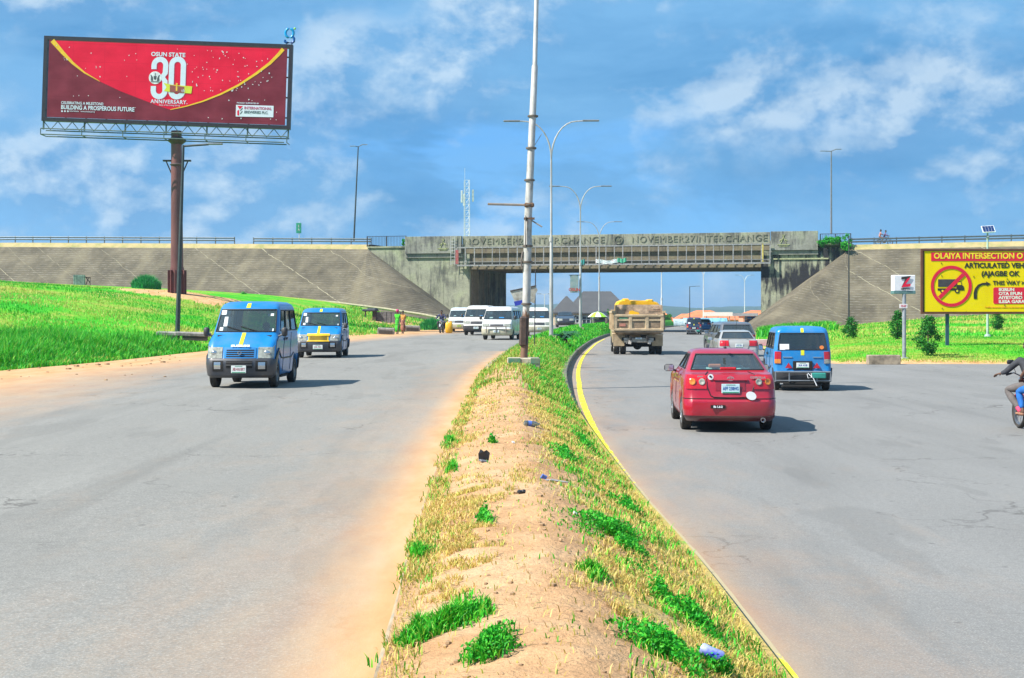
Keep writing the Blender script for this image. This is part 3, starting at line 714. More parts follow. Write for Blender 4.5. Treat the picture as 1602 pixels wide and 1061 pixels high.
# ------------------------------------------------------------------ embankments
def slopemat(name, skew):
    m = bpy.data.materials.new(name); m.use_nodes = True; t = m.node_tree; b = t.nodes['Principled BSDF']
    uv = N(t, 'ShaderNodeTexCoord').outputs['UV']; s = N(t, 'ShaderNodeSeparateXYZ'); L(t, uv, s.inputs[0])
    X, Y = s.outputs[0], s.outputs[1]
    co = N(t, 'ShaderNodeTexCoord').outputs['Object']
    base = ramp(t, nz(t, co, .35, 6, .6), [(.28, (.070, .060, .044)), (.5, (.115, .099, .070)), (.72, (.180, .155, .108))])
    # stone rows: thin horizontal pale dashes
    cm = N(t, 'ShaderNodeCombineXYZ'); L(t, mth(t, 'MULTIPLY', X, .9), cm.inputs[0]); L(t, mth(t, 'MULTIPLY', Y, 5.0), cm.inputs[1])
    d1 = nz(t, cm.outputs[0], 1.7, 3, .7); rowm = mth(t, 'FRACT', mth(t, 'MULTIPLY', Y, 2.2))
    row = ramp(t, rowm, [(0, (1, 1, 1)), (.30, (0, 0, 0)), (1, (0, 0, 0))])
    dash = mth(t, 'MULTIPLY', row, ramp(t, d1, [(.47, (0, 0, 0)), (.56, (1, 1, 1))]))
    clus = ramp(t, nz(t, mapn(t, co, (.3, .3, .5)), .7, 3), [(.32, (.2, .2, .2)), (.58, (1, 1, 1))])
    col = mixc(t, mth(t, 'MULTIPLY', mth(t, 'MULTIPLY', dash, clus), .72), base, (.36, .34, .28))
    darkrow = mth(t, 'MULTIPLY', ramp(t, rowm, [(.62, (0, 0, 0)), (.8, (.45, .45, .45)), (.95, (0, 0, 0))]), ramp(t, nz(t, co, 1.3, 3), [(.42, (0, 0, 0)), (.6, (1, 1, 1))]))
    col = mixc(t, darkrow, col, (.05, .045, .035))
    # panel joints running down the slope
    wob = mth(t, 'MULTIPLY', mth(t, 'SUBTRACT', nz(t, co, .5, 5), .5), 1.1)
    q = mth(t, 'ADD', mth(t, 'MULTIPLY_ADD', Y, skew), wob); q.node.inputs[0].links[0].from_node.inputs[2].default_value = 0
    q = mth(t, 'ADD', q, X)
    fr = mth(t, 'FRACT', mth(t, 'MULTIPLY', q, 1 / 4.3)); idn = mth(t, 'FLOOR', mth(t, 'MULTIPLY', q, 1 / 4.3))
    wn = N(t, 'ShaderNodeTexWhiteNoise'); wn.noise_dimensions = '1D'; L(t, idn, wn.inputs['W'])
    jl = ramp(t, fr, [(0, (1, 1, 1)), (.018, (1, 1, 1)), (.03, (0, 0, 0)), (1, (0, 0, 0))])
    jm = mth(t, 'MULTIPLY', jl, ramp(t, nz(t, co, 1.1, 4, .7), [(.38, (0, 0, 0)), (.5, (.8, .8, .8))]))
    col = mixc(t, mth(t, 'MULTIPLY', jm, mth(t, 'POWER', wn.outputs[0], 2.4)), col, (.44, .40, .27))
    # drier pale streaks washed down from the shoulder
    st = nz(t, mapn(t, uv, (.45, .05, 1)), 1.0, 5, .6)
    col = mixc(t, ramp(t, st, [(.50, (0, 0, 0)), (.75, (.5, .5, .5))]), col, (.22, .19, .12))
    col = mixc(t, ramp(t, nz(t, co, 1.9, 6, .75), [(.60, (0, 0, 0)), (.74, (.5, .5, .5))]), col, (.03, .035, .02))
    L(t, col, b.inputs['Base Color']); b.inputs['Roughness'].default_value = .95; b.inputs['Specular IOR Level'].default_value = .15
    bn = N(t, 'ShaderNodeBump'); bn.inputs['Strength'].default_value = .5; bn.inputs['Distance'].default_value = .08
    L(t, dash, bn.inputs['Height']); L(t, bn.outputs[0], b.inputs['Normal'])
    return m
def embank(name, tops, dirs, runs, label, skew, shoulder):
    n = len(tops); rows_ = 14; V = np.zeros((n, rows_ + 1, 3)); U = np.zeros((n, rows_ + 1, 2)); acc = 0
    for i in range(n):
        T, D, rn = tops[i], dirs[i], runs[i]; Bt = T + D * rn; Bt.z = -.5
        if i: acc += ((tops[i] - tops[i - 1]).length + (V_prev - Bt).length) / 2
        V_prev = Bt; sl_ = (Bt - T).length
        for k in range(rows_ + 1):
            a = k / rows_; p = T.lerp(Bt, a); p.z += .10 * mn.noise(Vector((p.x * .3, p.y * .3, 2))) * math.sin(a * math.pi)
            V[i, k] = p; U[i, k] = (acc, a * sl_)
    e = tag(empty(name, (0, 0, 0), 0, label, 'embankment'), None)
    o = grid_mesh('paved_slope', V, slopemat(name + '_stone', skew), e, uv=U)
    # top: shoulder and road, back face
    W = np.zeros((n, 5, 3)); sh = []
    for i in range(n):
        T = tops[i]; W[i] = [T, T + Vector((0, 0, .001)) + bk * .5 + Vector((0, 0, .55)) , T + bk * 1.6 + Vector((0, 0, .62)), T + bk * 17 + Vector((0, 0, .62)), T + bk * 30 + Vector((0, 0, -10))]
    grid_mesh('shoulder', W[:, ::-1], shoulder, e)
    return e
sandy = M('dry_verge', (.38, .31, .15), .95, c2=(.24, .23, .08), vs=.9, dirt=.5, dirtc=(.50, .34, .17), bump=.5, bs=6)
TL = A0 + ax * ufp(575); TL.z = PZ(390, TL.y)
dn_ = Vector((-bk.x, -bk.y, 0))
rid = (Vector((PX(702, 153.5), 153.5, 0)) - Vector((TL.x, TL.y, 0))).normalized()
tops, dirs, runs = [], [], []
zl_far = PZ(386, 178)
for k in range(26):
    m_ = 78 * (1 - k / 25); p = TL - ax * m_; p.z = TL.z + (zl_far - TL.z) * min(1, m_ / 48)
    tops.append(p); dirs.append(dn_); runs.append((p.z + .5) / .74)
a0, a1 = math.atan2(dn_.y, dn_.x), math.atan2(rid.y, rid.x)
for k in range(1, 9):
    a = a0 + (a1 - a0) * k / 8; tops.append(TL.copy()); dirs.append(Vector((math.cos(a), math.sin(a), 0))); runs.append(runs[25] + (20.5 - runs[25]) * k / 8)
for k in (1, 2): tops.append(TL + bk * .01); dirs.append((rid * (1 - k / 2) + ax * (k / 2)).normalized()); runs.append(20.5 - 7.0 * k / 2)
embank('embankment_left', tops, dirs, runs, 'stone paved embankment slope rising behind the left lawn and billboard', -1.25, sandy)
TR = A0 + ax * ufp(1328); TR.z = PZ(391, TR.y)
rid = (Vector((PX(1203, 146), 146, 0)) - Vector((TR.x, TR.y, 0))).normalized()
tops, dirs, runs = [], [], []
for k in (2, 1): tops.append(TR + bk * .01); dirs.append((rid * (1 - k / 2) - ax * (k / 2)).normalized()); runs.append(17 - 6.0 * k / 2)
a0, a1 = math.atan2(dn_.y, dn_.x), math.atan2(rid.y, rid.x)
if a1 > 0: a1 -= 2 * math.pi
for k in range(8, 0, -1):
    a = a0 + (a1 - a0) * k / 8; tops.append(TR.copy()); dirs.append(Vector((math.cos(a), math.sin(a), 0))); r0 = (TR.z + .5) / .74; runs.append(r0 + (17 - r0) * k / 8)
for k in range(26):
    m_ = 60 * k / 25; p = TR + ax * m_; p.z = TR.z + (PZ(385, 149) - TR.z) * min(1, m_ / 18); tops.append(p); dirs.append(dn_); runs.append((p.z + .5) / .74)
embank('embankment_right', tops, dirs, runs, 'stone paved embankment slope on the right behind the yellow board', -.95, sandy)
mb = MB(); mb.box(((ufp(575) + ufp(1328)) / 2, WID / 2 + .4, 9.6), (ufp(1328) - ufp(575) + 1, WID - 1.2, .1)); o = mb.build('overpass_road', M('asphalt_top', (.10, .10, .10), .9)); o.location = A0; o.rotation_euler = (0, 0, BRZ); tag(o, kind='structure')
# toe beam along the foot of the left slope
mb = MB(); toe = [P(430, 466.5, 156), P(520, 473, 155), P(600, 483, 154), P(660, 492, 153), P(705, 501, 152)]
mb.tube(toe, .16, 6); tag(mb.build('concrete_toe_beam', M('toe_pale', (.40, .36, .24), .9)), 'pale concrete toe beam along the foot of the left paved slope', 'beam')

# guard rails on the overpass approaches
gal = M('galvanised_rail', (.12, .14, .16), .45, .5, var=.15)
def guardrail(o0, d, n, sp, label, zf):
    e = empty('guardrail', o0, math.atan2(d.y, d.x), label, 'guardrail', 'guardrails along the overpass approaches')
    for (z, nm) in ((.78, 'rail'), (.50, 'rail')):
        V = []; 
        prof = [(-.02, -.10), (-.06, -.05), (-.02, 0), (-.06, .05), (-.02, .10)]
        A = np.zeros((n + 1, 5, 3))
        for i in range(n + 1):
            for j, (py_, pz_) in enumerate(prof): A[i, j] = (i * sp, py_, z + pz_ * .9 + zf(i))
        grid_mesh(nm, A, gal, e, smooth=False)
    pb = MB(); pb.box((0, .04, .44), (.11, .09, .98)); p0 = pb.build('post', gal, e)
    for i in range(n + 1):
        o = p0 if i == 0 else p0.copy()
        if i: COL.objects.link(o)
        o.location = (i * sp, 0, zf(i))
bL = TL - ax * 60 + bk * 1.2; bL.z = 0
for (k0, k1, lab, zo) in ((0, 17, 'long grey double beam guardrail above the left slope, left of the billboard pole', .05), (18, 24, 'short grey guardrail between the billboard pole and the bridge', 0)):
    o0 = TL - ax * (60 - k0 * 2.5) + bk * 1.2; o0.z = 0
    def zf(i, k0=k0, zo=zo): m_ = 60 - (k0 + i) * 2.5; return TL.z + (zl_far - TL.z) * min(1, max(0, m_) / 48) + .46 + zo
    guardrail(o0, ax, k1 - k0, 2.5, lab, zf)
o0 = TR + ax * .3 + bk * 1.2; o0.z = 0
guardrail(o0, ax, 16, 2.35, 'grey double beam guardrail above the right slope beside the riders', lambda i: TR.z + (PZ(385, 149) - TR.z) * min(1, i * 2.35 / 18) + .42)

# ------------------------------------------------------------------ lamps and poles
pm1 = M('pole_steel', (.46, .46, .44), .5, .35, var=.25, vs=2, stretch=(3, 3, .6), dirt=.35, dirtc=(.25, .19, .13))
pdk = M('pole_dark', (.045, .06, .065), .5, .2)
pwh = M('pole_white', (.60, .61, .60), .5, .1, var=.1)
hd = M('lamp_head', (.20, .22, .24), .5, .3)
def double_lamp(x, y, z, ztop, rz, label, r=.10, mat=None, span=1.75, group='double arm street lamps on the median'):
    mat = mat or pm1
    e = empty('street_lamp', (x, y, z), rz, label, 'street lamp', group); h = ztop - z; fk = h - 2.0
    mb = MB(); mb.tube([(0, 0, 0), (.0, 0, fk * .55), (.0, 0, fk * .56), (0, 0, fk)], [r * 1.15, r * .85, r * .62, r * .5], 10)
    mb.lathe((0, 0, fk * .555), [(r * .5, -.12), (r * 1.1, -.12), (r * 1.0, .12), (r * .5, .12)]); mb.build('pole', mat, e, 40)
    mb = MB(); mb.box((0, 0, .1), (.5, .5, .22)); mb.build('base', kc, e)
    for s in (-1, 1):
        pts = [(s * span * (1 - math.cos(a)) * .72, 0, fk + 1.9 * math.sin(a)) for a in [i * math.pi / 2 / 8 for i in range(9)]] + [(s * span, 0, fk + 1.93)]
        mb = MB(); mb.tube([Vector(p) for p in pts], [r * .42] * 4 + [r * .33] * 6, 7); a_ = mb.build('arm', mat, e, 40)
        mb = MB(); mb.box((s * (span + .25), 0, fk + 1.93), (.85, .22, .08), bev=.03); mb.build('lamp_head', hd, a_)
    return e
for (px, ytop, d, lab) in ((862.5, 187, 72, 'tall double arm street lamp standing second from the camera on the median'),
                          (908, 290, 110, 'double arm street lamp with a hanging banner on its pole'),
                          (937.5, 346, 152, 'smallest double arm street lamp just before the bridge')):
    x = PX(px, d); double_lamp(x, d, HM(x, d) - .05 if d > 80 else HM(x, d) - .05, PZ(ytop, d), R(-2), lab)
# banner on third lamp
d = 109.8; bz1, bz0 = PZ(431, d), PZ(458, d); x0, x1 = PX(892, d), PX(905, d)
e = empty('hanging_banner', ((x0 + x1) / 2, d, bz0), 0, 'grey portrait banner hanging from the third lamp pole', 'banner')
V = np.zeros((8, 5, 3))
for i in range(8):
    for j in range(5): V[i, j] = ((j / 4 - .5) * (x1 - x0), .03 * math.sin(i * 1.3 + j), (bz1 - bz0) * i / 7)
grid_mesh('banner_cloth', V, M('banner_grey', (.30, .40, .40), .8, c2=(.16, .26, .26), vs=3, dirt=.4), e)
mb = MB(); mb.tube([(-(x1 - x0) / 2 - .1, 0, bz1 - bz0 + .03), ((x1 - x0) / 2 + .15, 0, bz1 - bz0 + .03)], .03, 6); mb.build('rod', rl, e)
text('banner_print', 'OSUN', .32, (0, -.08, .22), M('print_red', (.45, .05, .03), .7), e, off=.01)
# bare leaning pole with stub arms
d = 40.0; x = PX(819, d); zb_ = HM(x, d)
e = empty('utility_pole', (x, d, zb_), 0, 'tall rusty leaning lamp pole with peeling base on a painted plinth', 'pole')
tpx = PX(842, d) - x; hh = PZ(-70, d) - zb_
pr = bpy.data.materials.new('peeling_pole'); pr.use_nodes = True; t = pr.node_tree; b = t.nodes['Principled BSDF']; co = N(t, 'ShaderNodeTexCoord').outputs['Object']
sp_ = N(t, 'ShaderNodeSeparateXYZ'); L(t, co, sp_.inputs[0]); n_ = nz(t, mapn(t, co, (5, 5, 1.6)), 1.5, 6, .7)
c = ramp(t, n_, [(.3, (.22, .19, .15)), (.45, (.42, .41, .38)), (.7, (.56, .56, .54))])
lowf = mth(t, 'ADD', mth(t, 'MULTIPLY', sp_.outputs[2], -.9), mth(t, 'MULTIPLY', n_, 1.8))
c = mixc(t, ramp(t, mth(t, 'ADD', lowf, .9), [(.45, (0, 0, 0)), (.6, (1, 1, 1))]), c, (.20, .11, .07))
L(t, c, b.inputs[0]); b.inputs['Roughness'].default_value = .6; b.inputs['Metallic'].default_value = .2
lean = lambda z: tpx * z / hh
seg = [0, .4, 1.7, 1.72, 4.2, 8.4, 8.45, hh]; rr = [.11, .105, .10, .118, .112, .088, .068, .058]
mb = MB(); mb.tube([(lean(z) + .02 * math.sin(z), 0, z) for z in seg], rr, 14); pole = mb.build('pole', pr, e, 40)
for z in (1.72, 2.9, 3.35, 4.5, 5.2, 6.1, 7.0): mb = MB(); mb.lathe((lean(z) + .02 * math.sin(z), 0, z), [(.13, -.03), (.15, -.02), (.15, .02), (.13, .03)]); mb.build('strap', M('strap_dark', (.12, .10, .08), .6), pole)
za = PZ(321, d) - zb_
mb = MB(); mb.tube([(lean(za), 0, za), (PX(763, d) - x, 0, za + .03)], .035, 7); mb.build('stub_arm', M('rust_grey', (.22, .20, .18), .6, dirt=.5), e)
mb = MB(); mb.box((lean(za), 0, za), (.28, .26, .12), bev=.03); mb.box((lean(za), 0, za - .38), (.30, .24, .05)); mb.build('clamp', M('rust_dark', (.13, .07, .04), .8), e)
mb = MB(); mb.tube([(lean(za - .4), -.02, za - .38), (lean(za) + .36, -.1, za - .62)], .022, 6); mb.tube([(lean(6.4), 0, 6.05), (lean(6.4) + .28, 0, 6.5)], .008, 5); mb.build('wire_stub', M('rust_grey', (.22, .20, .18)), e)
mb = MB(); mb.tube([(lean(za - .6) - .02, -.13, za - .5), (lean(2) - .02, -.14, 4.2), (lean(2.8) - .05, -.15, 3.3)], .02, 6); mb.tube([(lean(3) - .13, -.05, 3.2), (lean(3) - .17, -.08, 2.95), (lean(3) - .16, -.08, 2.7)], .025, 6); mb.build('conduit', M('conduit', (.16, .13, .11), .6), e)
mb = MB(); mb.box((0, -.02, .95), (.235, .235, .85), bev=.05, rot=Euler((0, R(1.5), 0))); mb.build('door_panel', M('dark_patch', (.07, .045, .035), .8, var=.4, vs=6), pole)
# painted plinth
mb = MB(); mb.box((0, .1, .04), (.92, .7, .30), bev=.03); o = mb.build('plinth', M('plinth_concrete', (.42, .38, .28), .9, var=.3), e); o.location = (0, 0, .02)
mb = MB(); mb.box((-.26, -.26, .11), (.34, .02, .15)); mb.build('green_paint', M('plinth_green', (.06, .20, .13), .8, dirt=.5), o); mb = MB(); mb.box((.32, -.26, .11), (.24, .02, .15)); mb.build('green_paint', M('plinth_green', (0, 0, 0)), o)
# tattered sign box on a thin post behind it
d = 55.0; xs0 = PX(836, d); zg_ = HM(PX(834, d), d)
e = empty('broken_sign_box', (xs0, d, zg_), 0, 'tilted tattered white sign box with a blue lower corner', 'sign')
mb = MB(); mb.tube([(0, 0, 0), (.05, 0, PZ(421, d) - zg_)], .022, 6); mb.build('post', rl, e)
sc_ = lambda px, py: (PX(px, d) - xs0, PZ(py, d) - zg_)
poly = [sc_(798, 456), sc_(838, 447.5), sc_(841, 454), sc_(838, 460), sc_(836, 475), sc_(829, 472), sc_(806, 474), sc_(803, 467), sc_(801, 462)]
mb = MB(); mb.prism(poly, -.10, .04, 'xz'); mb.build('panel', M('grimy_white', (.46, .46, .40), .8, c2=(.22, .20, .16), vs=5), e)
poly = [sc_(804, 472), sc_(822, 468.5), sc_(822, 475), sc_(806, 479)]
mb = MB(); mb.prism(poly, -.13, .02, 'xz'); mb.build('blue_corner', M('sign_blue', (.02, .04, .35), .7), e)
mb = MB(); mb.box((*[0], 0, 0), (1, 1, 1)) if False else None
mb = MB(); a_ = sc_(798, 455.5); b_ = sc_(839, 447); mb.tube([(a_[0], -.1, a_[1]), (b_[0], -.1, b_[1])], .03, 6); mb.build('edge_bar', rl, e)

def mast(px, py0, py1, d, label, arms=((-.6, 0), (.6, .12)), r=.07, mat=None, z=None, r1=None, group=None, lean_px=0):
    x = PX(px, d); z0 = PZ(py1, d) if z is None else z; h = PZ(py0, d) - z0; mat = mat or pdk
    e = empty('lamp_post', (x, d, z0), 0, label, 'lamp post', group); lx = lean_px / FPX * d
    mb = MB(); mb.tube([(0, 0, 0), (lx, 0, h)], [r, r1 or r * .6], 8); mb.build('pole', mat, e, 40)
    for (dx, dz) in arms:
        mb = MB(); mb.tube([(lx, 0, h - .05), (lx + dx, 0, h + dz)], r * .45, 6); a_ = mb.build('arm', mat, e)
        mb = MB(); s = 1 if dx > 0 else -1; mb.box((lx + dx + s * .3, 0, h + dz + .02), (.7, .2, .08), bev=.03); mb.build('lamp_head', hd, a_)
    return e
mast(553.5, 229, 378, 170, 'slim dark twin arm lamp on the overpass left of the bridge', ((-.35, 0), (.45, .18)), .11, lean_px=7)
mast(1300.5, 236, 366, 160, 'slim grey twin arm lamp on the overpass right of the bridge', ((-.6, -.05), (.5, .16)), .11, mat=M('pole_grey', (.17, .18, .19), .5))
xg = PX(277, 65); mast(277, 227, 518, 65, 'thin black lamp post on the grass before the billboard pole', ((1.15, .03),), .12, r1=.055, mat=pdk, z=HG(xg, 65) - .1, lean_px=10)
mast(1328, 369, 500, 128, 'thin black post at the foot of the right paved slope', (), .085, mat=rl, z=HG(PX(1328, 128), 128) - .1)
mast(1079, 448, 520, 210, 'dark single arm lamp post beyond the bridge', ((.9, .0),), .09)
mast(1083.5, 421, 518, 250, 'far pale thin lamp post seen left under the bridge deck', ((.8, .02),), .08, pwh) if False else None
for (px, yt, d, lab, sc__) in ((1035, 405, 190, 'pale street lamp whose head hides behind the bridge deck', 1), (1100.5, 419, 290, 'pale double arm street lamp in the middle of the bridge opening', 1), (1165, 430, 345, 'farthest pale double arm street lamp near the right abutment', 1)):
    double_lamp(PX(px, d), d, H(PX(px, d), d) - .1, PZ(yt, d), R(10), lab, r=.13, mat=pwh, group='pale street lamps beyond the bridge')
# plain post with cross arm left of roof
mast(852, 460, 520, 215, 'thin grey crossarm post left of the grey roof', ((-.55, .0), (.5, 0)), .07, mat=pwh)
# telecom tower
d = 260; x = PX(730.5, d); zt, zb2 = PZ(282, d), .0
e = empty('telecom_tower', (x, d, zb2), R(12), 'slender white lattice telecom mast with panel antennas behind the bridge', 'telecom tower')
hw_ = .50; mb = MB()
for sx_ in (-1, 1):
    for sy in (-1, 1): mb.tube([(sx_ * hw_, sy * hw_, 0), (sx_ * hw_ * .85, sy * hw_ * .85, zt)], .04, 5)
mb.build('leg', pwh, e); mb = MB(); n = 24
for k in range(n):
    z = zt * k / n; z2 = zt * (k + 1) / n; q = hw_ * (1 - .15 * k / n)
    for (a, b_) in (((-q, -q), (q, -q)), ((q, -q), (q, q)), ((q, q), (-q, q)), ((-q, q), (-q, -q))):
        mb.tube([(*a, z), (*b_, z2)], .018, 4, cap=False); mb.tube([(*a, z2), (*b_, z2)], .018, 4, cap=False)
mb.build('bracing', pwh, e)
mb = MB(); mb.tube([(-hw_ * .8, 0, zt), (-hw_ * .8, 0, PZ(263, d))], .03, 5); mb.build('spike', pwh, e)
for (dx, zz) in ((-1.0, 0), (1.05, .2), (-.6, -.6)):
    mb = MB(); mb.box((dx, -.3, PZ(308, d) + zz), (.32, .16, 2.2), bev=.04); mb.build('antenna', M('antenna_white', (.7, .72, .72), .5), e)
# small overpass signs
d = 172; e = empty('road_sign', P(467.5, 377, d), 0, 'small green sign on a short pole above the left slope', 'sign')
mb = MB(); mb.box((0, -.06, 1.55), (.62, .06, 1.25), bev=.02); mb.build('sign_panel', M('sign_green', (.01, .26, .16), .6), e); mb = MB(); mb.tube([(.05, 0, 0), (.05, 0, 2.3)], .05, 6); mb.build('post', pwh, e)
text('route_text', 'E\nA', .42, (0, -.1, 1.55), M('white_print', (.7, .7, .7), .6), e, sx=.8)
# solar lamp (right)
d = 84.0; x = PX(1545, d); zg_ = HG(x, d)
e = empty('solar_street_lamp', (x, d, zg_ - .1), 0, 'pale green solar panel lamp pole behind the yellow board', 'street lamp')
mb = MB(); hh_ = PZ(362, d) - zg_; mb.tube([(0, 0, 0), (0, 0, hh_)], [.08, .055], 8); mb.lathe((0, 0, .1), [(.2, 0), (.17, .12), (.08, .14)], n=10); mb.build('pole', M('pole_mint', (.36, .46, .42), .5), e, 40)
sp = empty('panel_mount', (0, 0, hh_), 0); sp.parent = e
mb = MB(); mb.box((0, 0, 0), (.74, .05, .50), rot=Euler((R(-38), R(-3), 0))); pn = mb.build('solar_panel', M('panel_frame', (.75, .77, .78), .4), e); pn.location = (0, -.12, hh_ + .22)
mb = MB()
for i in range(4):
    for j in range(3): mb.box((-.255 + i * .17, -.03, -.15 + j * .15), (.155, .01, .135))
c_ = mb.build('solar_cells', M('cells', (.012, .03, .12), .15, coat=.5), pn); c_.rotation_euler = (R(-38), R(-3), 0)
bpy.data.objects.remove(sp)
mb = MB(); mb.box((-.05, -.2, hh_ - .25), (.1, .3, .12), bev=.03); mb.build('lamp_head', hd, e)

# ------------------------------------------------------------------ big billboard (left)
d = BBD; x = BBX; zg_ = HG(x, d)
bbr = M('billboard_pole_paint', (.16, .055, .055), .45, .1, var=.25, vs=.7, stretch=(1, 1, .3), dirt=.3, dirtc=(.25, .13, .10))
e = empty('billboard', (x, d, zg_ - .3), 0, 'huge red and maroon anniversary billboard on a thick brown steel pole', 'billboard')
oz = zg_ - .3
def bp(px, py, dy=0): return (PX(px, d) - x, dy, PZ(py, d) - oz)
mb = MB(); rp = 10.2 / FPX * d; zt = bp(0, 205)[2]
mb.tube([(0, 0, 0), (0, 0, 2.2), (0, 0, 2.21), (-.02, 0, zt * .5), (-.05, 0, zt)], [rp * 1.05, rp * 1.05, rp * .95, rp * .87, rp * .80], 24); pl = mb.build('pole', bbr, e, 40)
mb = MB()
for k in range(12): a = k * math.pi / 6; mb.box((math.cos(a) * rp * 1.1, math.sin(a) * rp * 1.1, 1.0), (.34, .05, 2.0), rot=Euler((0, 0, a)))
mb.build('stiffener', bbr, pl)
mb = MB(); mb.lathe((0, 0, zt - 1.0), [(rp * .8, 0), (rp * 1.5, .28), (rp * .8, .55)]); mb.lathe((0, 0, zt - 2.6), [(rp * .8, 0), (rp * 1.1, .1), (rp * .8, .2)])
for s in (-1, 1): mb.box((s * rp * 1.5, 0, zt - 2.2), (.6, .3, .12)); mb.tube([(s * rp * 1.7, 0, zt - 2.2), (s * rp * .8, 0, zt - 3.2)], .05, 5)
mb.build('collar', M('collar_dark', (.05, .035, .035), .6), pl)
# face: the board leans with perspective, left end nearer
FR = [bp(74, 65), bp(457, 77), bp(459, 202), bp(76, 192)]   # inner face corners tl tr br bl
yL, yR_ = -1.7, .7
def fpt(u, v, off=0):
    """u 0..1 left-right, v 0..1 top-bottom on the board; rectified so the board is a true rectangle turned on its pole"""
    return Vector((BX0 + (BX1 - BX0) * u, by(u) - off, BZ1 - (BZ1 - BZ0) * v))
# a real rectangle: near left edge, far right edge
hl = (192 - 62) ; hr = (201 - 74); TW = 18.4
ang = R(1.0)
bc = empty('board_frame', (PX(266, d) - x, -rp - .45, 0), ang); bc.parent = e
Wb, Hb = 378 / FPX * d / math.cos(ang) * 1.0, 126 / FPX * d
zc = (bp(0, 64)[2] + bp(0, 192)[2]) / 2 - .05; rollb = R(1.85)
bc.location.z = zc - .25; bc.rotation_euler = (0, rollb, ang)
steelb = M('board_frame_dark', (.03, .026, .035), .5, .3)
bpy.data.objects.remove(bc)
mb = MB(); fw = .26
mb.box((0, 0, Hb / 2), (Wb + fw, .5, fw)); mb.box((0, 0, -Hb / 2), (Wb + fw, .5, fw)); mb.box((-Wb / 2, 0, 0), (fw, .5, Hb - fw)); mb.box((Wb / 2, 0, 0), (fw, .5, Hb - fw))
bc = mb.build('board_frame', steelb, e); bc.location = (PX(267, d) - x, -rp - .35, zc - .18); bc.rotation_euler = (0, rollb, ang)
mb = MB()
for k in range(13): mb.box((-Wb / 2 + Wb * k / 12, .28, 0), (.1, .12, Hb))
for k in range(4): mb.box((0, .22, -Hb / 2 + Hb * (k + .5) / 4), (Wb, .08, .1))
mb.build('back_ribs', steelb, bc)
W2, H2 = Wb - fw - .25, Hb - fw - .06
OF = lambda o: .24 + (o - .24) * .35
def flat(name, poly, off, mat, parent=bc, th=.02):
    off = OF(off)
    mb = MB(); mb.prism(poly, -off, -off + th, 'xz'); return mb.build(name, mat, parent)
maroon = bpy.data.materials.new('vinyl_maroon'); redm = bpy.data.materials.new('vinyl_red')
for m_, c0, c1 in ((maroon, (.15, .017, .03), (.22, .03, .05)), (redm, (.66, .006, .035), (.80, .012, .05))):
    m_.use_nodes = True; t = m_.node_tree; b = t.nodes['Principled BSDF']; co = N(t, 'ShaderNodeTexCoord').outputs['Object']
    c = ramp(t, nz(t, mapn(t, co, (1, 1, 1.5)), .5, 4), [(.35, c0), (.65, c1)])
    br_ = N(t, 'ShaderNodeTexBrick'); br_.inputs['Scale'].default_value = 1; br_.inputs['Mortar Size'].default_value = .02; br_.inputs['Brick Width'].default_value = 2.3; br_.inputs['Row Height'].default_value = 1.3; br_.offset = 0
    L(t, mapn(t, co, (1, 1, 1), rot=(R(90), 0, 0)), br_.inputs[0]); c = mixc(t, mth(t, 'MULTIPLY', br_.outputs['Fac'], .2), c, tuple(q * .6 for q in c0))
    L(t, c, b.inputs[0]); b.inputs['Roughness'].default_value = .7; b.inputs['Specular IOR Level'].default_value = .12
    bn = N(t, 'ShaderNodeBump'); bn.inputs['Strength'].default_value = .45; bn.inputs['Distance'].default_value = .1; L(t, nz(t, mapn(t, co, (.7, .7, .9)), 1.2, 3, .6, .8), bn.inputs[0]); L(t, bn.outputs[0], b.inputs['Normal'])
flat('vinyl_sheet', [(-W2 / 2, -H2 / 2), (W2 / 2, -H2 / 2), (W2 / 2, H2 / 2), (-W2 / 2, H2 / 2)], .24, maroon, th=.1)
# photo coordinates of the artwork (crop 1602 wide over 440 px) -> board coords
def art(cx_, cy_):
    # artwork quad in the crop: tl(98,128) tr(1475,178) br(1480,605) bl(112,570)
    u = (cx_ - 100) / (1478 - 100); top = 126 + 50 * u; bot = 570 + 36 * u
    return ((u - .5) * W2, (.5 - (cy_ - top) / (bot - top)) * H2)
cur = [(118, 130), (180, 200), (240, 260), (310, 315), (400, 365), (520, 420), (640, 465), (740, 502), (812, 524)]
cur2 = [(812, 524), (900, 505), (1000, 475), (1100, 435), (1200, 385), (1300, 320), (1380, 260), (1430, 210), (1455, 180)]
pc = [art(*p) for p in cur + cur2[1:]]; flat('red_field', pc, .262, redm)
def band(pts, w0, w1, name, mat, off):
    n = len(pts); top_, bot_ = [], []
    for i in range(n):
        a = Vector(pts[max(0, i - 1)]); b_ = Vector(pts[min(n - 1, i + 1)]); dd = (b_ - a).normalized(); nn = Vector((-dd.y, dd.x)); w_ = w0 + (w1 - w0) * i / (n - 1)
        p = Vector(pts[i]); top_.append(p + nn * w_ / 2); bot_.append(p - nn * w_ / 2)
    mb = MB()
    for i in range(n - 1):
        q = [top_[i], top_[i + 1], bot_[i + 1], bot_[i]]; mb.add([(k.x, -OF(off), k.y) for k in q], [(0, 1, 2, 3)])
    return mb.build(name, mat, bc)
vy = M('vinyl_yellow', (.80, .47, .01), .5, var=.1)
band([art(*p) for p in cur[:5]], .34, .03, 'yellow_ribbon_line', vy, .285); band([art(*p) for p in cur2], .05, .26, 'yellow_ribbon_line', vy, .285)
wht = M('vinyl_white', (.62, .68, .80), .5, var=.05); shm = M('vinyl_shadow', (.42, .01, .06), .5, var=.05)
ts = W2 / (1478 - 100)
def at_(cx_, cy_, off=.29): a, b_ = art(cx_, cy_); return (a, -OF(off), b_)
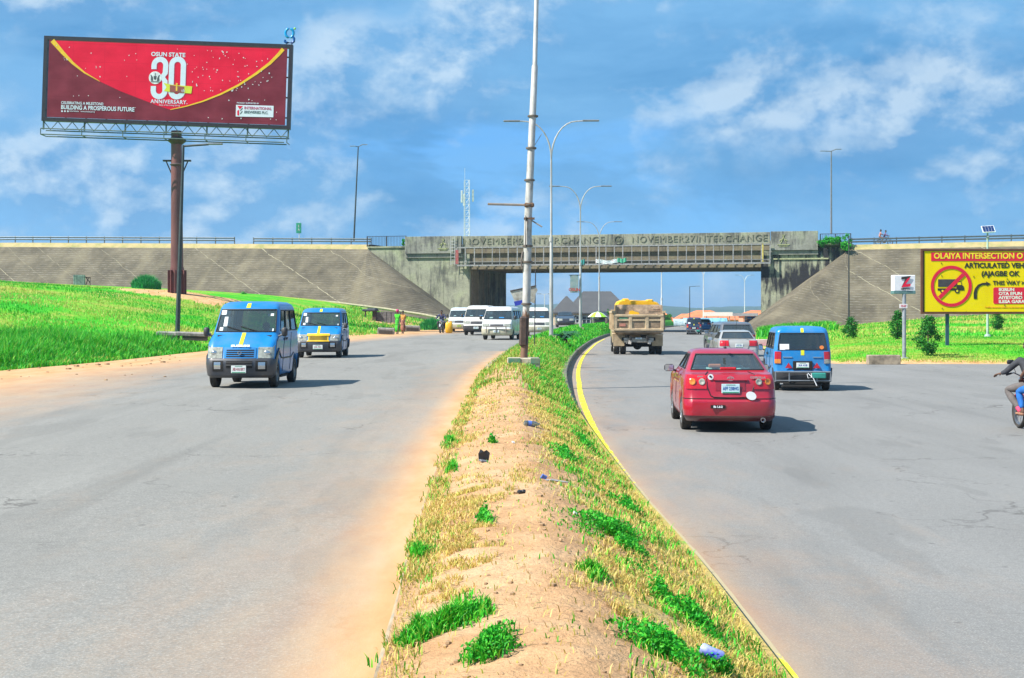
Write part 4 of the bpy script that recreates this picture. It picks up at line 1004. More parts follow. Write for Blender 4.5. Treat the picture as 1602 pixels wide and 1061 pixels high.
text('state_text', 'OSUN STATE', 33 * ts, at_(790, 212), wht, bc, off=.012, sx=1.02)
def numeral(name, cx_, mat, dx, off, kind):
    wv, hv, th = 40, 232, 30     # half width, height, stroke in crop px
    mb = MB(); cy_ = 344
    def arc(c, r0, a0_, a1_, n=10): return [(c[0] + r0 * math.cos(a0_ + (a1_ - a0_) * i / n), c[1] - r0 * math.sin(a0_ + (a1_ - a0_) * i / n)) for i in range(n + 1)]
    pi = math.pi
    if kind == '0': path = arc((0, -hv / 2 + wv + th / 2 - 12), wv - 6, 0, pi) + arc((0, hv / 2 - wv - th / 2 + 12), wv - 6, pi, 2 * pi) ; path.append(path[0])
    else: path = [(-wv + 6, -50)] + arc((0, -hv / 2 + wv + 4), wv - 6, pi, 0) + [(wv - 8, -28), (wv - 24, -5), (wv - 8, 18)] + arc((0, hv / 2 - wv - 4), wv - 6, 0, -pi) + [(-wv + 6, 46)]
    pts = [Vector((p[0], p[1])) for p in path]; n = len(pts)
    L_, R_2 = [], []
    for i in range(n):
        a = pts[i - 1] if i else (pts[-2] if kind == '0' else pts[0]); b_ = pts[i + 1] if i < n - 1 else (pts[1] if kind == '0' else pts[-1])
        dd = (b_ - a).normalized(); nn = Vector((-dd.y, dd.x)) * (th / 2); L_.append(pts[i] + nn); R_2.append(pts[i] - nn)
    for i in range(n - 1):
        q = [L_[i], L_[i + 1], R_2[i + 1], R_2[i]]; mb.add([at_(cx_ + k.x + dx, cy_ + k.y + dx * .6, off) for k in q], [(0, 1, 2, 3)])
    return mb.build(name, mat, bc)
numeral('numeral_shadow', 744, shm, 5, .285, '3'); numeral('numeral_shadow', 846, shm, 5, .285, '0')
numeral('numeral', 744, wht, 0, .295, '3'); numeral('numeral', 846, wht, 0, .298, '0')
def disc(name, c, r, off, mat, par=bc, n=24, ys=1): return flat(name, [(c[0] + r * math.cos(2 * math.pi * k / n), c[1] + r * ys * math.sin(2 * math.pi * k / n)) for k in range(n)], off, mat, par, .015)
disc('crest_disc', art(719, 343), 37 * ts, .315, M('crest_pale', (.72, .74, .78), .5)); 
crm_ = M('crest_ink', (.07, .08, .09), .5); mb = MB(); a0_, b0_ = art(719, 345)
for s in (-1, 1):
    mb.prism([(a0_ + s * k[0] * ts, b0_ + k[1] * ts) for k in ((10, -18), (26, -16), (24, 6), (28, 20), (20, 16), (12, 2))], -OF(.325), -OF(.32), 'xz')
mb.prism([(a0_ + k[0] * ts, b0_ + k[1] * ts) for k in ((-9, 12), (9, 12), (8, -4), (0, -14), (-8, -4))], -OF(.325), -OF(.32), 'xz'); mb.prism([(a0_ + k[0] * ts, b0_ + k[1] * ts) for k in ((-26, -19), (26, -19), (26, -25), (-26, -25))], -OF(.325), -OF(.32), 'xz')
mb.tube([(a0_, -OF(.32), b0_ + 14 * ts), (a0_, -OF(.32), b0_ + 30 * ts)], 2 * ts, 5); mb.build('crest_figure', crm_, bc)
rb = [(768, 372), (815, 382), (935, 392), (931, 432), (812, 425), (772, 418), (786, 396)]
flat('ribbon', [art(*p) for p in rb], .33, M('ribbon_yellow', (.62, .62, .03), .5, var=.05))
flat('ribbon_middle', [art(*p) for p in ((806, 384), (890, 394), (888, 430), (806, 424))], .345, M('ribbon_brown', (.30, .07, .06), .5))
text('one_text', '1', 62 * ts, at_(845, 398, .36), M('ribbon_gold', (.80, .50, .05), .5), bc, off=.02); text('th_text', 'th', 26 * ts, at_(884, 416, .36), wht, bc)
text('anniversary_text', 'ANNIVERSARY.', 31 * ts, at_(804, 480), wht, bc, off=.008, space=1.12, sx=.93)
text('tag_text', 'State of the Living Spring', 12 * ts, at_(806, 499), wht, bc)
text('slogan_text', 'CELEBRATING A MILESTONE:', 22 * ts, at_(180, 488), wht, bc, align='LEFT', off=.004, sx=.86); text('slogan_text', 'BUILDING A PROSPEROUS FUTURE', 34 * ts, at_(180, 514), wht, bc, align='LEFT', off=.01, sx=.80)
for k in range(3): disc('social_dot', art(187 + k * 17, 537), 5 * ts, .3, wht)
text('address_text', 'osunstate', 14 * ts, at_(230, 535), wht, bc, align='LEFT'); text('address_text', 'www.osunstate.gov.ng', 13 * ts, at_(294, 537), wht, bc, align='LEFT', sx=.7)
flat('sponsor_box', [art(1192, 494), art(1410, 499), art(1410, 563), art(1192, 560)], .30, M('sponsor_white', (.66, .70, .80), .5, var=.04))
flat('sponsor_mark', [art(1200, 500), art(1232, 501), art(1214, 520)], .32, redm); flat('sponsor_mark', [art(1200, 528), art(1210, 522), art(1212, 555), art(1201, 552)], .32, redm); 
for dy in (0, 18): flat('sponsor_mark', [art(1216, 526 + dy), art(1229, 510 + dy), art(1232, 514 + dy), art(1219, 530 + dy)], .322, crm_)
text('sponsor_text', 'INTERNATIONAL', 22 * ts, at_(1240, 512, .32), M('sponsor_red', (.5, .05, .15), .5), bc, align='LEFT', off=.006, sx=.93); text('sponsor_text', 'BREWERIES PLC.', 22 * ts, at_(1240, 535, .32), M('sponsor_grey', (.10, .13, .15), .5), bc, align='LEFT', off=.006, sx=.88)
text('sponsor_text', 'PROUDLY SUPPORTED BY', 11 * ts, at_(1196, 483, .3), wht, bc, align='LEFT', off=.003)
# little slits and grommets over the vinyl
rs = random.Random(5); mb = MB()
for k in range(125):
    if rs.random() < .55: u, v_ = rs.uniform(.03, .97), rs.choice([.08, .16, .24, .34, .44, .56, .70, .85, .93]) + rs.uniform(-.02, .02)
    else: u, v_ = rs.uniform(.6, .95), rs.uniform(.05, .6)
    cx_, cy_ = (u - .5) * W2, (.5 - v_) * H2; s = rs.uniform(.035, .06); a = rs.uniform(-.6, .6)
    if abs(cx_ + .15) < 1.4 and v_ > .1: continue
    mb.box((cx_, -.262, cy_), (s * rs.choice((1, 1, 1.5)), .01, s * rs.choice((1.0, 1.6))), rot=Euler((0, a, 0)))
mb.build('slits', M('slit_white', (.65, .68, .72), .6), bc)
# catwalk truss under the board
tw = M('truss_green', (.06, .10, .09), .6); zz = -Hb / 2 - fw / 2
mb = MB(); ht = .62
for (yy_, z_) in ((-.75, zz - ht), (.5, zz - ht), (-.75, zz - ht - .42), (.6, zz - ht - .42)): mb.tube([(-Wb / 2, yy_, z_), (Wb / 2 if z_ > zz - ht - .1 else Wb / 2 - .2, yy_, z_)], .045, 5)
n = 34
for k in range(n):
    a = -Wb / 2 + Wb * k / n; b_ = a + Wb / n; s = k % 2
    mb.tube([(a, -.15, zz - (ht if s else 0)), (b_, -.15, zz - (0 if s else ht))], .03, 4, cap=False)
for k in range(7):
    a = -Wb / 2 + Wb * k / 6; mb.box((a, -.1, zz - ht / 2), (.1, .12, ht)); mb.tube([(a, -.75, zz - ht), (a, -.75, zz - ht - .42)], .035, 4); mb.tube([(a, -.75, zz - ht - .42), (a, .6, zz - ht - .42)], .04, 4)
mb.build('catwalk', tw, bc)
# number 8 emblem on top
bl8 = M('emblem_cyan', (.0, .28, .62), .3); bl9 = M('emblem_blue', (.0, .09, .35), .3)
ez = bp(0, 74)[2] + oz; e8 = empty('rooftop_emblem', (PX(446.5, d - 2.5), d - .6, PZ(74, d)), 0, 'blue ring shaped emblem with a green dot on top of the billboard', 'emblem')
q = d / FPX
mb = MB(); pts = [(6.2 * q * math.cos(a), 0, (19.5 + 7.0 * math.sin(a)) * q) for a in [i * math.pi / 10 for i in range(21)]]; mb.tube(pts, 2.0 * q, 8, cap=False); mb.build('upper_ring', bl8, e8, 50)
mb = MB(); mb.tube([(-7 * q, 0, 9 * q), (-7 * q, 0, 6 * q), (-4 * q, 0, 4.5 * q), (4 * q, 0, 4.5 * q), (7 * q, 0, 6.5 * q), (7.2 * q, 0, 11 * q), (5 * q, 0, 14 * q)], 2.0 * q, 8); mb.build('lower_hook', bl9, e8, 50)
mb = MB(); mb.ball((8.2 * q, 0, 26.5 * q), 1.8 * q); mb.build('green_dot', M('dot_green', (.25, .55, .08), .4), e8, 60)
mb = MB()
for s in (-5, 3.5): mb.tube([(s * q, 0, -1 * q), (s * q, 0, 4.5 * q)], .6 * q, 6)
mb.build('strut', rl, e8)

# ------------------------------------------------------------------ yellow direction board (right)
d = 72.0; x0 = PX(1441.5, d); zg_ = HG(PX(1483, d), d); Wy, Hy_ = 9.6, (490 - 391) / FPX * d
ycx = x0 + Wy / 2; zc = (PZ(391, d) + PZ(490, d)) / 2
e = empty('direction_board', (x0, d, zg_ - .1), 0, 'large yellow and red traffic direction board with a no lorries symbol', 'sign board')
ez = zc - (zg_ - .1)
rb_ = M('board_brown', (.13, .04, .02), .6)
mb = MB(); mb.box((Wy / 2, 0, ez), (Wy, .10, Hy_)); mb.build('backing', rb_, e)
mb = MB(); bw = .09
for z in (ez - Hy_ / 2, ez + Hy_ / 2): mb.box((Wy / 2, -.05, z), (Wy + bw, .14, bw))
for xx in (0, Wy): mb.box((xx, -.05, ez), (bw, .14, Hy_ - bw))
mb.build('frame', rb_, e)
yv = bpy.data.materials.new('vinyl_board_yellow'); yv.use_nodes = True; t = yv.node_tree; b = t.nodes['Principled BSDF']; co = N(t, 'ShaderNodeTexCoord').outputs['Object']
L(t, ramp(t, nz(t, mapn(t, co, (1, 1, .5)), .8, 4), [(.3, (.74, .50, .0)), (.7, (.84, .60, .005))]), b.inputs[0]); b.inputs['Roughness'].default_value = .7; b.inputs['Specular IOR Level'].default_value = .12
bn = N(t, 'ShaderNodeBump'); bn.inputs['Strength'].default_value = .4; bn.inputs['Distance'].default_value = .05; L(t, nz(t, mapn(t, co, (.8, .8, 1.6)), 1.5, 3, .5, .8), bn.inputs[0]); L(t, bn.outputs[0], b.inputs['Normal'])
mb = MB(); mb.box((Wy / 2 + .03, -.06, ez), (Wy - .2, .02, Hy_ - .14)); mb.build('yellow_sheet', yv, e)
def yp(cx_, cy_, off=.085):   # crop coordinates of zoom (1390,380)-(1602,580), 5.307 px per px
    px, py = 1390 + cx_ / 5.307, 380 + cy_ / 5.307; return (PX(px, d) - x0, -off, PZ(py, d) - (zg_ - .1))
q = d / FPX / 5.307
rd = M('board_red', (.66, .005, .04), .45, var=.06); bkm = M('board_black', (.025, .02, .015), .5); yt = M('board_yellow_ink', (.84, .62, .02), .5); wp = M('board_white_ink', (.75, .72, .70), .5)
def yflat(name, poly, off, mat):
    mb = MB(); mb.prism([(yp(*p)[0], yp(*p)[2]) for p in poly], -off - .006, -off, 'xz'); return mb.build(name, mat, e)
yflat('title_band', [(350, 80), (2300, 80), (2300, 152), (350, 152)], .078, rd)
text('title_text', 'OLAIYA INTERSECTION O', 67 * q, yp(372, 111, .092), yt, e, align='LEFT', off=.012, sx=.94)
text('board_text', 'ARTICULATED VEHICLES', 58 * q, yp(628, 190), bkm, e, align='LEFT', off=.012, sx=.98)
text('board_text', '(AJAGBE OK', 58 * q, yp(766, 258), bkm, e, align='LEFT', off=.012, sx=.99)
text('board_text', 'THIS WAY >', 48 * q, yp(862, 335), bkm, e, align='LEFT', off=.008, sx=1.0)
yflat('town_panel', [(866, 380), (876, 370), (1700, 370), (1700, 508), (876, 508), (866, 498)], .078, rd)
for k, s in enumerate(('IKIRUN', 'OTA EFUN', 'AIYETORO', 'ILESA GARAGE')): text('town_text', s, 35 * q, yp(910, 390 + k * 33), wp, e, align='LEFT', off=.008, sx=1.15)
text('small_print', 'Traffic diversion notice to all road users', 17 * q, yp(796, 536), M('print_orange', (.70, .18, .02), .5), e, align='LEFT', sx=1.2)
# prohibition ring, lorry and slash
def ring(name, c, r0, r1, mat, off, n=40):
    mb = MB()
    for k in range(n):
        a, b_ = 2 * math.pi * k / n, 2 * math.pi * (k + 1) / n
        mb.add([yp(c[0] + r * math.cos(t_), c[1] + r * math.sin(t_), off) for r, t_ in ((r0, a), (r1, a), (r1, b_), (r0, b_))], [(0, 1, 2, 3)])
    return mb.build(name, mat, e)
ring('prohibition_ring', (517, 361), 144, 171, rd, .094)
yflat('lorry_symbol', [(408, 303), (556, 303), (556, 366), (408, 366)], .078, M('lorry_ink', (.05, .04, .05), .5))
yflat('lorry_symbol', [(404, 378), (624, 378), (624, 396), (404, 396)], .079, bkm)
yflat('lorry_symbol', [(560, 322), (600, 322), (606, 352), (620, 360), (624, 390), (560, 390)], .081, bkm); yflat('lorry_window', [(568, 328), (596, 328), (601, 350), (568, 350)], .088, yv)
for cx_ in (444, 566): ring('wheel_symbol', (cx_, 400), 0.01, 20, bkm, .090, 18); ring('wheel_symbol', (cx_, 400), 0.01, 9, yt, .0925, 12)
yflat('slash', [(606, 252), (630, 272), (428, 468), (406, 446)], .095, rd)
yflat('curved_arrow', [(704, 466), (702, 420), (712, 380), (738, 348), (775, 333), (808, 331), (804, 320), (844, 342), (812, 360), (808, 350), (775, 352), (750, 366), (735, 392), (729, 425), (730, 466)], .082, bkm)
mb = MB()
for (cx_, cy_) in ((434, 170), (705, 162), (972, 157), (437, 274), (703, 282), (980, 300), (442, 545), (640, 574), (960, 518), (1092, 455)): a = yp(cx_, cy_, .09); mb.box(a, (.025, .02, .07))
mb.build('tie_holes', bkm, e)
bp_ = M('post_blue', (.03, .08, .13), .5, .2)
for pxx in (1483, 1483 + 200):
    xx = PX(pxx, d) - x0; mb = MB(); mb.box((xx, .12, (ez - Hy_ / 2 + .2) / 2 + .0), (.16, .12, ez - Hy_ / 2 + .6)); mb.build('post', bp_, e)
# small bank sign
d = 62.0; x = PX(1414.5, d); zg_ = HG(x, d); q = d / FPX
e = empty('bank_sign', (x, d, zg_ - .1), 0, 'small white sign box with a red and black Z on a grey post', 'sign'); oz = zg_ - .1
mb = MB(); mb.tube([(0, 0, 0), (0, 0, PZ(460, d) - oz)], .085, 12); mb.lathe((0, 0, .05), [(.22, 0), (.2, .08), (.09, .1)], n=12); mb.build('post', M('post_grey', (.28, .31, .34), .5, .2), e, 40)
mb = MB(); mb.box((-.3 * q, .14, PZ(443, d) - oz), (34 * q, .42, 25 * q), bev=.02, rot=Euler((0, 0, R(4)))); bx = mb.build('sign_box', M('sign_white', (.74, .75, .76), .4, var=.04), e)
mb = MB(); mb.box((-.3 * q, .14, PZ(457.5, d) - oz), (35 * q, .43, 5 * q), bev=.01, rot=Euler((0, 0, R(4)))); mb.build('lower_band', M('band_green', (.10, .20, .19), .5), e)
def zp(cx_, cy_, off=-.11): px, py = 1390 + cx_ / 5.307, 380 + cy_ / 5.307; return (PX(px, d) - x, off - (PX(px, d) - x) * -.07, PZ(py, d) - oz)
def zflat(name, poly, mat, off=-.09): mb = MB(); mb.prism([(zp(*p)[0], zp(*p)[2]) for p in poly], off - .01, off, 'xz'); o = mb.build(name, mat, e); return o
zflat('letter_z', [(104, 284), (180, 276), (170, 300), (150, 302), (120, 345), (104, 366), (128, 318), (136, 300), (100, 304)], bkm); zflat('letter_z', [(176, 284), (166, 306), (138, 345), (180, 340), (176, 362), (102, 370), (118, 345), (150, 300)], rd, -.092)
text('sign_text', 'ZENITH', 19 * d / FPX / 5.307, zp(136, 383, -.10), bkm, e, off=.004, sx=1.15)
mb = MB(); mb.box((-2 * q, -.08, PZ(479, d) - oz), (12 * q, .04, 6.5 * q)); mb.build('notice', M('notice_white', (.68, .66, .66), .5, var=.1), e)
text('notice_text', 'TO LET', 4.2 * q, (-2 * q, -.105, PZ(479, d) - oz), rd, e, sx=.6)
# ------------------------------------------------------------------ vehicles: a hull lofted from plan-view outlines
class Hull:
    KEYS = ('z', 'yf', 'yr', 'w', 'rf', 'rr', 'bf', 'br')
    def __init__(s, rows, wheels, wr, belt, holes):
        s.rows = np.array(rows, float); s.wheels = wheels; s.wr = wr; s.belt = belt; s.holes = holes
    def lev(s, t):
        t = min(max(t, 0), len(s.rows) - 1); i = min(int(t), len(s.rows) - 2); f = t - i
        return s.rows[i] * (1 - f) + s.rows[i + 1] * f
    def S(s, u, t):
        z, yf, yr, w_, rf, rr, bf, br = s.lev(t); sg = 1
        if u < 0: sg = -1; u = -u
        if u > 5: sg = -sg; u = 10 - u
        xf = w_ - rf; ycf = yf - bf * (xf / w_) ** 2; yF = ycf - rf
        xr = w_ - rr; ycr = yr + br * (xr / w_) ** 2; yR = ycr + rr
        if u <= 1: x = xf * u; y = yf - bf * (x / w_) ** 2
        elif u <= 2: a = (u - 1) * math.pi / 2; x = xf + rf * math.sin(a); y = yF + rf * math.cos(a)
        elif u <= 3: x = w_; y = yF + (yR - yF) * (u - 2)
        elif u <= 4: a = (u - 3) * math.pi / 2; x = xr + rr * math.cos(a); y = yR - rr * math.sin(a)
        else: x = xr * (5 - u); y = yr + br * (x / w_) ** 2
        if 1.2 < u < 3.8 and t < s.belt:
            zb0 = s.rows[0][0]; zB = s.rows[s.belt][0]
            for yw in s.wheels:
                Ra = s.wr + .065; dy = abs(y - yw)
                if dy < Ra:
                    za = s.wr + math.sqrt(Ra * Ra - dy * dy)
                    if za > zb0: z = max(z, za + (z - zb0) * (zB - za) / (zB - zb0))
        return Vector((sg * x, y, z))
    def nrm(s, u, t):
        e = .02; a = s.S(u + e, t) - s.S(u - e, t); b = s.S(u, t + e) - s.S(u, t - e)
        n = a.cross(b); n.normalize(); p = s.S(u, t)
        if n.dot(Vector((p.x, p.y * .4, .3 * (p.z - .7)))) < 0: n = -n
        return n
    def body(s, mat, parent, name='body'):
        ub = set([0, .35, .7, 1, 1.25, 1.5, 1.75, 2, 3, 3.25, 3.5, 3.75, 4, 4.3, 4.65, 5]) | set(2 + i / 34 for i in range(35))
        tb = set(range(len(s.rows)))
        for (u0, u1, t0, t1) in s.holes: ub |= {u0, u1}; tb |= {t0, t1}
        ub = sorted(x for x in ub if 0 <= x <= 5); tb = sorted(tb); mb = MB(); n = len(ub)
        for sg in (1, -1):
            vs = [s.S(u, t) for t in tb for u in ub]
            for v_ in vs: v_.x *= sg
            fs = []
            for j in range(len(tb) - 1):
                for i in range(n - 1):
                    um, tm = (ub[i] + ub[i + 1]) / 2, (tb[j] + tb[j + 1]) / 2
                    if any(h[0] < um < h[1] and h[2] < tm < h[3] for h in s.holes): continue
                    fs.append((j * n + i, j * n + i + 1, (j + 1) * n + i + 1, (j + 1) * n + i))
            mb.add(vs, fs)
        T = tb[-1]; vs = []; 
        for u in ub: p = s.S(u, T); vs += [p, Vector((-p.x, p.y, p.z))]
        mb.add(vs, [(2 * i, 2 * i + 2, 2 * i + 3, 2 * i + 1) for i in range(n - 1)])
        return mb.build(name, mat, parent, 38)
    def patch(s, name, u0, u1, t0, t1, off, mat, parent, nu=6, nt_=4, th=.02, inset=None, smooth=40):
        A = [[s.S(u0 + (u1 - u0) * i / nu, t0 + (t1 - t0) * j / nt_) for i in range(nu + 1)] for j in range(nt_ + 1)]
        Nn = [[s.nrm(u0 + (u1 - u0) * i / nu, t0 + (t1 - t0) * j / nt_) for i in range(nu + 1)] for j in range(nt_ + 1)]
        mb = MB(); w_ = nu + 1
        top_ = [A[j][i] + Nn[j][i] * off for j in range(nt_ + 1) for i in range(w_)]; bot_ = [A[j][i] + Nn[j][i] * (off - th) for j in range(nt_ + 1) for i in range(w_)]
        m_ = len(top_); fs = []
        for j in range(nt_):
            for i in range(nu):
                q = (j * w_ + i, j * w_ + i + 1, (j + 1) * w_ + i + 1, (j + 1) * w_ + i); fs.append(q)
                if th: fs.append(tuple(k + m_ for k in q[::-1]))
        if th:
            bd = [i for i in range(w_)] + [j * w_ + nu for j in range(1, nt_ + 1)] + [nt_ * w_ + i for i in range(nu - 1, -1, -1)] + [j * w_ for j in range(nt_ - 1, 0, -1)]
            for k in range(len(bd)): a, b_ = bd[k], bd[(k + 1) % len(bd)]; fs.append((a, b_, b_ + m_, a + m_))
        mb.add(top_ + bot_, fs); return mb.build(name, mat, parent, smooth)
    def both(s, name, u0, u1, t0, t1, off, mat, parent, **k):
        return [s.patch(name, u0, u1, t0, t1, off, mat, parent, **k), s.patch(name, -u1, -u0, t0, t1, off, mat, parent, **k)]
    def seam(s, name, pts, mat, parent, r=.006, off=.002):
        mb = MB(); P_ = []
        for (a, b_) in zip(pts[:-1], pts[1:]):
            for k in range(6): f = k / 6; u, t = a[0] + (b_[0] - a[0]) * f, a[1] + (b_[1] - a[1]) * f; P_.append(s.S(u, t) + s.nrm(u, t) * off)
        P_.append(s.S(*pts[-1]) + s.nrm(*pts[-1]) * off); mb.tube(P_, r, 5); return mb.build(name, mat, parent)
    def window(s, name, u0, u1, t0, t1, g, parent, rub, nu=8):
        o = s.patch(name, u0, u1, t0, t1, -.004, g, parent, nu=nu, nt_=5, th=0)
        mb = MB(); P_ = []
        for (a, b_, n_) in (((u0, t0), (u1, t0), nu), ((u1, t0), (u1, t1), 5), ((u1, t1), (u0, t1), nu), ((u0, t1), (u0, t0), 5)):
            for k in range(n_): f = k / n_; u, t = a[0] + (b_[0] - a[0]) * f, a[1] + (b_[1] - a[1]) * f; P_.append(s.S(u, t) + s.nrm(u, t) * .003)
        P_.append(P_[0]); mb.tube(P_, .014, 5, cap=False); mb.build('window_seal', rub, o); return o

rub = M('black_rubber', (.014, .014, .015), .6, var=.2); blkp = M('black_plastic', (.035, .036, .04), .55, var=.25, dirt=.25, dirtc=(.16, .13, .10)); tyre = M('tyre_rubber', (.022, .021, .02), .85, var=.3, vs=12, dirt=.3, dirtc=(.14, .11, .08))
under = M('underbody', (.012, .011, .010), .9); chrome = M('chrome', (.55, .56, .57), .18, .9, var=.05); steelw = M('wheel_steel', (.20, .20, .20), .45, .6, var=.2, dirt=.4); alloy = M('wheel_alloy', (.42, .43, .44), .3, .8, var=.1)
gdark = glass('glass_dark', (.35, .45, .5), .45, .03); gclear = glass('glass_clear', (.85, 1, 1), .92, .03, .14); gtint = glass('glass_tint', (.6, .75, .78), .72, .04, .13)
seatm = M('seat_dark', (.10, .12, .12), .9); seatt = M('seat_pale', (.42, .66, .60), .8, var=.1); redl = M('tail_red', (.45, .008, .015), .15, coat=.6, var=.12, vs=20); ambl = M('lens_amber', (.60, .20, .03), .15, coat=.5); whl = M('lens_clear', (.34, .35, .30), .15, coat=.6, var=.35, vs=14)
pgreen = M('plate_green', (.02, .25, .12), .5); pw = M('plate_white', (.66, .70, .68), .45, var=.06); pink_ink = M('plate_red_ink', (.40, .05, .06), .5); pblue_ink = M('plate_blue_ink', (.02, .08, .35), .5); mirror_g = M('mirror_glass', (.5, .55, .6), .05, .9, var=.02)
ystripe = M('stripe_yellow', (.66, .66, .02), .5, var=.12, vs=8); wprint = M('print_white', (.72, .74, .76), .5, var=.05)

def wheel_mesh(r, wd, rimm, parent, x, y, side, rim_r=.6, spokes=0):
    e = MB(); hw_ = wd / 2
    e.lathe((0, 0, 0), [(r * rim_r, -hw_ * .9), (r * .90, -hw_), (r * .975, -hw_ * .86), (r, -hw_ * .55), (r * .985, -hw_ * .52), (r, -hw_ * .46), (r, -hw_ * .04), (r * .985, 0), (r, hw_ * .04), (r, hw_ * .46), (r * .985, hw_ * .52), (r, hw_ * .55), (r * .975, hw_ * .86), (r * .90, hw_), (r * rim_r, hw_ * .9), (r * rim_r * .96, hw_ * .6), (r * rim_r * .96, -hw_ * .6), (r * rim_r, -hw_ * .9)], 'x', 30)
    w_ = e.build('wheel', tyre, parent, 40); w_.location = (x, y, r)
    m = MB(); rr = r * rim_r; o = side * hw_
    m.lathe((0, 0, 0), [(rr * .99, o * .86), (rr * .93, o * .92), (rr * .86, o * .55), (rr * .45, o * .42), (rr * .34, o * .72), (rr * .18, o * .82), (.001, o * .82)], 'x', 24)
    if spokes:
        for k in range(spokes): a = 2 * math.pi * k / spokes; m.box((o * .80, math.cos(a) * rr * .56, math.sin(a) * rr * .56), (.03, rr * .22, rr * .8), rot=Euler((a - math.pi / 2, 0, 0)), bev=.008)
    else:
        for k in range(8): a = 2 * math.pi * k / 8; m.lathe((o * .56, math.cos(a) * rr * .66, math.sin(a) * rr * .66), [(rr * .09, 0), (rr * .07, o * .06), (.001, o * .06)], 'x', 8)
    m.build('rim', rimm, w_, 35); return w_
def plate(parent, y, z, wd, hd_, rz, txt, ink, tint=None):
    mb = MB(); mb.box((0, 0, 0), (wd, .012, hd_), bev=.005); s = 1 if rz == 0 else -1
    p = mb.build('number_plate', pw if tint is None else tint, parent); p.location = (0, y, z); p.rotation_euler = (0, 0, rz)
    text('plate_text', txt, hd_ * .52, (0, -.0085, .0), ink, p, ext=.001, off=.001, sx=min(.92, 6.2 / len(txt)))
    mb = MB(); mb.box((0, -.0075, -hd_ * .40), (wd * .9, .003, hd_ * .10)); mb.box((0, -.0075, hd_ * .41), (wd * .5, .003, hd_ * .07)); mb.build('plate_band', pgreen, p); return p
def mirror(parent, x, y, z, mat, sz=(.16, .10, .20), face=-1):
    e = MB(); s = 1 if x > 0 else -1; e.box((0, 0, 0), sz, bev=.035); e.tube([(-s * sz[0] * .4, 0, -sz[2] * .3), (-s * (sz[0] * .5 + .10), -.0, -sz[2] * .55)], .022, 6); m = e.build('wing_mirror', mat, parent, 50); m.location = (x, y, z)
    g = MB(); g.box((0, face * (sz[1] / 2 + .001), 0), (sz[0] * .82, .004, sz[2] * .82)); g.build('mirror_glass', mirror_g, m); return m
def seats(parent, mat, rows_, xs=(-.35, .35), z=.5, hz=.62, wd=.44, head=True):
    for y in rows_:
        for x in xs:
            m = MB(); m.box((x, y + .22, z), (wd, .46, .16), bev=.05); m.box((x, y, z + hz / 2), (wd, .14, hz), bev=.055, rot=Euler((R(-0), 0, 0)))
            if head: m.box((x, y - .02, z + hz + .09), (wd * .62, .11, .19), bev=.045)
            m.build('seat', mat, parent, 50)
def shell(parent, hull, x, y0, y1, z0, z1):
    m = MB(); m.box((0, (y0 + y1) / 2, (z0 + z1) / 2), (2 * x, y1 - y0, z1 - z0)); m.box((0, 0, z0 + .03), (2 * x + .16, .9, .12)); m.build('underbody', under, parent)

def paint(name, c, dirt=.2, rough=.35, coat=.4, var=.08): return M(name, c, rough, 0, var=var, vs=.9, coat=coat, dirt=dirt, dirtc=(.30, .23, .16))

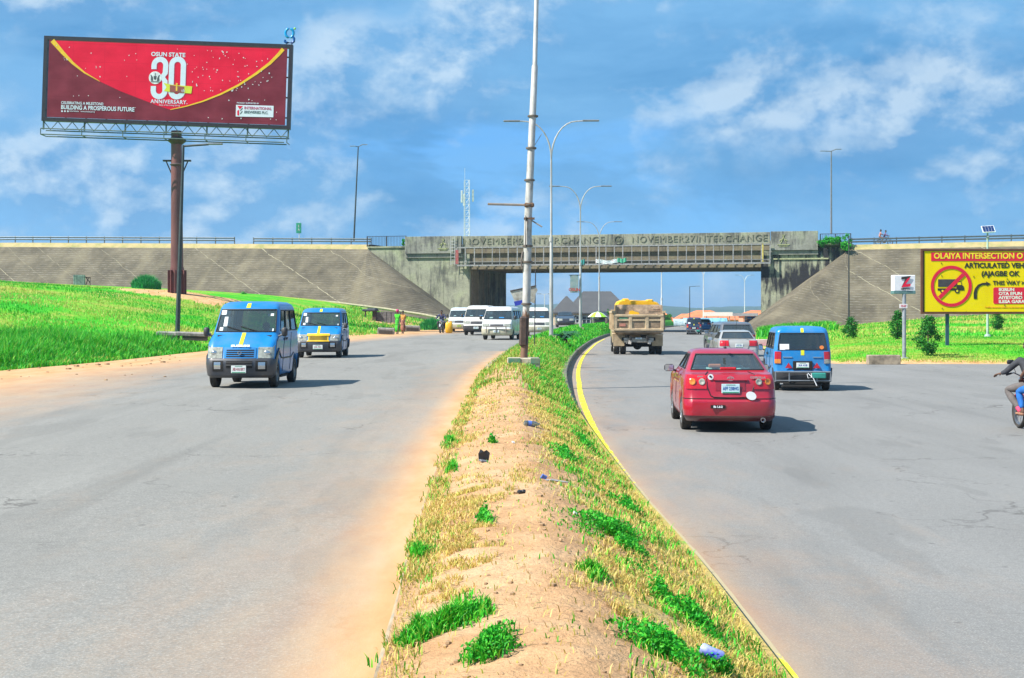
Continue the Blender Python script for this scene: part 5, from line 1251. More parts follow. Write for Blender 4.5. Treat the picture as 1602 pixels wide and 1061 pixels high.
# ---- small blue minibus (two seen from the front, one from behind)
def minibus(name, label, rear=False, grille='blue', c=(.002, .18, .47), plate_txt='XB 602', sidec=None, group='blue minibus taxis'):
    e = empty(name, (0, 0, 0), 0, label, 'minibus', group)
    p = paint(name + '_paint' if name not in ('minibus',) else 'minibus_blue', c)
    rows = [(.24, 1.60, -1.60, .66, .12, .10, .10, .04), (.30, 1.69, -1.68, .715, .16, .12, .12, .05), (.50, 1.72, -1.71, .735, .18, .12, .12, .05), (.60, 1.69, -1.70, .738, .18, .12, .12, .05),
            (.64, 1.66, -1.68, .738, .17, .11, .12, .05), (.86, 1.585, -1.675, .738, .17, .11, .12, .05), (1.00, 1.36, -1.67, .736, .19, .11, .10, .05), (1.15, 1.12, -1.665, .730, .20, .11, .09, .05),
            (1.18, 1.09, -1.66, .725, .17, .11, .09, .05), (1.72, .60, -1.57, .660, .14, .12, .08, .05), (1.80, .50, -1.52, .625, .16, .15, .08, .05), (1.85, .34, -1.42, .54, .2, .2, .08, .05), (1.87, .1, -1.25, .36, .15, .15, .05, .05)]
    holes = [(0, 1.42, 8.04, 8.93), (2.03, 2.30, 8.08, 8.90), (2.33, 2.62, 8.08, 8.90), (2.65, 2.97, 8.08, 8.90), (3.92, 5, 8.02, 8.90)]
    h = Hull(rows, (1.10, -1.22), .285, 7, holes)
    h.body(p, e)
    for (nm, u0, u1, t0, t1, g) in (('windscreen', -1.42, 1.42, 8.04, 8.93, gtint), ('rear_window', 3.92, 6.08, 8.02, 8.90, gdark)): h.window(nm, u0, u1, t0, t1, g, e, rub, 14)
    for sg in (1, -1):
        for (u0, u1) in ((2.03, 2.30), (2.33, 2.62), (2.65, 2.97)):
            a, b_ = (u0, u1) if sg > 0 else (-u1, -u0); h.window('side_window', a, b_, 8.08, 8.90, gdark, e, rub)
    # bumpers wrap the corners
    bm_ = paint('bumper_dark', (.022, .028, .04), .2, .45, .2) if not rear else blkp
    h.patch('front_bumper', -2.12, 2.12, .15, 3.5, .03, bm_ if grille != 'x' else blkp, e, nu=26, nt_=8, th=.05)
    h.patch('rear_bumper', 3.0, 7.0, .2, 2.6, .035, blkp, e, nu=18, nt_=5, th=.05)
    shell(e, h, .60, -1.55, 1.55, .22, .62)
    for x, s in ((.64, 1), (-.64, -1)):
        for y in (1.10, -1.22): wheel_mesh(.285, .165, steelw, e, x, y, s)
    # door seams and handles
    for sg in (1, -1):
        for u in (2.005, 2.315, 2.635): h.seam('door_seam', [(sg * u, 1.2), (sg * u, 4), (sg * u, 8.0)], rub, e, .006)
        h.patch('sill_trim', sg * 2.12, sg * 2.78, 3.1, 3.9, .012, blkp, e, th=.02)
        for u in (2.27, 2.38): h.patch('door_handle', sg * u, sg * (u + .045), 6.1, 6.45, .025, blkp, e, nu=2, nt_=2)
    # front
    for sg in (1, -1):
        hl_ = h.patch('headlight', sg * .68, sg * 1.62, 3.95, 5.05, .014, whl, e, nu=8, th=.03)
        mb = MB(); q = h.S(sg * 1.0, 4.5) + h.nrm(sg * 1.0, 4.5) * .005; mb.ball(q, (.075, .03, .06)); mb.build('bulb_bowl', chrome, hl_, 60)
        h.patch('fog_lamp', sg * .72, sg * .98, 1.6, 2.5, .04, chrome, e, nu=4, th=.03)
        h.patch('fog_recess', sg * .62, sg * 1.1, 1.35, 2.8, .034, under, e, nu=4, th=.02)
        mirror(e, sg * .86, 1.02, 1.20, blkp, (.13, .09, .20), -1)
    gm = M('grille_yellow', (.75, .48, .01), .5) if grille == 'yellow' else p
    h.patch('grille_panel', -.60, .60, 3.95, 5.02, .010, gm, e, nu=8); 
    for k in range(4): h.patch('grille_slot', -.52, .52, 4.12 + k * .2, 4.22 + k * .2, .016, under, e, nu=8, nt_=1)
    if grille == 'yellow': h.patch('yellow_bar', -.66, .66, 3.0, 3.5, .055, gm, e, nu=8, th=.03); h.patch('grille_edge', -.66, .66, 4.8, 5.2, .03, gm, e, nu=8, th=.03)
    else:
        h.patch('lower_intake', -.50, .50, 1.7, 2.75, .036, under, e, nu=6)
        for k in range(2): h.patch('intake_bar', -.50, .50, 1.95 + k * .35, 2.05 + k * .35, .045, blkp, e, nu=6, nt_=1)
        mb = MB(); mb.lathe((0, 1.665, .76), [(.042, 0), (.042, .02), (.03, .022), (.03, .0)], 'y', 14); mb.build('badge', chrome, e)
        t_ = text('name_text', 'SUZUKI', .062, (0, 1.585, .905), wprint, e, rz=math.pi, off=.004, sx=1.9, tilt=R(60))
    y_, z_ = h.S(0, 2)[1], .42; plate(e, 1.775, .41, .32, .16, math.pi, plate_txt, pink_ink)
    # stripe over bonnet and roof
    h.patch('yellow_stripe', -.055, .10, 5.15, 7.9, .006, ystripe, e, nu=1, nt_=8, th=.004); 
    h.patch('yellow_stripe', -.06, .12, 9.0, 10.4, .006, ystripe, e, nu=1, nt_=6, th=.004)
    # rear
    h.patch('yellow_stripe', 4.93, 5.07, 6.2, 7.95, .006, ystripe, e, nu=1, nt_=6, th=.004); h.patch('yellow_stripe', 4.93, 5.07, 8.95, 10.2, .006, ystripe, e, nu=1, nt_=4, th=.004)
    for sg in (1, -1):
        a = 4.12 if sg > 0 else 5.88; b_ = 3.55 if sg > 0 else 6.45
        tl = h.patch('tail_light', a, b_, 4.7, 6.9, .02, redl, e, nu=6, th=.035)
        h.patch('indicator', a, b_, 4.7, 5.4, .026, whl if sg > 0 else ambl, tl, nu=6, th=.01)
        h.patch('chrome_trim', (4.2 if sg > 0 else 5.8), (4.58 if sg > 0 else 5.42), 5.72, 5.9, .02, chrome, e, nu=3, nt_=1)
        cx_ = sg * .36; mb = MB(); mb.add([(cx_ - .09, -1.715, .66), (cx_ + .09, -1.715, .66), (cx_, -1.712, .82), (cx_ - .09, -1.70, .66), (cx_ + .09, -1.70, .66), (cx_, -1.70, .82)], [(0, 1, 2), (3, 5, 4), (0, 3, 4, 1), (1, 4, 5, 2), (2, 5, 3, 0)]); mb.build('warning_triangle', redl, e)
    mb = MB(); mb.box((0, -1.70, .735), (.5, .03, .26), bev=.01); mb.build('plate_recess', under, e)
    if rear:
        plate(e, -1.725, .74, .32, .15, 0, 'XA 418', pblue_ink)
        sx_ = MB(); sx_.box((-.46, -1.638, 1.27), (.24, .006, .17), rot=Euler((R(-9), 0, 0))); sx_.build('white_notice', wprint, e)
        sx_ = MB(); sx_.lathe((.49, -1.64, 1.26), [(.055, 0), (.055, -.01), (.001, -.01)], 'y', 14); sx_.build('orange_sticker', M('orange', (.75, .22, .05), .5), e)
        mb = MB(); mb.tube([(-.70, -1.80, .55), (.70, -1.80, .55)], .028, 8); mb.tube([(-.70, -1.80, .30), (.70, -1.80, .30)], .02, 8)
        for x_ in (-.70, -.35, .35, .70): mb.tube([(x_, -1.80, .56), (x_, -1.80, .28), (x_, -1.68, .28)], .02, 6)
        mb.build('bull_bar', M('bar_grey', (.22, .24, .26), .4, .5), e, 50)
        mb = MB(); mb.box((.40, -1.84, .45), (.36, .05, .16), bev=.02); mb.build('green_bundle', M('bundle_green', (.02, .22, .18), .8), e)
        mb = MB(); mb.tube([(.12, -1.84, .52), (.26, -1.86, .36), (.34, -1.88, .16)], .012, 5); mb.tube([(.10, -1.84, .5), (.12, -1.86, .38), (.22, -1.87, .40), (.2, -1.86, .52)], .010, 5); mb.build('white_rope', wprint, e)
        mb = MB(); mb.box((-.05, -1.74, .14), (1.0, .10, .10), bev=.03); mb.tube([(-.5, -1.7, .2), (.5, -1.7, .2)], .05, 8); mb.build('rear_axle', under, e)
    else:
        for (x_, z_, w__, h__) in ((.50, 1.62, .20, .13), (.44, 1.42, .14, .28), (-.50, 1.57, .13, .07), (.50, 1.26, .16, .10), (-.56, 1.24, .10, .08)):
            yy_ = 1.085 - (z_ - 1.18) * .907 - .10 * (x_ / .7) ** 2 + .002
            mb = MB(); mb.box((x_, yy_, z_), (w__, .006, h__), rot=Euler((R(42.5), 0, 0))); mb.build('windscreen_sticker', M('sticker_white', (.62, .66, .66), .6, var=.2, vs=9), e)
    seats(e, seatm, (.10, -.65, -1.2), (-.34, .34), .42, .62)
    mb = MB(); mb.box((0, 1.0, 1.02), (1.3, .35, .22), bev=.06); mb.build('dashboard', under, e)
    mb = MB(); mb.tube([(.34 + .17 * math.cos(a), .62 + .03 * math.sin(a), 1.12 + .17 * math.sin(a)) for a in [i * math.pi / 8 for i in range(17)]], .013, 5, cap=False); mb.build('steering_wheel', rub, e)
    for sg in (.22, -.35): h.seam('wiper', [(sg - .1, 8.06), (sg + .55, 8.24)], rub, e, .010, .015)
    return e
def at_ground(o, px, d, z, rz): o.location = (PX(px, d), d, z); o.rotation_euler.z = rz; return o
van1 = minibus('minibus', 'near blue minibus with black bumper and white windscreen stickers, driving towards the camera', plate_txt='XB 416 EKY')
d = 32.5; at_ground(van1, 398, d + 1.0, zL(d), R(180 - 1)); van1.scale = (1.04, 1.0, 1.05)
van2 = minibus('minibus', 'blue minibus with a bright yellow grille following the nearer one', grille='yellow', plate_txt='XA 731')
d = 51.5; at_ground(van2, 506, d + 1.4, zL(d), R(180 + 1)); van2.scale = (1.08, 1, .97)
van3 = minibus('minibus', 'blue minibus seen from behind with a yellow stripe and rope on its rear bar', rear=True)
d = 39.3; at_ground(van3, 1245, d + 1.7, 0, R(-5)); van3.scale = (1.07, 1, .955)
van4 = minibus('dark_minibus', 'far dark navy minibus seen from behind near the bridge opening', rear=True, c=(.006, .03, .09)); d = 142; at_ground(van4, 1086, d + 1.7, -.05, R(-8)); van4.scale = (1.02, 1, .95)

# ---- larger white vans
def whitevan(label, c=(.62, .64, .64), var=0, L_=4.2, Wd=.84, Ht=1.95, bull=False):
    e = empty('white_van', (0, 0, 0), 0, label, 'van', 'white vans coming out from under the bridge')
    p = paint('white_van_paint_%d' % var, c, .35, .4, .3); f = Ht / 1.95; yf, yr, w_ = L_ / 2, -L_ / 2, Wd
    rows = [(.28, yf - .12, yr + .1, w_ - .06, .12, .1, .08, .04), (.36, yf - .02, yr + .02, w_ - .01, .16, .12, .09, .04), (.62, yf, yr, w_, .18, .12, .09, .04), (.66, yf - .03, yr + .01, w_, .17, .12, .09, .04),
            (.95 * f, yf - .10, yr + .01, w_, .17, .12, .09, .04), (1.14 * f, yf - .30, yr + .02, w_ - .005, .18, .12, .09, .04), (1.18 * f, yf - .34, yr + .02, w_ - .01, .16, .12, .09, .04),
            (1.74 * f, yf - .78, yr + .12, w_ - .10, .15, .12, .08, .04), (1.85 * f, yf - .90, yr + .18, w_ - .14, .17, .14, .08, .04), (1.93 * f, yf - 1.08, yr + .3, w_ - .24, .2, .2, .06, .04), (1.96 * f, yf - 1.4, yr + .5, w_ - .42, .15, .15, .05, .04)]
    holes = [(0, 1.45, 6.04, 6.92), (2.03, 2.22, 6.10, 6.90), (2.25, 2.48, 6.10, 6.90), (2.51, 2.74, 6.10, 6.90), (2.77, 2.97, 6.10, 6.90), (3.95, 5, 6.04, 6.9)]
    h = Hull(rows, (yf - .75, yr + .85), .32, 5, holes); h.body(p, e)
    h.window('windscreen', -1.45, 1.45, 6.04, 6.92, gtint, e, rub, 14); h.window('rear_window', 3.95, 6.05, 6.04, 6.9, gdark, e, rub, 10)
    for sg in (1, -1):
        for (u0, u1) in ((2.03, 2.22), (2.25, 2.48), (2.51, 2.74), (2.77, 2.97)): a, b_ = (u0, u1) if sg > 0 else (-u1, -u0); h.window('side_window', a, b_, 6.10, 6.90, gdark, e, rub)
        h.patch('headlight', sg * .62, sg * 1.5, 3.35, 3.95, .014, whl, e, nu=8, th=.03); mirror(e, sg * (w_ + .12), yf - .5, 1.30, blkp, (.15, .1, .24), -1)
        for u in (2.01, 2.235, 2.495): h.seam('door_seam', [(sg * u, 1.2), (sg * u, 6.0)], rub, e, .006)
    bmat = blkp if var in (1,) else M('bumper_cream', (.48, .46, .34), .6, var=.2, dirt=.5)
    h.patch('front_bumper', -2.08, 2.08, .3, 2.2, .035, bmat, e, nu=24, nt_=5, th=.05); h.patch('rear_bumper', 3.0, 7.0, .3, 2, .03, blkp, e, nu=16, th=.05)
    h.patch('grille_panel', -.56, .56, 3.3, 3.9, .01, M('grille_grey', (.22, .21, .22), .4, .3), e, nu=6)
    for k in range(3): h.patch('grille_slot', -.52, .52, 3.38 + k * .16, 3.45 + k * .16, .016, under, e, nu=6, nt_=1)
    if bull: 
        mb = MB(); mb.tube([(-.55, yf + .10, .78), (.55, yf + .10, .78)], .03, 7)
        for s_ in (-.55, 0, .55): mb.tube([(s_, yf + .1, .80), (s_, yf + .06, .42)], .03, 6)
        mb.build('bull_bar', M('bar_dull', (.25, .22, .20), .5, .3), e, 50)
    plate(e, yf + .055, .50, .32, .15, math.pi, 'OSG 12', pblue_ink, M('plate_yellow_green', (.50, .58, .05), .5) if var == 2 else None)
    shell(e, h, w_ - .14, yr + .2, yf - .2, .26, .70)
    for x, s in ((w_ - .1, 1), (-w_ + .1, -1)):
        for y in (yf - .75, yr + .85): wheel_mesh(.32, .18, steelw, e, x, y, s)
    seats(e, seatm, (yf - 1.55, yf - 2.4, yf - 3.2), (-.4, .4), .55, .62); mb = MB(); mb.box((0, yf - .52, 1.05), (1.4, .35, .25), bev=.06); mb.build('dashboard', under, e)
    for (x_, w__, cc) in ((-.12, .30, (.02, .25, .6)), (.45, .2, (.3, .45, .45))):
        mb = MB(); mb.box((x_ - .1, yf - .46, 1.27), (w__, .05, .12), bev=.02); mb.build('dash_cloth', M('cloth_%d' % int(cc[0] * 100), cc, .8), e)
    h.patch('yellow_stripe', -.05, .05, 4.2, 5.9, .005, M('stripe_faint', (.55, .55, .45), .6), e, nu=1) if var == 0 else None
    return e
v = whitevan('white minibus nearest the bare pole, cream bumper and bull bar, dented front', bull=True, c=(.60, .62, .62)); d = 80.5; at_ground(v, 786, d + 2.0, zL(d), R(180 - 9)); v.scale = (1.03, 1, .97)
v = whitevan('white van with black bumper, second in the row coming from the bridge', (.64, .63, .58), 1, Ht=1.98); d = 94; at_ground(v, 752, d + 2, zL(d), R(180 - 7)); v.scale = (1.05, 1, 1)
v = whitevan('white van at the far left of the queue with a yellow green number plate', (.58, .66, .68), 2, Ht=1.95); d = 106; at_ground(v, 722, d + 2, zL(d), R(180 - 3)); v.scale = (.97, 1, .95)
v = whitevan('white van half hidden behind the bare pole, close to the median', (.66, .64, .58), 3, Ht=1.95); d = 92; at_ground(v, 841, d + 2, zL(d), R(180 + 2)); v.scale = (.93, 1, .95)

# ---- saloons and SUV seen from behind
def saloon(name, label, c, paintname, det=True, L_=4.4, Ht=1.475, w0=.85, suv=False):
    e = empty(name, (0, 0, 0), 0, label, 'car'); p = paint(paintname, c, .12, .28, .7); f = Ht / 1.475; yf, yr = L_ / 2, -L_ / 2; gw = w0 - .85
    if not suv:
        rows = [(.20, yf - .15, yr + .22, .77 + gw, .2, .16, .12, .08), (.29, yf - .05, yr + .04, .83 + gw, .3, .22, .16, .10), (.42, yf, yr, .85 + gw, .34, .25, .18, .11), (.56, yf, yr + .01, .853 + gw, .34, .25, .18, .11), (.60, yf - .03, yr + .05, .85 + gw, .32, .24, .17, .11), (.80, yf - .12, yr + .075, .845 + gw, .30, .23, .16, .11),
                (.94, yf - .55, yr + .10, .83 + gw, .28, .22, .14, .11), (1.035 * f, yf - 1.20, yr + .20, .80 + gw, .22, .18, .10, .10), (1.065 * f, yf - 1.32, yr + .55, .775 + gw, .18, .14, .08, .09), (1.09 * f, yf - 1.36, yr + .60, .76 + gw, .16, .12, .08, .09),
                (1.39 * f, yf - 2.02, yr + 1.16, .62 + gw, .15, .13, .08, .07), (1.44 * f, yf - 2.15, yr + 1.30, .57 + gw, .16, .15, .08, .06), (1.468 * f, yf - 2.35, yr + 1.5, .44 + gw, .15, .15, .05, .05), (1.475 * f, yf - 2.6, yr + 1.7, .25 + gw, .1, .1, .05, .05)]
        b0 = 9; wy = (yf - .85, yr + .95); belt = 7; wr = .31
        holes = [(0, 1.45, b0 + .03, b0 + .94), (2.08, 2.46, b0 + .06, b0 + .90), (2.50, 2.86, b0 + .06, b0 + .90), (3.78, 5, b0 + .03, b0 + .93)]
        sides = ((2.08, 2.46), (2.50, 2.86)); rw = (3.78, 6.22)
    else:
        rows = [(.26, yf - .15, yr + .15, .82, .2, .14, .12, .06), (.36, yf - .04, yr + .03, .90, .3, .2, .14, .08), (.60, yf, yr, .92, .32, .22, .15, .08), (.66, yf, yr + .03, .92, .3, .2, .15, .08), (.90, yf - .08, yr + .04, .915, .28, .2, .14, .08),
                (1.08, yf - .5, yr + .06, .90, .26, .18, .12, .08), (1.14, yf - 1.1, yr + .09, .88, .2, .16, .1, .07), (1.17, yf - 1.16, yr + .11, .87, .16, .15, .08, .07), (1.60, yf - 1.75, yr + .42, .74, .15, .16, .08, .06), (1.67, yf - 1.9, yr + .55, .69, .16, .18, .08, .05), (1.71, yf - 2.1, yr + .8, .56, .2, .2, .06, .05), (1.72, yf - 2.4, yr + 1.1, .36, .12, .12, .05, .05)]
        b0 = 7; wy = (yf - .9, yr + .95); belt = 6; wr = .36
        holes = [(0, 1.45, b0 + .03, b0 + .94), (2.06, 2.36, b0 + .06, b0 + .90), (2.40, 2.66, b0 + .06, b0 + .90), (2.70, 2.95, b0 + .06, b0 + .90), (3.80, 5, b0 + .05, b0 + .92)]
        sides = ((2.06, 2.36), (2.40, 2.66), (2.70, 2.95)); rw = (3.80, 6.20)
    h = Hull(rows, wy, wr, belt, holes); h.body(p, e)
    g1 = gclear if det else gtint
    h.window('windscreen', -1.45, 1.45, b0 + .03, b0 + .94, g1, e, rub, 14); h.window('rear_window', rw[0], rw[1], holes[-1][2], holes[-1][3], g1, e, rub, 14)
    for sg in (1, -1):
        for (u0, u1) in sides: a, b_ = (u0, u1) if sg > 0 else (-u1, -u0); h.window('side_window', a, b_, b0 + .06, b0 + .90, gtint, e, rub)
        h.seam('door_seam', [(sg * 2.48, .8), (sg * 2.48, b0)], rub, e, .005); h.seam('door_seam', [(sg * 2.06, .8), (sg * 2.06, b0)], rub, e, .005)
        for u in (2.40, 2.75): h.patch('door_handle', sg * u, sg * (u + .05), belt - 1.1, belt - .85, .03, p, e, nu=2, nt_=1)
        mirror(e, sg * (w0 + .10), yf - 1.62, 1.06 * f if not suv else 1.2, p if not det else blkp, (.20, .12, .14), -1)
        for y in wy: wheel_mesh(wr, .19, alloy, e, sg * (w0 - .10), y, sg, .66, 7)
        h.patch('headlight', sg * .6, sg * 1.7, 4.1, 5.1, .01, whl, e, nu=6)
    shell(e, h, w0 - .18, yr + .25, yf - .25, .20, .62)
    # rear lamps: from boot lid round the corner
    for sg in (1, -1):
        q = (lambda u: u) if sg > 0 else (lambda u: 10 - u)
        if not suv:
            tl = h.patch('tail_light', q(4.30), q(3.42), 4.9, 6.75, .016, redl, e, nu=10, nt_=6, th=.04)
            if det:
                for (u, m_, r_) in ((4.16, whl, .058), (3.80, ambl, .058)):
                    pt = h.S(q(u), 5.75); nn = h.nrm(q(u), 5.75); mb = MB(); mb.lathe((0, 0, 0), [(r_, 0), (r_, .012), (r_ * .8, .016), (r_ * .5, .008), (.001, .006)], 'z', 18)
                    o = mb.build('lamp_lens', m_, tl, 50); o.location = pt + nn * .018; o.rotation_euler = nn.to_track_quat('Z', 'Y').to_euler()
            h.seam('boot_seam', [(q(4.42), 8.0), (q(4.27), 6.8), (q(4.30), 5.2), (q(4.40), 4.35), (q(4.5), 4.2), (5, 4.15)], rub, e, .007, .010)
        else:
            h.patch('tail_light', q(4.25), q(3.3), 4.05, 5.0, .018, redl, e, nu=8, th=.04)
    h.seam('bumper_seam', [(3.05, 4.05), (4, 4.05), (5, 4.05), (6, 4.05), (6.95, 4.05)], rub, e, .006, .004) if not suv else None
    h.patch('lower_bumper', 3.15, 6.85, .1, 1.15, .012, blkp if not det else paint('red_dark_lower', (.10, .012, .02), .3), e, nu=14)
    seats(e, seatt if det else seatm, (.25, yr + 1.25), (-.36, .36) if not suv else (-.4, .4), .38, .56, .50)
    mb = MB(); mb.box((0, yr + 1.02, .93), (1.25, .5, .06)); mb.build('parcel_shelf', M('shelf_grey', (.22, .26, .26), .8) if det else under, e)
    mb = MB(); mb.box((0, yf - 1.6, .92), (1.25, .4, .22), bev=.06); mb.build('dashboard', under, e)
    return e, h
red, h = saloon('red_saloon', 'shiny red saloon car seen from behind with round lamps and a white oval sticker', (.36, .003, .022), 'car_red')
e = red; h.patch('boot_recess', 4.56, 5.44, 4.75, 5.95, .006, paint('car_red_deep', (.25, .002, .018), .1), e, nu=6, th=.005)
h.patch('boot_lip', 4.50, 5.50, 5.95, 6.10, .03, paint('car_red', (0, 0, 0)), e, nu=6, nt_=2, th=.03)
plate(e, -2.145, .79, .33, .165, 0, 'AFF 238HG', pblue_ink, M('plate_pale_blue', (.50, .68, .72), .45, var=.1))
mb = MB(); mb.lathe((0, -2.105, .965), [(.058, 0), (.058, -.012), (.044, -.012), (.044, 0)], 'y', 18); mb.lathe((0, -2.105, .965), [(.022, 0), (.022, -.014), (.012, -.014)], 'y', 12); mb.box((0, -2.115, .985), (.08, .008, .012)); o = mb.build('badge', chrome, e); o.scale = (1.1, 1, .72); o.location.z = .965 * .28
text('model_text', 'COROLLA', .048, (.50, -2.085, .985), chrome, e, ext=.004, off=.003, sx=1.25); text('model_text', 'SPORT', .035, (-.55, -2.082, 1.0), chrome, e, ext=.004, off=.002)
mb = MB(); mb.lathe((0, 0, 0), [(.001, -.008), (.10, -.008), (.10, 0)], 'y', 24); o = mb.build('oval_sticker', wprint, e); o.location = (.37, -2.165, .665); o.scale = (.95, 1, .72); o.rotation_euler = (0, R(20), 0)
mb = MB(); mb.lathe((0, 0, 0), [(.001, -.006), (.052, -.006), (.052, 0)], 'y', 18); o = mb.build('round_sticker', wprint, e); o.location = (-.36, -2.098, .995)
mb = MB(); mb.box((-.36, -2.107, 1.0), (.05, .004, .03), rot=Euler((0, R(35), 0))); mb.build('sticker_mark', under, e)
mb = MB(); mb.box((-.235, -2.203, .47), (.27, .006, .06)); o = mb.build('slogan_sticker', under, e); text('slogan_text', 'Ife 1.6-2', .05, (-.235, -2.209, .47), wprint, e, ext=.001, off=.003)
mb = MB(); mb.lathe((.58, -2.12, .24), [(.03, 0), (.042, 0), (.042, -.12), (.036, -.12), (.036, 0)], 'y', 16); mb.build('exhaust', chrome, e, 40)
mb = MB(); mb.box((0, -1.15, 1.492), (.05, .14, .03), bev=.01); mb.tube([(0, -1.2, 1.49), (0, -1.32, 1.62)], .004, 5); mb.build('aerial', rub, e)
mb = MB(); mb.box((0, -1.70, 1.13), (.30, .04, .05), bev=.015); mb.build('brake_light', redl, e)
mb = MB(); mb.box((0, .50, 1.34), (.24, .03, .07), bev=.02); mb.build('cabin_mirror', under, e); mb = MB(); mb.box((-.2, -1.2, 1.16), (.24, .1, .07), bev=.02); mb.build('tissue_box', M('orange_box', (.6, .16, .06), .7), e)
mb = MB(); mb.box((.02, -1.08, 1.02), (.34, .1, .16), bev=.05); mb.build('middle_headrest', seatt, e, 50)
at_ground(red, 1125, 25.4 + 2.2, 0, R(-2.8)); red.scale = (.98, 1, 1.01); 
grey, h = saloon('grey_saloon', 'silver grey saloon car directly ahead of the red car', (.32, .32, .31), 'car_grey', det=False); at_ground(grey, 1147, 60 + 2.2, 0, R(-2)); grey.scale = (1, 1, .97)
plate(grey, -2.13, .80, .33, .16, 0, 'AG 501', pblue_ink); mb = MB(); mb.tube([(0, -1.1, 1.47), (0, -1.2, 1.85)], .008, 5); mb.build('aerial', rub, grey)
suv, h = saloon('grey_suv', 'dark grey sport utility car with large red lamps beyond the silver saloon', (.09, .10, .12), 'suv_grey', det=False, L_=4.7, w0=.92, suv=True); at_ground(suv, 1140, 70 + 2.3, 0, R(3))
plate(suv, -2.30, .98, .33, .16, 0, 'KJ 902', pblue_ink)
h.patch('chrome_trim', 4.3, 5.7, 4.92, 5.08, .025, chrome, suv, nu=5, nt_=1)
for (px, d, c, nm, lab) in ((1102, 168, (.02, .22, .55), 'blue_saloon', 'tiny bright blue car beside the far dark minibus'), (884, 135, (.02, .022, .03), 'black_saloon', 'dark car partly hidden behind the palm like plant on the median'), (940, 150, (.03, .032, .04), 'dark_saloon', 'dark car under the green umbrella beyond the median')):
    o, h = saloon(nm, lab, c, nm + '_paint', det=False); d_ = d; at_ground(o, px, d_, (zL(d_) if px < 1000 else 0), R(180 if px < 1000 else -10))

# ---- tipper truck carrying a yellow tank
e = empty('tipper_truck', (0, 0, 0), 0, 'dusty beige tipper truck seen from behind with a yellow load on top', 'truck')
tb = M('truck_beige', (.52, .40, .25), .75, var=.25, vs=2, bump=.3, bs=12, dirt=.6, dirtc=(.24, .15, .09)); tbd = M('truck_rust', (.38, .27, .18), .85, var=.4, vs=3)
W_ = 1.25
mb = MB()   # body sides, floor, front wall
mb.box((0, 2.4, 1.42), (2 * W_, 4.9, .12))
for s in (-1, 1):
    mb.box((s * (W_ - .03), 2.4, 1.98), (.07, 4.9, 1.0))
    for k in range(7): mb.box((s * (W_ + .05), .25 + k * .72, 1.95), (.09, .10, .98))
    mb.box((s * (W_ + .02), 2.4, 2.5), (.16, 4.95, .12))
mb.box((0, 4.82, 2.05), (2 * W_, .08, 1.2)); mb.build('tipper_body', tb, e)
mb = MB(); mb.box((0, -.03, 1.90), (2 * W_ - .06, .08, .90))
for z in (1.47, 2.28): mb.box((0, -.10, z), (2 * W_, .10, .13), bev=.02)
for x in (-1.18, -.42, .42, 1.18): mb.box((x, -.09, 1.88), (.17, .09, .70), bev=.02)
mb.box((0, -.10, 2.03), (2 * W_ - .2, .04, .10)); tg = mb.build('tailgate', tb, e)
for x in (-.80, 0, .80): mb = MB(); mb.box((x, -.076, 1.78), (.52, .012, .34)); mb.box((x, -.076, 2.12), (.52, .012, .06)); mb.build('tailgate_recess', M('truck_recess', (.27, .19, .12), .8, var=.4, vs=3), tg)
mb = MB(); mb.box((-.78, -.10, 2.14), (.42, .03, .09)); mb.build('green_patch', M('patch_green', (.12, .30, .16), .8), tg); mb = MB(); mb.box((-.82, -.10, 1.74), (.3, .03, .16)); mb.build('pink_patch', M('patch_pink', (.45, .18, .13), .8), tg)
mb = MB(); mb.add([(-1.22, -.06, 1.40), (1.22, -.06, 1.40), (.8, .35, 1.16), (-.8, .35, 1.16), (-1.22, 0, 1.30), (1.22, 0, 1.30)], [(0, 1, 2, 3), (0, 4, 5, 1), (4, 3, 2, 5)]); mb.box((0, -.08, 1.36), (2.3, .06, .10)); mb.build('chute_lip', tbd, e)
mb = MB()   # raised rear frame over the load
for s in (-1, 1): mb.box((s * 1.15, .10, 2.62), (.10, .14, .55)); 
mb.add([(-1.18, .15, 2.38), (1.18, .15, 2.38), (1.12, .22, 2.92), (-1.12, .22, 2.92), (-1.18, .19, 2.38), (1.18, .19, 2.38), (1.12, .26, 2.92), (-1.12, .26, 2.92)], [(0, 1, 2, 3), (7, 6, 5, 4), (0, 4, 5, 1), (1, 5, 6, 2), (2, 6, 7, 3), (3, 7, 4, 0)]); mb.build('headboard', tbd, e)
yl = M('load_yellow', (.80, .42, .004), .5, var=.12, vs=3)
mb = MB(); prof = [(-1.10, 2.50), (-1.10, 2.95), (-1.02, 3.12), (-.85, 3.20), (-.72, 3.21), (-.72, 3.29), (-.52, 3.29), (-.50, 3.20), (.50, 3.17), (.55, 3.24), (.74, 3.24), (.76, 3.14), (.98, 3.06), (1.10, 2.92), (1.10, 2.50)]
V0 = [(a * .96, .45, b_) for a, b_ in prof]; 
for (y0, y1, k0, k1) in ((.40, .62, .93, 1.0), (.62, 3.2, 1.0, 1.0), (3.2, 3.5, 1.0, .9)):
    vs = [(a * k0, y0, 2.5 + (b_ - 2.5) * k0) for a, b_ in prof] + [(a * k1, y1, 2.5 + (b_ - 2.5) * k1) for a, b_ in prof]; n = len(prof)
    mb.add(vs, [(i, (i + 1) % n, n + (i + 1) % n, n + i) for i in range(n)] + ([tuple(range(n))] if y0 < .5 else []) + ([tuple(range(n, 2 * n))] if y1 > 3.3 else []))
load = mb.build('yellow_tank', yl, None, 35); tag(load, 'bright yellow moulded tank riding in the tipper truck', 'tank')
mb = MB(); mb.prism([(-.50, 2.36), (.05, 2.36), (-.02, 2.48), (-.2, 2.52), (-.3, 2.58), (-.46, 2.56)], -.02, .12, 'xz'); yb = mb.build('yellow_bag', yl, None, 35); tag(yb, 'small yellow bag hanging over the truck tailgate', 'bag')
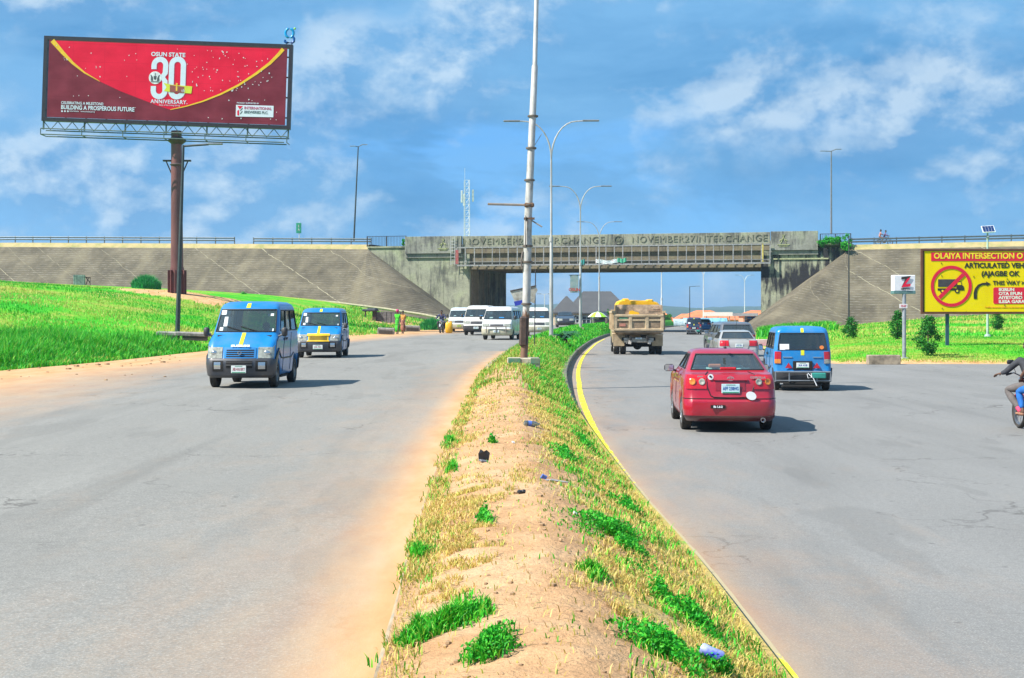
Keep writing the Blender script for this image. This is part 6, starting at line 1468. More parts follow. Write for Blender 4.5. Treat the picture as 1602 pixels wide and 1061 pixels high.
text('truck_text', 'EXCELLENCY', .13, (.78, .135, 2.60), M('truck_ink', (.16, .07, .05), .8), e, sx=.85); text('truck_text', 'OF GOD', .11, (.84, .14, 2.78), M('truck_ink', (.16, .07, .05), .8), e)
mb = MB(); 
for s in (-1, 1): mb.box((s * .42, 3.0, .98), (.10, 7.4, .24))
mb.box((0, -.35 + .55, .92), (1.7, .12, .20)); mb.tube([(-1.0, 1.3, .52), (1.0, 1.3, .52)], .09, 8); mb.ball((0, 1.3, .50), (.22, .24, .24)); mb.box((0, .3, .72), (1.2, .1, .22)); mb.build('chassis', under, e)
mb = MB(); mb.box((0, .10, .86), (1.5, .06, .26)); mb.build('rear_bar', M('bar_white_dirty', (.36, .34, .30), .8, var=.4, vs=4), e)
for x in (-.45, .55): mb = MB(); mb.box((x, .02, .74), (.16, .05, .22), rot=Euler((0, R(12), 0))); mb.build('tail_lamp', M('lamp_pale', (.55, .5, .45), .5), e)
plate(e, .04, .95, .34, .12, 0, 'XP 88', pblue_ink)
for s in (-1, 1):
    for y in (1.3, 5.9):
        wheel_mesh(.50, .30, steelw, e, s * (1.08 if y < 2 else 1.05), y, s, .55)
        if y < 2: wheel_mesh(.50, .28, steelw, e, s * .74, y, s, .55)
    mb = MB(); mb.box((s * .98, .60, .83), (.55, .04, .66), rot=Euler((R(3), 0, 0))); mb.build('mud_flap', tb, e)
    mb = MB(); mb.box((s * 1.0, 1.35, 1.20), (.58, 1.35, .06), bev=.02); mb.build('mudguard', tb, e)
cabm = paint('cab_beige', (.42, .32, .2), .5)
rows = [(.60, 7.2, 5.1, 1.15, .15, .05, .1, 0), (1.1, 7.3, 5.1, 1.2, .18, .05, .12, 0), (1.6, 7.2, 5.1, 1.2, .18, .05, .12, 0), (1.65, 7.18, 5.1, 1.19, .18, .05, .12, 0), (2.35, 6.9, 5.15, 1.08, .18, .05, .1, 0), (2.5, 6.6, 5.25, .95, .2, .1, .08, 0), (2.54, 6.4, 5.4, .6, .1, .1, .05, 0)]
h = Hull(rows, (5.9,), .5, 2, [(0, 1.4, 3.05, 3.92), (2.1, 2.8, 3.05, 3.9)]); h.body(cabm, e, 'cab'); h.window('windscreen', -1.4, 1.4, 3.05, 3.92, gtint, e, rub); 
for a, b_ in ((2.1, 2.8), (-2.8, -2.1)): h.window('cab_window', a, b_, 3.05, 3.9, gtint, e, rub)
for s in (-1, 1): mirror(e, s * 1.42, 6.95, 1.95, blkp, (.16, .08, .36), -1)
tr_loc = (PX(998.5, 73.6), 73.3, 0); tr_rz = R(-2)
for o in (e, load, yb): o.location = tr_loc; o.rotation_euler = (0, 0, tr_rz)
for o in (e, load, yb): o.scale = (1.02, 1, .885)
# ------------------------------------------------------------------ people
skin_b = M('skin_brown', (.13, .065, .04), .55, var=.1); hairm = M('hair_black', (.012, .010, .010), .8); eyew = M('eye_white', (.6, .58, .55), .3); shoe_m = M('shoe_dark', (.03, .025, .022), .6)
def skinobj(name, nodes, edges, mat, parent, root, sub=1):
    keys = list(nodes); idx = {k: i for i, k in enumerate(keys)}
    me = bpy.data.meshes.new(name); me.from_pydata([nodes[k][0] for k in keys], [(idx[a], idx[b_]) for a, b_ in edges], [])
    o = ob(name, me, mat, parent); m = o.modifiers.new('skin', 'SKIN'); m.use_smooth_shade = True
    lay = me.skin_vertices[0].data if me.skin_vertices else None
    if lay is None: me.skin_vertices.new() if hasattr(me.skin_vertices, 'new') else None
    bm = bmesh.new(); bm.from_mesh(me); sk = bm.verts.layers.skin.verify(); bm.verts.ensure_lookup_table()
    for i, k in enumerate(keys):
        r = nodes[k][1]; bm.verts[i][sk].radius = r if isinstance(r, tuple) else (r, r); bm.verts[i][sk].use_root = (k == root)
    bm.to_mesh(me); bm.free()
    s = o.modifiers.new('sub', 'SUBSURF'); s.levels = sub; s.render_levels = sub
    return o
def person(loc, rz, J, label, top, low, cat='person', h=1.72, sleeves='short', legs='trousers', shoes=None, hat=None, group=None, socks=None):
    """J: joint positions in metres, local (x right, y forward)"""
    e = None; V3 = Vector; J = {k: V3(v_) for k, v_ in J.items()}
    n = {}; ed = []
    pel, ch, nk, hdp = J['pelvis'], J['chest'], J['neck'], J['head']
    n['pel'] = (pel, (.125, .105)); n['bel'] = (pel.lerp(ch, .5), (.12, .095)); n['ch'] = (ch, (.135, .105)); n['nb'] = (ch.lerp(nk, .6), (.085, .075)); n['nk'] = (nk, .052)
    up = (hdp - nk).normalized(); fwd = V3((0, 1, 0)); 
    n['h0'] = (nk + up * .085 + fwd * .02, (.066, .078)); n['h1'] = (nk + up * .155 + fwd * .012, (.076, .095)); n['h2'] = (nk + up * .225, (.058, .07))
    ed += [('pel', 'bel'), ('bel', 'ch'), ('ch', 'nb'), ('nb', 'nk'), ('nk', 'h0'), ('h0', 'h1'), ('h1', 'h2')]
    for s, sg in (('l', -1), ('r', 1)):
        sh, el, wr, hp, kn, an = (J[s + k] for k in ('sho', 'elb', 'wri', 'hip', 'kne', 'ank'))
        n[s + 'sh'] = (sh, .055); n[s + 'ua'] = (sh.lerp(el, .5), .046); n[s + 'el'] = (el, .037); n[s + 'fa'] = (el.lerp(wr, .35), .037); n[s + 'wr'] = (wr, (.024, .020))
        dirh = (wr - el).normalized(); pm_ = wr + dirh * .06; n[s + 'pm'] = (pm_, (.036, .018)); ed += [('ch', s + 'sh'), (s + 'sh', s + 'ua'), (s + 'ua', s + 'el'), (s + 'el', s + 'fa'), (s + 'fa', s + 'wr'), (s + 'wr', s + 'pm')]
        side = dirh.cross(V3((0, 0, 1))); side = side.normalized() if side.length > .2 else V3((0, 1, 0)); dn = V3((0, 0, -1)) if abs(dirh.z) < .8 else V3((0, .6, -.2)).normalized()
        for k, (off, ln) in enumerate(((-.030, .066), (-.010, .076), (.010, .072), (.029, .056))):
            a = pm_ + side * off + dirh * .035; b_ = a + dirh * ln * .5 + dn * .012; c_ = b_ + dirh * ln * .25 + dn * ln * .42
            n[f'{s}f{k}a'] = (a, .0105); n[f'{s}f{k}b'] = (b_, .0092); n[f'{s}f{k}c'] = (c_, .008); ed += [(s + 'pm', f'{s}f{k}a'), (f'{s}f{k}a', f'{s}f{k}b'), (f'{s}f{k}b', f'{s}f{k}c')]
        ta = wr + dirh * .035 - side * sg * .034 + dn * .012; tb_ = ta + dirh * .034 - side * sg * .012 + dn * .018
        n[s + 'ta'] = (ta, .012); n[s + 'tb'] = (tb_, .009); ed += [(s + 'wr', s + 'ta'), (s + 'ta', s + 'tb')]
        n[s + 'hp'] = (hp, .088); n[s + 'th'] = (hp.lerp(kn, .5), .075); n[s + 'kn'] = (kn, .056); n[s + 'cf'] = (kn.lerp(an, .35), .054); n[s + 'an'] = (an, .034)
        toe = J.get(s + 'toe', an + V3((0, .16, -.06))); n[s + 'he'] = (an + V3((0, -.02, -.045)), .036); n[s + 'ft'] = (an.lerp(toe, .6) + V3((0, 0, -.02)), (.042, .028)); n[s + 'to'] = (toe, (.038, .018))
        ed += [('pel', s + 'hp'), (s + 'hp', s + 'th'), (s + 'th', s + 'kn'), (s + 'kn', s + 'cf'), (s + 'cf', s + 'an'), (s + 'an', s + 'he'), (s + 'an', s + 'ft'), (s + 'ft', s + 'to')]
    body = skinobj('person', n, ed, skin_b, None, 'pel'); body.location = loc; body.rotation_euler = (0, 0, rz); k_ = h / 1.72; body.scale = (k_, k_, k_)
    tag(body, label, cat, group); e = body
    # clothes
    c = {'a': (pel + V3((0, 0, -.02)), (.148, .128)), 'b': (pel.lerp(ch, .5), (.145, .118)), 'c': (ch, (.158, .125)), 'd': (ch.lerp(nk, .55), (.09, .08))}; ce = [('a', 'b'), ('b', 'c'), ('c', 'd')]
    for s in 'lr':
        sh, el, wr = J[s + 'sho'], J[s + 'elb'], J[s + 'wri']; c[s + '1'] = (sh, .072); c[s + '2'] = (sh.lerp(el, .6), .062); ce += [('c', s + '1'), (s + '1', s + '2')]
        if sleeves == 'long': c[s + '3'] = (el, .052); c[s + '4'] = (el.lerp(wr, .9), .040); ce += [(s + '2', s + '3'), (s + '3', s + '4')]
    skinobj('shirt', c, ce, top, e, 'b')
    if legs == 'trousers':
        c = {'a': (pel + V3((0, 0, .05)), (.142, .118)), 'b': (pel, (.148, .125))}; ce = [('a', 'b')]
        for s in 'lr':
            hp, kn, an = J[s + 'hip'], J[s + 'kne'], J[s + 'ank']; c[s + '1'] = (hp, .105); c[s + '2'] = (hp.lerp(kn, .5), .092); c[s + '3'] = (kn, .076); c[s + '4'] = (kn.lerp(an, .5), .068); c[s + '5'] = (kn.lerp(an, .86), .058)
            ce += [('b', s + '1'), (s + '1', s + '2'), (s + '2', s + '3'), (s + '3', s + '4'), (s + '4', s + '5')]
        skinobj('trousers', c, ce, low, e, 'b')
    else:
        c = {'a': (pel + V3((0, 0, .12)), (.15, .13)), 'b': (pel + V3((0, 0, -.08)), (.20, .17)), 'c': (pel + V3((0, 0, -.42)), (.23, .20)), 'd': (V3((pel.x, pel.y, .10)), (.25, .22))}
        skinobj('skirt', c, [('a', 'b'), ('b', 'c'), ('c', 'd')], low, e, 'b')
    # face, hair, shoes
    hc = nk + up * .155 + fwd * .012
    mb = MB(); mb.ball(hc + V3((0, .100, -.012)), (.013, .018, .022), 8, 6); 
    for s in (-1, 1): mb.ball(hc + V3((s * .082, -.0, -.01)), (.012, .022, .032), 8, 6)
    mb.ball(hc + V3((0, .088, -.055)), (.026, .012, .009), 8, 5); mb.build('face', skin_b, e, 60)
    for s in (-1, 1): mb = MB(); mb.ball(hc + V3((s * .031, .084, .012)), (.013, .010, .008), 8, 5); mb.ball(hc + V3((s * .031, .092, .012)), (.005, .004, .005), 6, 4); mb.build('eye', eyew, e, 60)
    mb = MB(); mb.ball(hc + V3((0, -.012, .035)), (.084, .098, .080) if hat is None else (.118, .128, .118), 14, 10); mb.build('hair' if hat is None else 'headwear', hairm if hat is None else hat, e, 60)
    for s in 'lr':
        an = J[s + 'ank']; toe = J.get(s + 'toe', an + V3((0, .16, -.06)))
        c = {'a': (an + V3((0, -.03, -.045)), (.044, .038)), 'b': (an.lerp(toe, .5) + V3((0, 0, -.022)), (.05, .036)), 'c': (toe, (.044, .026))}
        skinobj('shoe', c, [('a', 'b'), ('b', 'c')], shoes or shoe_m, e, 'a')
        if socks: skinobj('sock', {'a': (an + V3((0, 0, -.02)), .046), 'b': (an.lerp(J[s + 'kne'], .34), .055)}, [('a', 'b')], socks, e, 'a')
    return body
def stand(arm=.0, step=.1, lift=0):
    return dict(pelvis=(0, 0, .92), chest=(0, .0, 1.28), neck=(0, .01, 1.46), head=(0, .02, 1.66), lsho=(-.17, 0, 1.38), rsho=(.17, 0, 1.38), lelb=(-.23, -.04 + arm, 1.10), relb=(.23, -.04, 1.10), lwri=(-.22, .08 + arm, .87), rwri=(.22, .08, .87),
                lhip=(-.09, 0, .88), rhip=(.09, 0, .88), lkne=(-.10, step, .48), rkne=(.10, .02, .48), lank=(-.10, step, .09), rank=(.10, -step, .09))
def ride(lean=.15, spread=.24, hands=(.33, .52, 1.06), sit=(-.10, .86), foot=(.22, .18, .36), passenger=False):
    py, pz = sit; c = dict(pelvis=(0, py, pz), chest=(0, py + lean, pz + .36), neck=(0, py + lean + .04, pz + .55), head=(0, py + lean + .06, pz + .75), lsho=(-.18, py + lean, pz + .45), rsho=(.18, py + lean, pz + .45), lhip=(-.10, py + .02, pz - .01), rhip=(.10, py + .02, pz - .01))
    hx, hy, hz_ = hands
    for s, sg in (('l', -1), ('r', 1)):
        w_ = Vector((sg * hx, hy, hz_)); sh = Vector(c[s + 'sho']); m = sh.lerp(w_, .5) + Vector((sg * .09, 0, -.10)); c[s + 'elb'] = tuple(m); c[s + 'wri'] = tuple(w_)
        c[s + 'kne'] = (sg * spread, py + .40, pz - .10); c[s + 'ank'] = (sg * foot[0], foot[1] - .08, foot[2] + .06); c[s + 'toe'] = (sg * (foot[0] + .02), foot[1] + .08, foot[2] + .02)
    return c
# ---- motorcycle
def motorcycle(label, tank, loc, rz, group=None):
    e = empty('motorcycle', loc, rz, label, 'motorcycle', group); st = M('moto_steel', (.25, .25, .26), .35, .8); bk_ = M('moto_black', (.02, .02, .022), .4)
    for (y, nm) in ((-.60, 'wheel'), (.68, 'wheel')):
        mb = MB(); mb.lathe((0, 0, 0), [(.235, -.03), (.275, -.045), (.30, -.02), (.305, 0), (.30, .02), (.275, .045), (.235, .03), (.235, -.03)], 'x', 28); w_ = mb.build(nm, tyre, e, 50); w_.location = (0, y, .305)
        mb = MB(); mb.lathe((0, 0, 0), [(.235, -.028), (.215, -.02), (.215, .02), (.235, .028)], 'x', 24); mb.lathe((0, 0, 0), [(.001, -.07), (.05, -.07), (.05, .07), (.001, .07)], 'x', 12)
        for k in range(14): a = k * 2 * math.pi / 14; mb.tube([(.03 * (-1) ** k, .04 * math.cos(a), .04 * math.sin(a)), (0, .22 * math.cos(a + .25), .22 * math.sin(a + .25))], .004, 4, cap=False)
        mb.build('rim', st, w_, 40)
        mb = MB(); pts = [(0, y + .335 * math.cos(a), .305 + .335 * math.sin(a)) for a in [R(30 + k * 15) for k in range(9)]] if y > 0 else [(0, y + .34 * math.cos(a), .305 + .34 * math.sin(a)) for a in [R(60 + k * 14) for k in range(9)]]
        for p, q_ in zip(pts[:-1], pts[1:]): mb.box((Vector(p) + Vector(q_)) / 2, (.11, (Vector(q_) - Vector(p)).length * 1.05, .012), rot=Euler((math.atan2(q_[2] - p[2], q_[1] - p[1]), 0, 0)))
        mb.build('mudguard', tank, e)
    for s in (-1, 1): mb = MB(); mb.tube([(s * .075, .68, .305), (s * .075, .50, .80), (s * .07, .44, .95)], [.022, .026, .022], 8); mb.build('fork', st, e, 50); mb = MB(); mb.tube([(s * .13, -.60, .32), (s * .13, -.50, .70)], [.03, .026], 8); mb.build('shock', st, e, 50)
    mb = MB(); mb.tube([(0, .42, .86), (0, .30, .50), (0, .10, .28), (0, -.25, .28), (0, -.30, .55), (0, -.05, .66), (0, .40, .84)], .025, 7); mb.tube([(.06, -.30, .55), (.09, -.60, .32)], .02, 6); mb.tube([(-.06, -.30, .55), (-.09, -.60, .32)], .02, 6); mb.tube([(0, -.28, .60), (0, -.75, .70)], .03, 6); mb.build('frame', bk_, e, 50)
    mb = MB(); mb.box((0, .04, .40), (.24, .30, .26), bev=.05); mb.lathe((0, .16, .52), [(.08, -.08), (.095, -.04), (.08, -.03), (.095, 0), (.08, .01), (.095, .04), (.08, .08), (.001, .08)], 'z', 12); mb.build('engine', st, e, 40)
    mb = MB(); mb.ball((0, .20, .80), (.14, .27, .125), 14, 9); mb.build('fuel_tank', tank, e, 60)
    mb = MB(); mb.box((0, -.30, .80), (.26, .70, .09), bev=.035); mb.build('seat', bk_, e, 50)
    mb = MB(); mb.tube([(-.37, .34, 1.02), (-.22, .42, 1.05), (-.06, .44, .98), (.06, .44, .98), (.22, .42, 1.05), (.37, .34, 1.02)], .013, 6); 
    hb = mb.build('handlebar', st, e, 50)
    for s in (-1, 1):
        mb = MB(); mb.tube([(s * .28, .39, 1.04), (s * .39, .33, 1.015)], .019, 7); mb.tube([(s * .24, .44, 1.05), (s * .38, .42, 1.03)], .006, 5); mb.build('grip', rub, hb, 50)
        mb = MB(); mb.tube([(s * .18, .42, 1.05), (s * .26, .40, 1.22)], .006, 5); mb.box((s * .29, .40, 1.25), (.13, .03, .08), bev=.014); mb.build('mirror', bk_, hb, 50)
        mb = MB(); mb.tube([(s * .10, .08, .30), (s * .30, .08, .30)], .016, 6); mb.build('footrest', rub, e)
        mb = MB(); mb.ball((s * .13, -.84, .72), (.035, .035, .035), 8, 6); mb.build('indicator', ambl, e, 60)
    mb = MB(); mb.lathe((0, .53, .90), [(.001, .03), (.085, .02), (.09, 0), (.06, -.08), (.001, -.1)], 'y', 16); mb.build('headlight', chrome, e, 50)
    mb = MB(); mb.tube([(.12, .22, .45), (.14, .20, .26), (.14, -.20, .25), (.16, -.45, .32), (.16, -.85, .38)], [.02, .02, .02, .04, .04], 8); mb.build('exhaust', chrome, e, 50)
    mb = MB(); mb.box((0, -.82, .66), (.12, .05, .07), bev=.015); mb.build('tail_light', redl, e)
    return e
def cloth(name, c, var=.2): return M(name, c, .85, var=var, vs=9)
# riders at the right edge
mo = Vector((PX(1617, 25.9), 25.85, 0)); mrz = R(2)
motorcycle('motorcycle at the right edge of the photo carrying a rider and a passenger', M('moto_red', (.42, .03, .04), .35, coat=.5), mo, mrz)
person(mo, mrz, ride(.22, .36, (.46, .42, 1.04), (.02, .84), (.24, .10, .30)), 'rider in a dark jacket and grey trousers with pink socks on the right edge motorcycle', cloth('jacket_black', (.035, .037, .045)), cloth('trousers_grey', (.12, .105, .10)), sleeves='long', socks=cloth('sock_pink', (.70, .06, .14)), shoes=cloth('shoe_tan', (.35, .18, .10)))
pj = ride(.06, .30, (.17, .22, .98), (-.38, .86), (.27, -.06, .32)); 
person(mo, mrz, pj, 'passenger in a white shirt and bright blue trousers behind the dark jacketed rider', cloth('shirt_white', (.78, .76, .76), .06), cloth('trousers_blue', (.01, .12, .42)), shoes=cloth('shoe_brown', (.30, .15, .09)), h=1.66)
# riders on the overpass
mo = TR + ax * 3.7 + bk * 4.2; mo.z = TR.z + .60 + .03; mrz = BRZ - math.pi / 2
motorcycle('small motorcycle carrying two people along the overpass above the right slope', M('moto_dark', (.05, .04, .05), .4), mo, mrz)
person(mo, mrz, ride(.15, .24, sit=(.0, .86)), 'person in purple clothes steering the overpass motorcycle', cloth('shirt_purple', (.14, .10, .24)), cloth('trousers_navy', (.03, .05, .12)), sleeves='long')
person(mo, mrz, ride(.05, .24, (.15, .15, 1.1), (-.42, .90), (.24, -.10, .4)), 'person in a pale pink shirt seated behind on the overpass motorcycle', cloth('shirt_pink', (.62, .30, .26)), cloth('trousers_brown', (.12, .07, .05)), h=1.78)
# far left rider, pedestrians
d = 103; mo = Vector((PX(691, d), d, HG(PX(691, d), d) + .06)); mrz = R(180 - 6)
motorcycle('motorcycle parked facing the camera beside the yellow drum', M('moto_white', (.45, .45, .47), .4), mo, mrz)
person(mo, mrz, ride(.1, .26, sit=(-.1, .86)), 'person in dark blue clothes sitting on the motorcycle beside the yellow drum', cloth('shirt_navy', (.045, .06, .14), .3), cloth('trousers_dark', (.05, .045, .06)), sleeves='long')
d = 102; x = PX(702.5, d); mb = MB(); mb.box((0, 0, .42), (.50, .38, .78), bev=.08); mb.tube([(-.12, 0, .80), (-.10, 0, .90), (.10, 0, .90), (.12, 0, .80)], .03, 7); mb.lathe((.17, 0, .80), [(.05, 0), (.05, .08), (.001, .08)], n=10)
o = mb.build('plastic_drum', M('drum_yellow', (.72, .38, .01), .4, var=.12), None, 50); o.location = (x, d, HG(x, d) + .03); tag(o, 'yellow plastic drum on the sandy shoulder beside the parked motorcycle', 'drum')
d = 112; x = PX(708, d); person((x, d, HG(x, d) + .05), R(150), stand(), 'person in yellow clothes and headscarf beside the farthest left white van', cloth('dress_yellow', (.60, .45, .03), .3), cloth('dress_green', (.10, .32, .05), .3), hat=cloth('scarf_yellow', (.62, .42, .02)), legs='skirt', h=1.68)
for (px, d, lab, tp, lw, ht, sk, hh) in ((622, 98, 'person in a bright green wrapper and magenta headscarf walking on the sandy shoulder', (.06, .52, .02), (.05, .45, .03), (.50, .03, .16), 'skirt', 1.66), (630.5, 99.5, 'person in orange and brown clothes walking beside the one in green', (.55, .26, .06), (.30, .12, .08), None, 'skirt', 1.60)):
    x = PX(px, d); person((x, d, max(HG(x, d), zL(d)) + .02), R(160), stand(.05, .12), lab, cloth('top_%d' % px, tp, .4), cloth('low_%d' % px, lw, .45), hat=cloth('scarf_mag', ht) if ht else None, legs=sk, h=hh)
for (px, d, c, lab) in ((1168, 158, (.02, .02, .025), 'person in black standing by the light blue board under the bridge'), (1177, 160, (.45, .30, .22), 'person in tan clothes between the two dark dressed people by the blue board'), (1183, 162, (.04, .05, .05), 'person in dark clothes rightmost of those by the light blue board')):
    x = PX(px, d); person((x, d, max(.0, HG(x, d)) + .02), R(170 + px % 30), stand(), lab, cloth('far_top_%d' % px, c), cloth('far_low_%d' % px, tuple(v_ * .6 for v_ in c)), h=1.70)
# people inside the near minibus
for s, lab in ((.34, 'driver sitting behind the wheel of the nearest blue minibus'), (-.34, 'front passenger sitting in the nearest blue minibus')):
    J = ride(.02, .12, (.14, .50, 1.12), (.16, .66), (.12, .66, .30)); pz = person((0, 0, 0), 0, {k: (v_[0] + s, v_[1] + .05, v_[2]) for k, v_ in J.items()}, lab, cloth('shirt_slate' if s > 0 else 'shirt_olive', (.10, .12, .16) if s > 0 else (.14, .13, .08)), cloth('trousers_dark', (.05, .05, .06)))
    pz.location = van1.location + Vector((0, 0, .0)); pz.rotation_euler = van1.rotation_euler

# ------------------------------------------------------------------ street side things
# palm like plant on the median
d = 74; x = PX(884, d); e = empty('cycad_palm', (x, d, HM(x, d) + .02), 0, 'low spiky palm like plant on the median below the grey roof', 'plant')
mb = MB(); mb.lathe((0, 0, 0), [(.14, 0), (.16, .12), (.10, .28), (.001, .30)], n=10); mb.build('trunk', M('palm_trunk', (.10, .07, .04), .9, var=.4), e)
mb = MB(); rs = random.Random(4)
for k in range(26):
    a = k * 2.4; ln = rs.uniform(.75, 1.15); el = rs.uniform(.7, 1.35); P_ = []
    for i in range(7):
        t_ = i / 6; r_ = ln * t_; P_.append(Vector((math.cos(a) * r_ * math.cos(el * .6), math.sin(a) * r_ * math.cos(el * .6), .28 + math.sin(el) * ln * t_ - .75 * ln * t_ * t_ * .8)))
    side = Vector((-math.sin(a), math.cos(a), 0))
    for i in range(1, 7):
        for s in (-1, 1):
            p = P_[i]; q0 = P_[i - 1]; tip = p + side * s * .20 * (1 - .4 * i / 7) + (p - q0) * .5 - Vector((0, 0, .05)); mb.add([q0, q0.lerp(p, .45), tip], [(0, 1, 2)])
        for s in (-1, 1):
            p = P_[i]; q0 = P_[i - 1].lerp(p, .5); tip = p + side * s * .20 * (1 - .4 * i / 7) + (p - q0) * .8 - Vector((0, 0, .05)); mb.add([q0, p, tip], [(0, 1, 2)])
mb.build('fronds', M('frond_green', (.012, .10, .035), .6, var=.4, vs=6), e)
# shrubs on the right lawn
def shrub(px, ybot, ytop, wpx, d, lab, seed):
    x = PX(px, d); zb_ = HG(x, d); hh = (ybot - ytop) / FPX * d; rw_ = wpx / 2 / FPX * d
    e = empty('conical_shrub', (x, d, zb_), 0, lab, 'shrub', 'conical shrubs on the right lawn'); mb = MB(); mb.tube([(0, 0, -.05), (.02, 0, hh * .8)], [.05, .015], 6); mb.build('stem', M('bark', (.09, .06, .04), .9, var=.3), e)
    r_ = np.random.default_rng(seed); C = []
    nc = 46
    for k in range(nc):
        t_ = r_.uniform(.06, 1) ** .9; prof = math.sin(min(1, t_ * 1.25 + .18) * math.pi * .5) if t_ < .35 else (1 - ((t_ - .35) / .65) ** 1.5) ** .8
        a = r_.uniform(0, 6.28); rr_ = rw_ * max(.08, prof) * r_.uniform(.35, .95) * (1 + .25 * math.sin(a * 3 + seed)); c = np.array([math.cos(a) * rr_, math.sin(a) * rr_, t_ * hh]); C.append(c + r_.normal(0, [rw_ * .20, rw_ * .20, hh * .05], (44, 3)))
    leaves('crown', np.concatenate(C), 0, .055 + hh * .035, DARKLEAF if seed % 2 else BUSHM, e, .55)
shrub(1451.5, 557, 497, 39, 64, 'largest conical shrub, standing left of the blue board post', 1)
shrub(1404, 536, 494, 27, 80, 'conical shrub just left of the grey bank sign post', 3)
shrub(1331, 529, 496, 24, 86, 'conical shrub nearest the embankment, right of the blue minibus', 5)
shrub(1560, 521, 493, 22, 95, 'small conical shrub under the yellow board at far right', 7)
# concrete block
d = 59.6; mb = MB(); x = PX(1382, d); mb.box((0, 0, .19), (1.36, .38, .42), bev=.03); o = mb.build('concrete_block', M('block_conc', (.30, .24, .17), .9, var=.4, vs=3, bump=.4, bs=15), None); o.location = (x, d, .0); o.rotation_euler = (0, 0, R(-2)); tag(o, 'grey concrete block lying at the front edge of the right lawn', 'concrete block')
d = 88; x0, x1 = PX(1183, d), PX(1222, d); mb = MB(); mb.box((0, 0, .2), (x1 - x0, .22, .42), bev=.02); o = mb.build('painted_wall', M('wall_pinkwhite', (.62, .50, .48), .8, c2=(.55, .25, .30), vs=2.6), None); o.location = ((x0 + x1) / 2, d, .12); tag(o, 'low white wall with pink lettering at the corner of the right lawn', 'wall')
# left lawn things
d = 128; x = PX(124, d); e = empty('metal_kiosk', (x, d, HG(x, d) - .1), R(8), 'small grey corrugated metal kiosk at the foot of the left slope', 'kiosk')
mb = MB(); mb.box((0, 0, .5), (.95, .6, 1.0))
for k in range(7): mb.box((-.42 + k * .14, -.32, .5), (.05, .05, 1.0))
mb.build('wall', M('tin_grey', (.38, .42, .42), .5, .3, var=.35, vs=5), e); mb = MB(); mb.tube([(.55, -.1, 0), (.85, -.1, .8)], .04, 6); mb.tube([(.55, -.1, .85), (.95, -.1, .3)], .04, 6); mb.tube([(.5, 0, .8), (1.0, 0, .75)], .05, 6); mb.tube([(.95, 0, 0), (.95, 0, .78)], .03, 6); mb.build('timber_frame', M('timber_dark', (.06, .04, .03), .9), e)
def grassclump(name, px, ybase, wpx, hpx, d, n, lab, mat=GREEN, dep=None, kindcat='bush'):
    x = PX(px, d); zb_ = HG(x, d) - .05; rw_ = wpx / 2 / FPX * d; hh = hpx / FPX * d
    r_ = rng.uniform(0, 1, n) ** .6; a = rng.uniform(0, 6.283, n); X = x + rw_ * r_ * np.cos(a) * .85; Y = d + (dep or rw_) * r_ * np.sin(a) * .85
    Z = np.array([HG(u, v_) for u, v_ in zip(X, Y)]) - .04
    o = blades(name, np.stack([X, Y, Z], 1), hh * (1 - .55 * r_ ** 2) * rng.uniform(.65, 1.12, n), .045 * max(.8, d / 90), rng.uniform(.1, .6, n), mat, kind=None); return tag(o, lab, kindcat)
grassclump('grass_bush', 229, 452, 52, 24, 126, 3600, 'rounded tall green grass bush left of the billboard pole', leafmat('bluegreen', [(0, (.01, .16, .04)), (.6, (.02, .34, .08)), (1, (.08, .42, .10))]))
grassclump('grass_bush', 676, 515, 44, 22, 118, 2600, 'green grass bush below the paved slope left of the parked motorcycle', leafmat('bluegreen', []), kindcat='bush')
# broken slabs by the black lamp post
cgrey = M('slab_grey', (.27, .25, .23), .9, var=.35, vs=5, bump=.4, bs=12); cdk = M('slab_dark', (.07, .06, .05), .9)
for (px, py, d, sz, nm, lab) in ((264, 518, 62, (1.0, .5, .16), 'broken_slab', 'broken grey concrete slab left of the thin black lamp post'), (302, 519, 62, (1.5, .55, .16), 'broken_slab', 'longer broken grey slab right of the thin black lamp post'),
                                 (604, 517, 97, (1.15, .5, .42), 'culvert_block', 'dark concrete culvert block left of the person in green'), (645, 513, 103, (1.1, .5, .40), 'culvert_block', 'concrete culvert block right of the walking pair')):
    x = PX(px, d); mb = MB(); mb.box((0, 0, 0), sz, bev=.03); o = mb.build(nm, cgrey, None); o.location = (x, d, PZ(py + (4 if 'slab' in nm else 1), d)); o.rotation_euler = (R(3), R(2), R(px % 17 - 8)); tag(o, lab, 'concrete slab')
    if nm == 'culvert_block': mb = MB(); mb.box((0, -sz[1] / 2 - .01, -.05), (sz[0] * .8, .03, sz[2] * .55)); mb.build('opening', cdk, o)
    else: mb = MB(); mb.box((.1, -.05, -.16), (sz[0] * .7, .4, .2)); mb.build('rubble', cdk, o)
# covered stall behind the walking pair
d = 125; x = PX(598, d); z_ = PZ(505, d); e = empty('roadside_stall', (x, d, z_), R(-12), 'low dark roofed stall with a grey boarded wall behind the walking pair', 'stall')
mb = MB(); mb.box((-1.1, 0, 1.1), (1.3, .9, .22), bev=.08); mb.box((-.9, 0, 1.22), (.8, .6, .14), bev=.05); mb.build('roof_sheet', M('tarp_dark', (.045, .055, .07), .8, var=.4, vs=4), e)
for (px_, r_) in ((-1.55, .05), (-.7, .16)): mb = MB(); mb.box((px_, 0, .5), (r_ * 2, r_ * 2, 1.0)); mb.build('post', M('timber_dark', (.06, .04, .03), .9), e)
mb = MB(); mb.box((.55, .1, .48), (2.3, .12, .95))
for k in range(6): mb.box((-.5 + k * .42, .03, .48), (.05, .06, .95))
mb.build('board_wall', M('board_grey', (.13, .12, .12), .9, var=.35, vs=5), e)
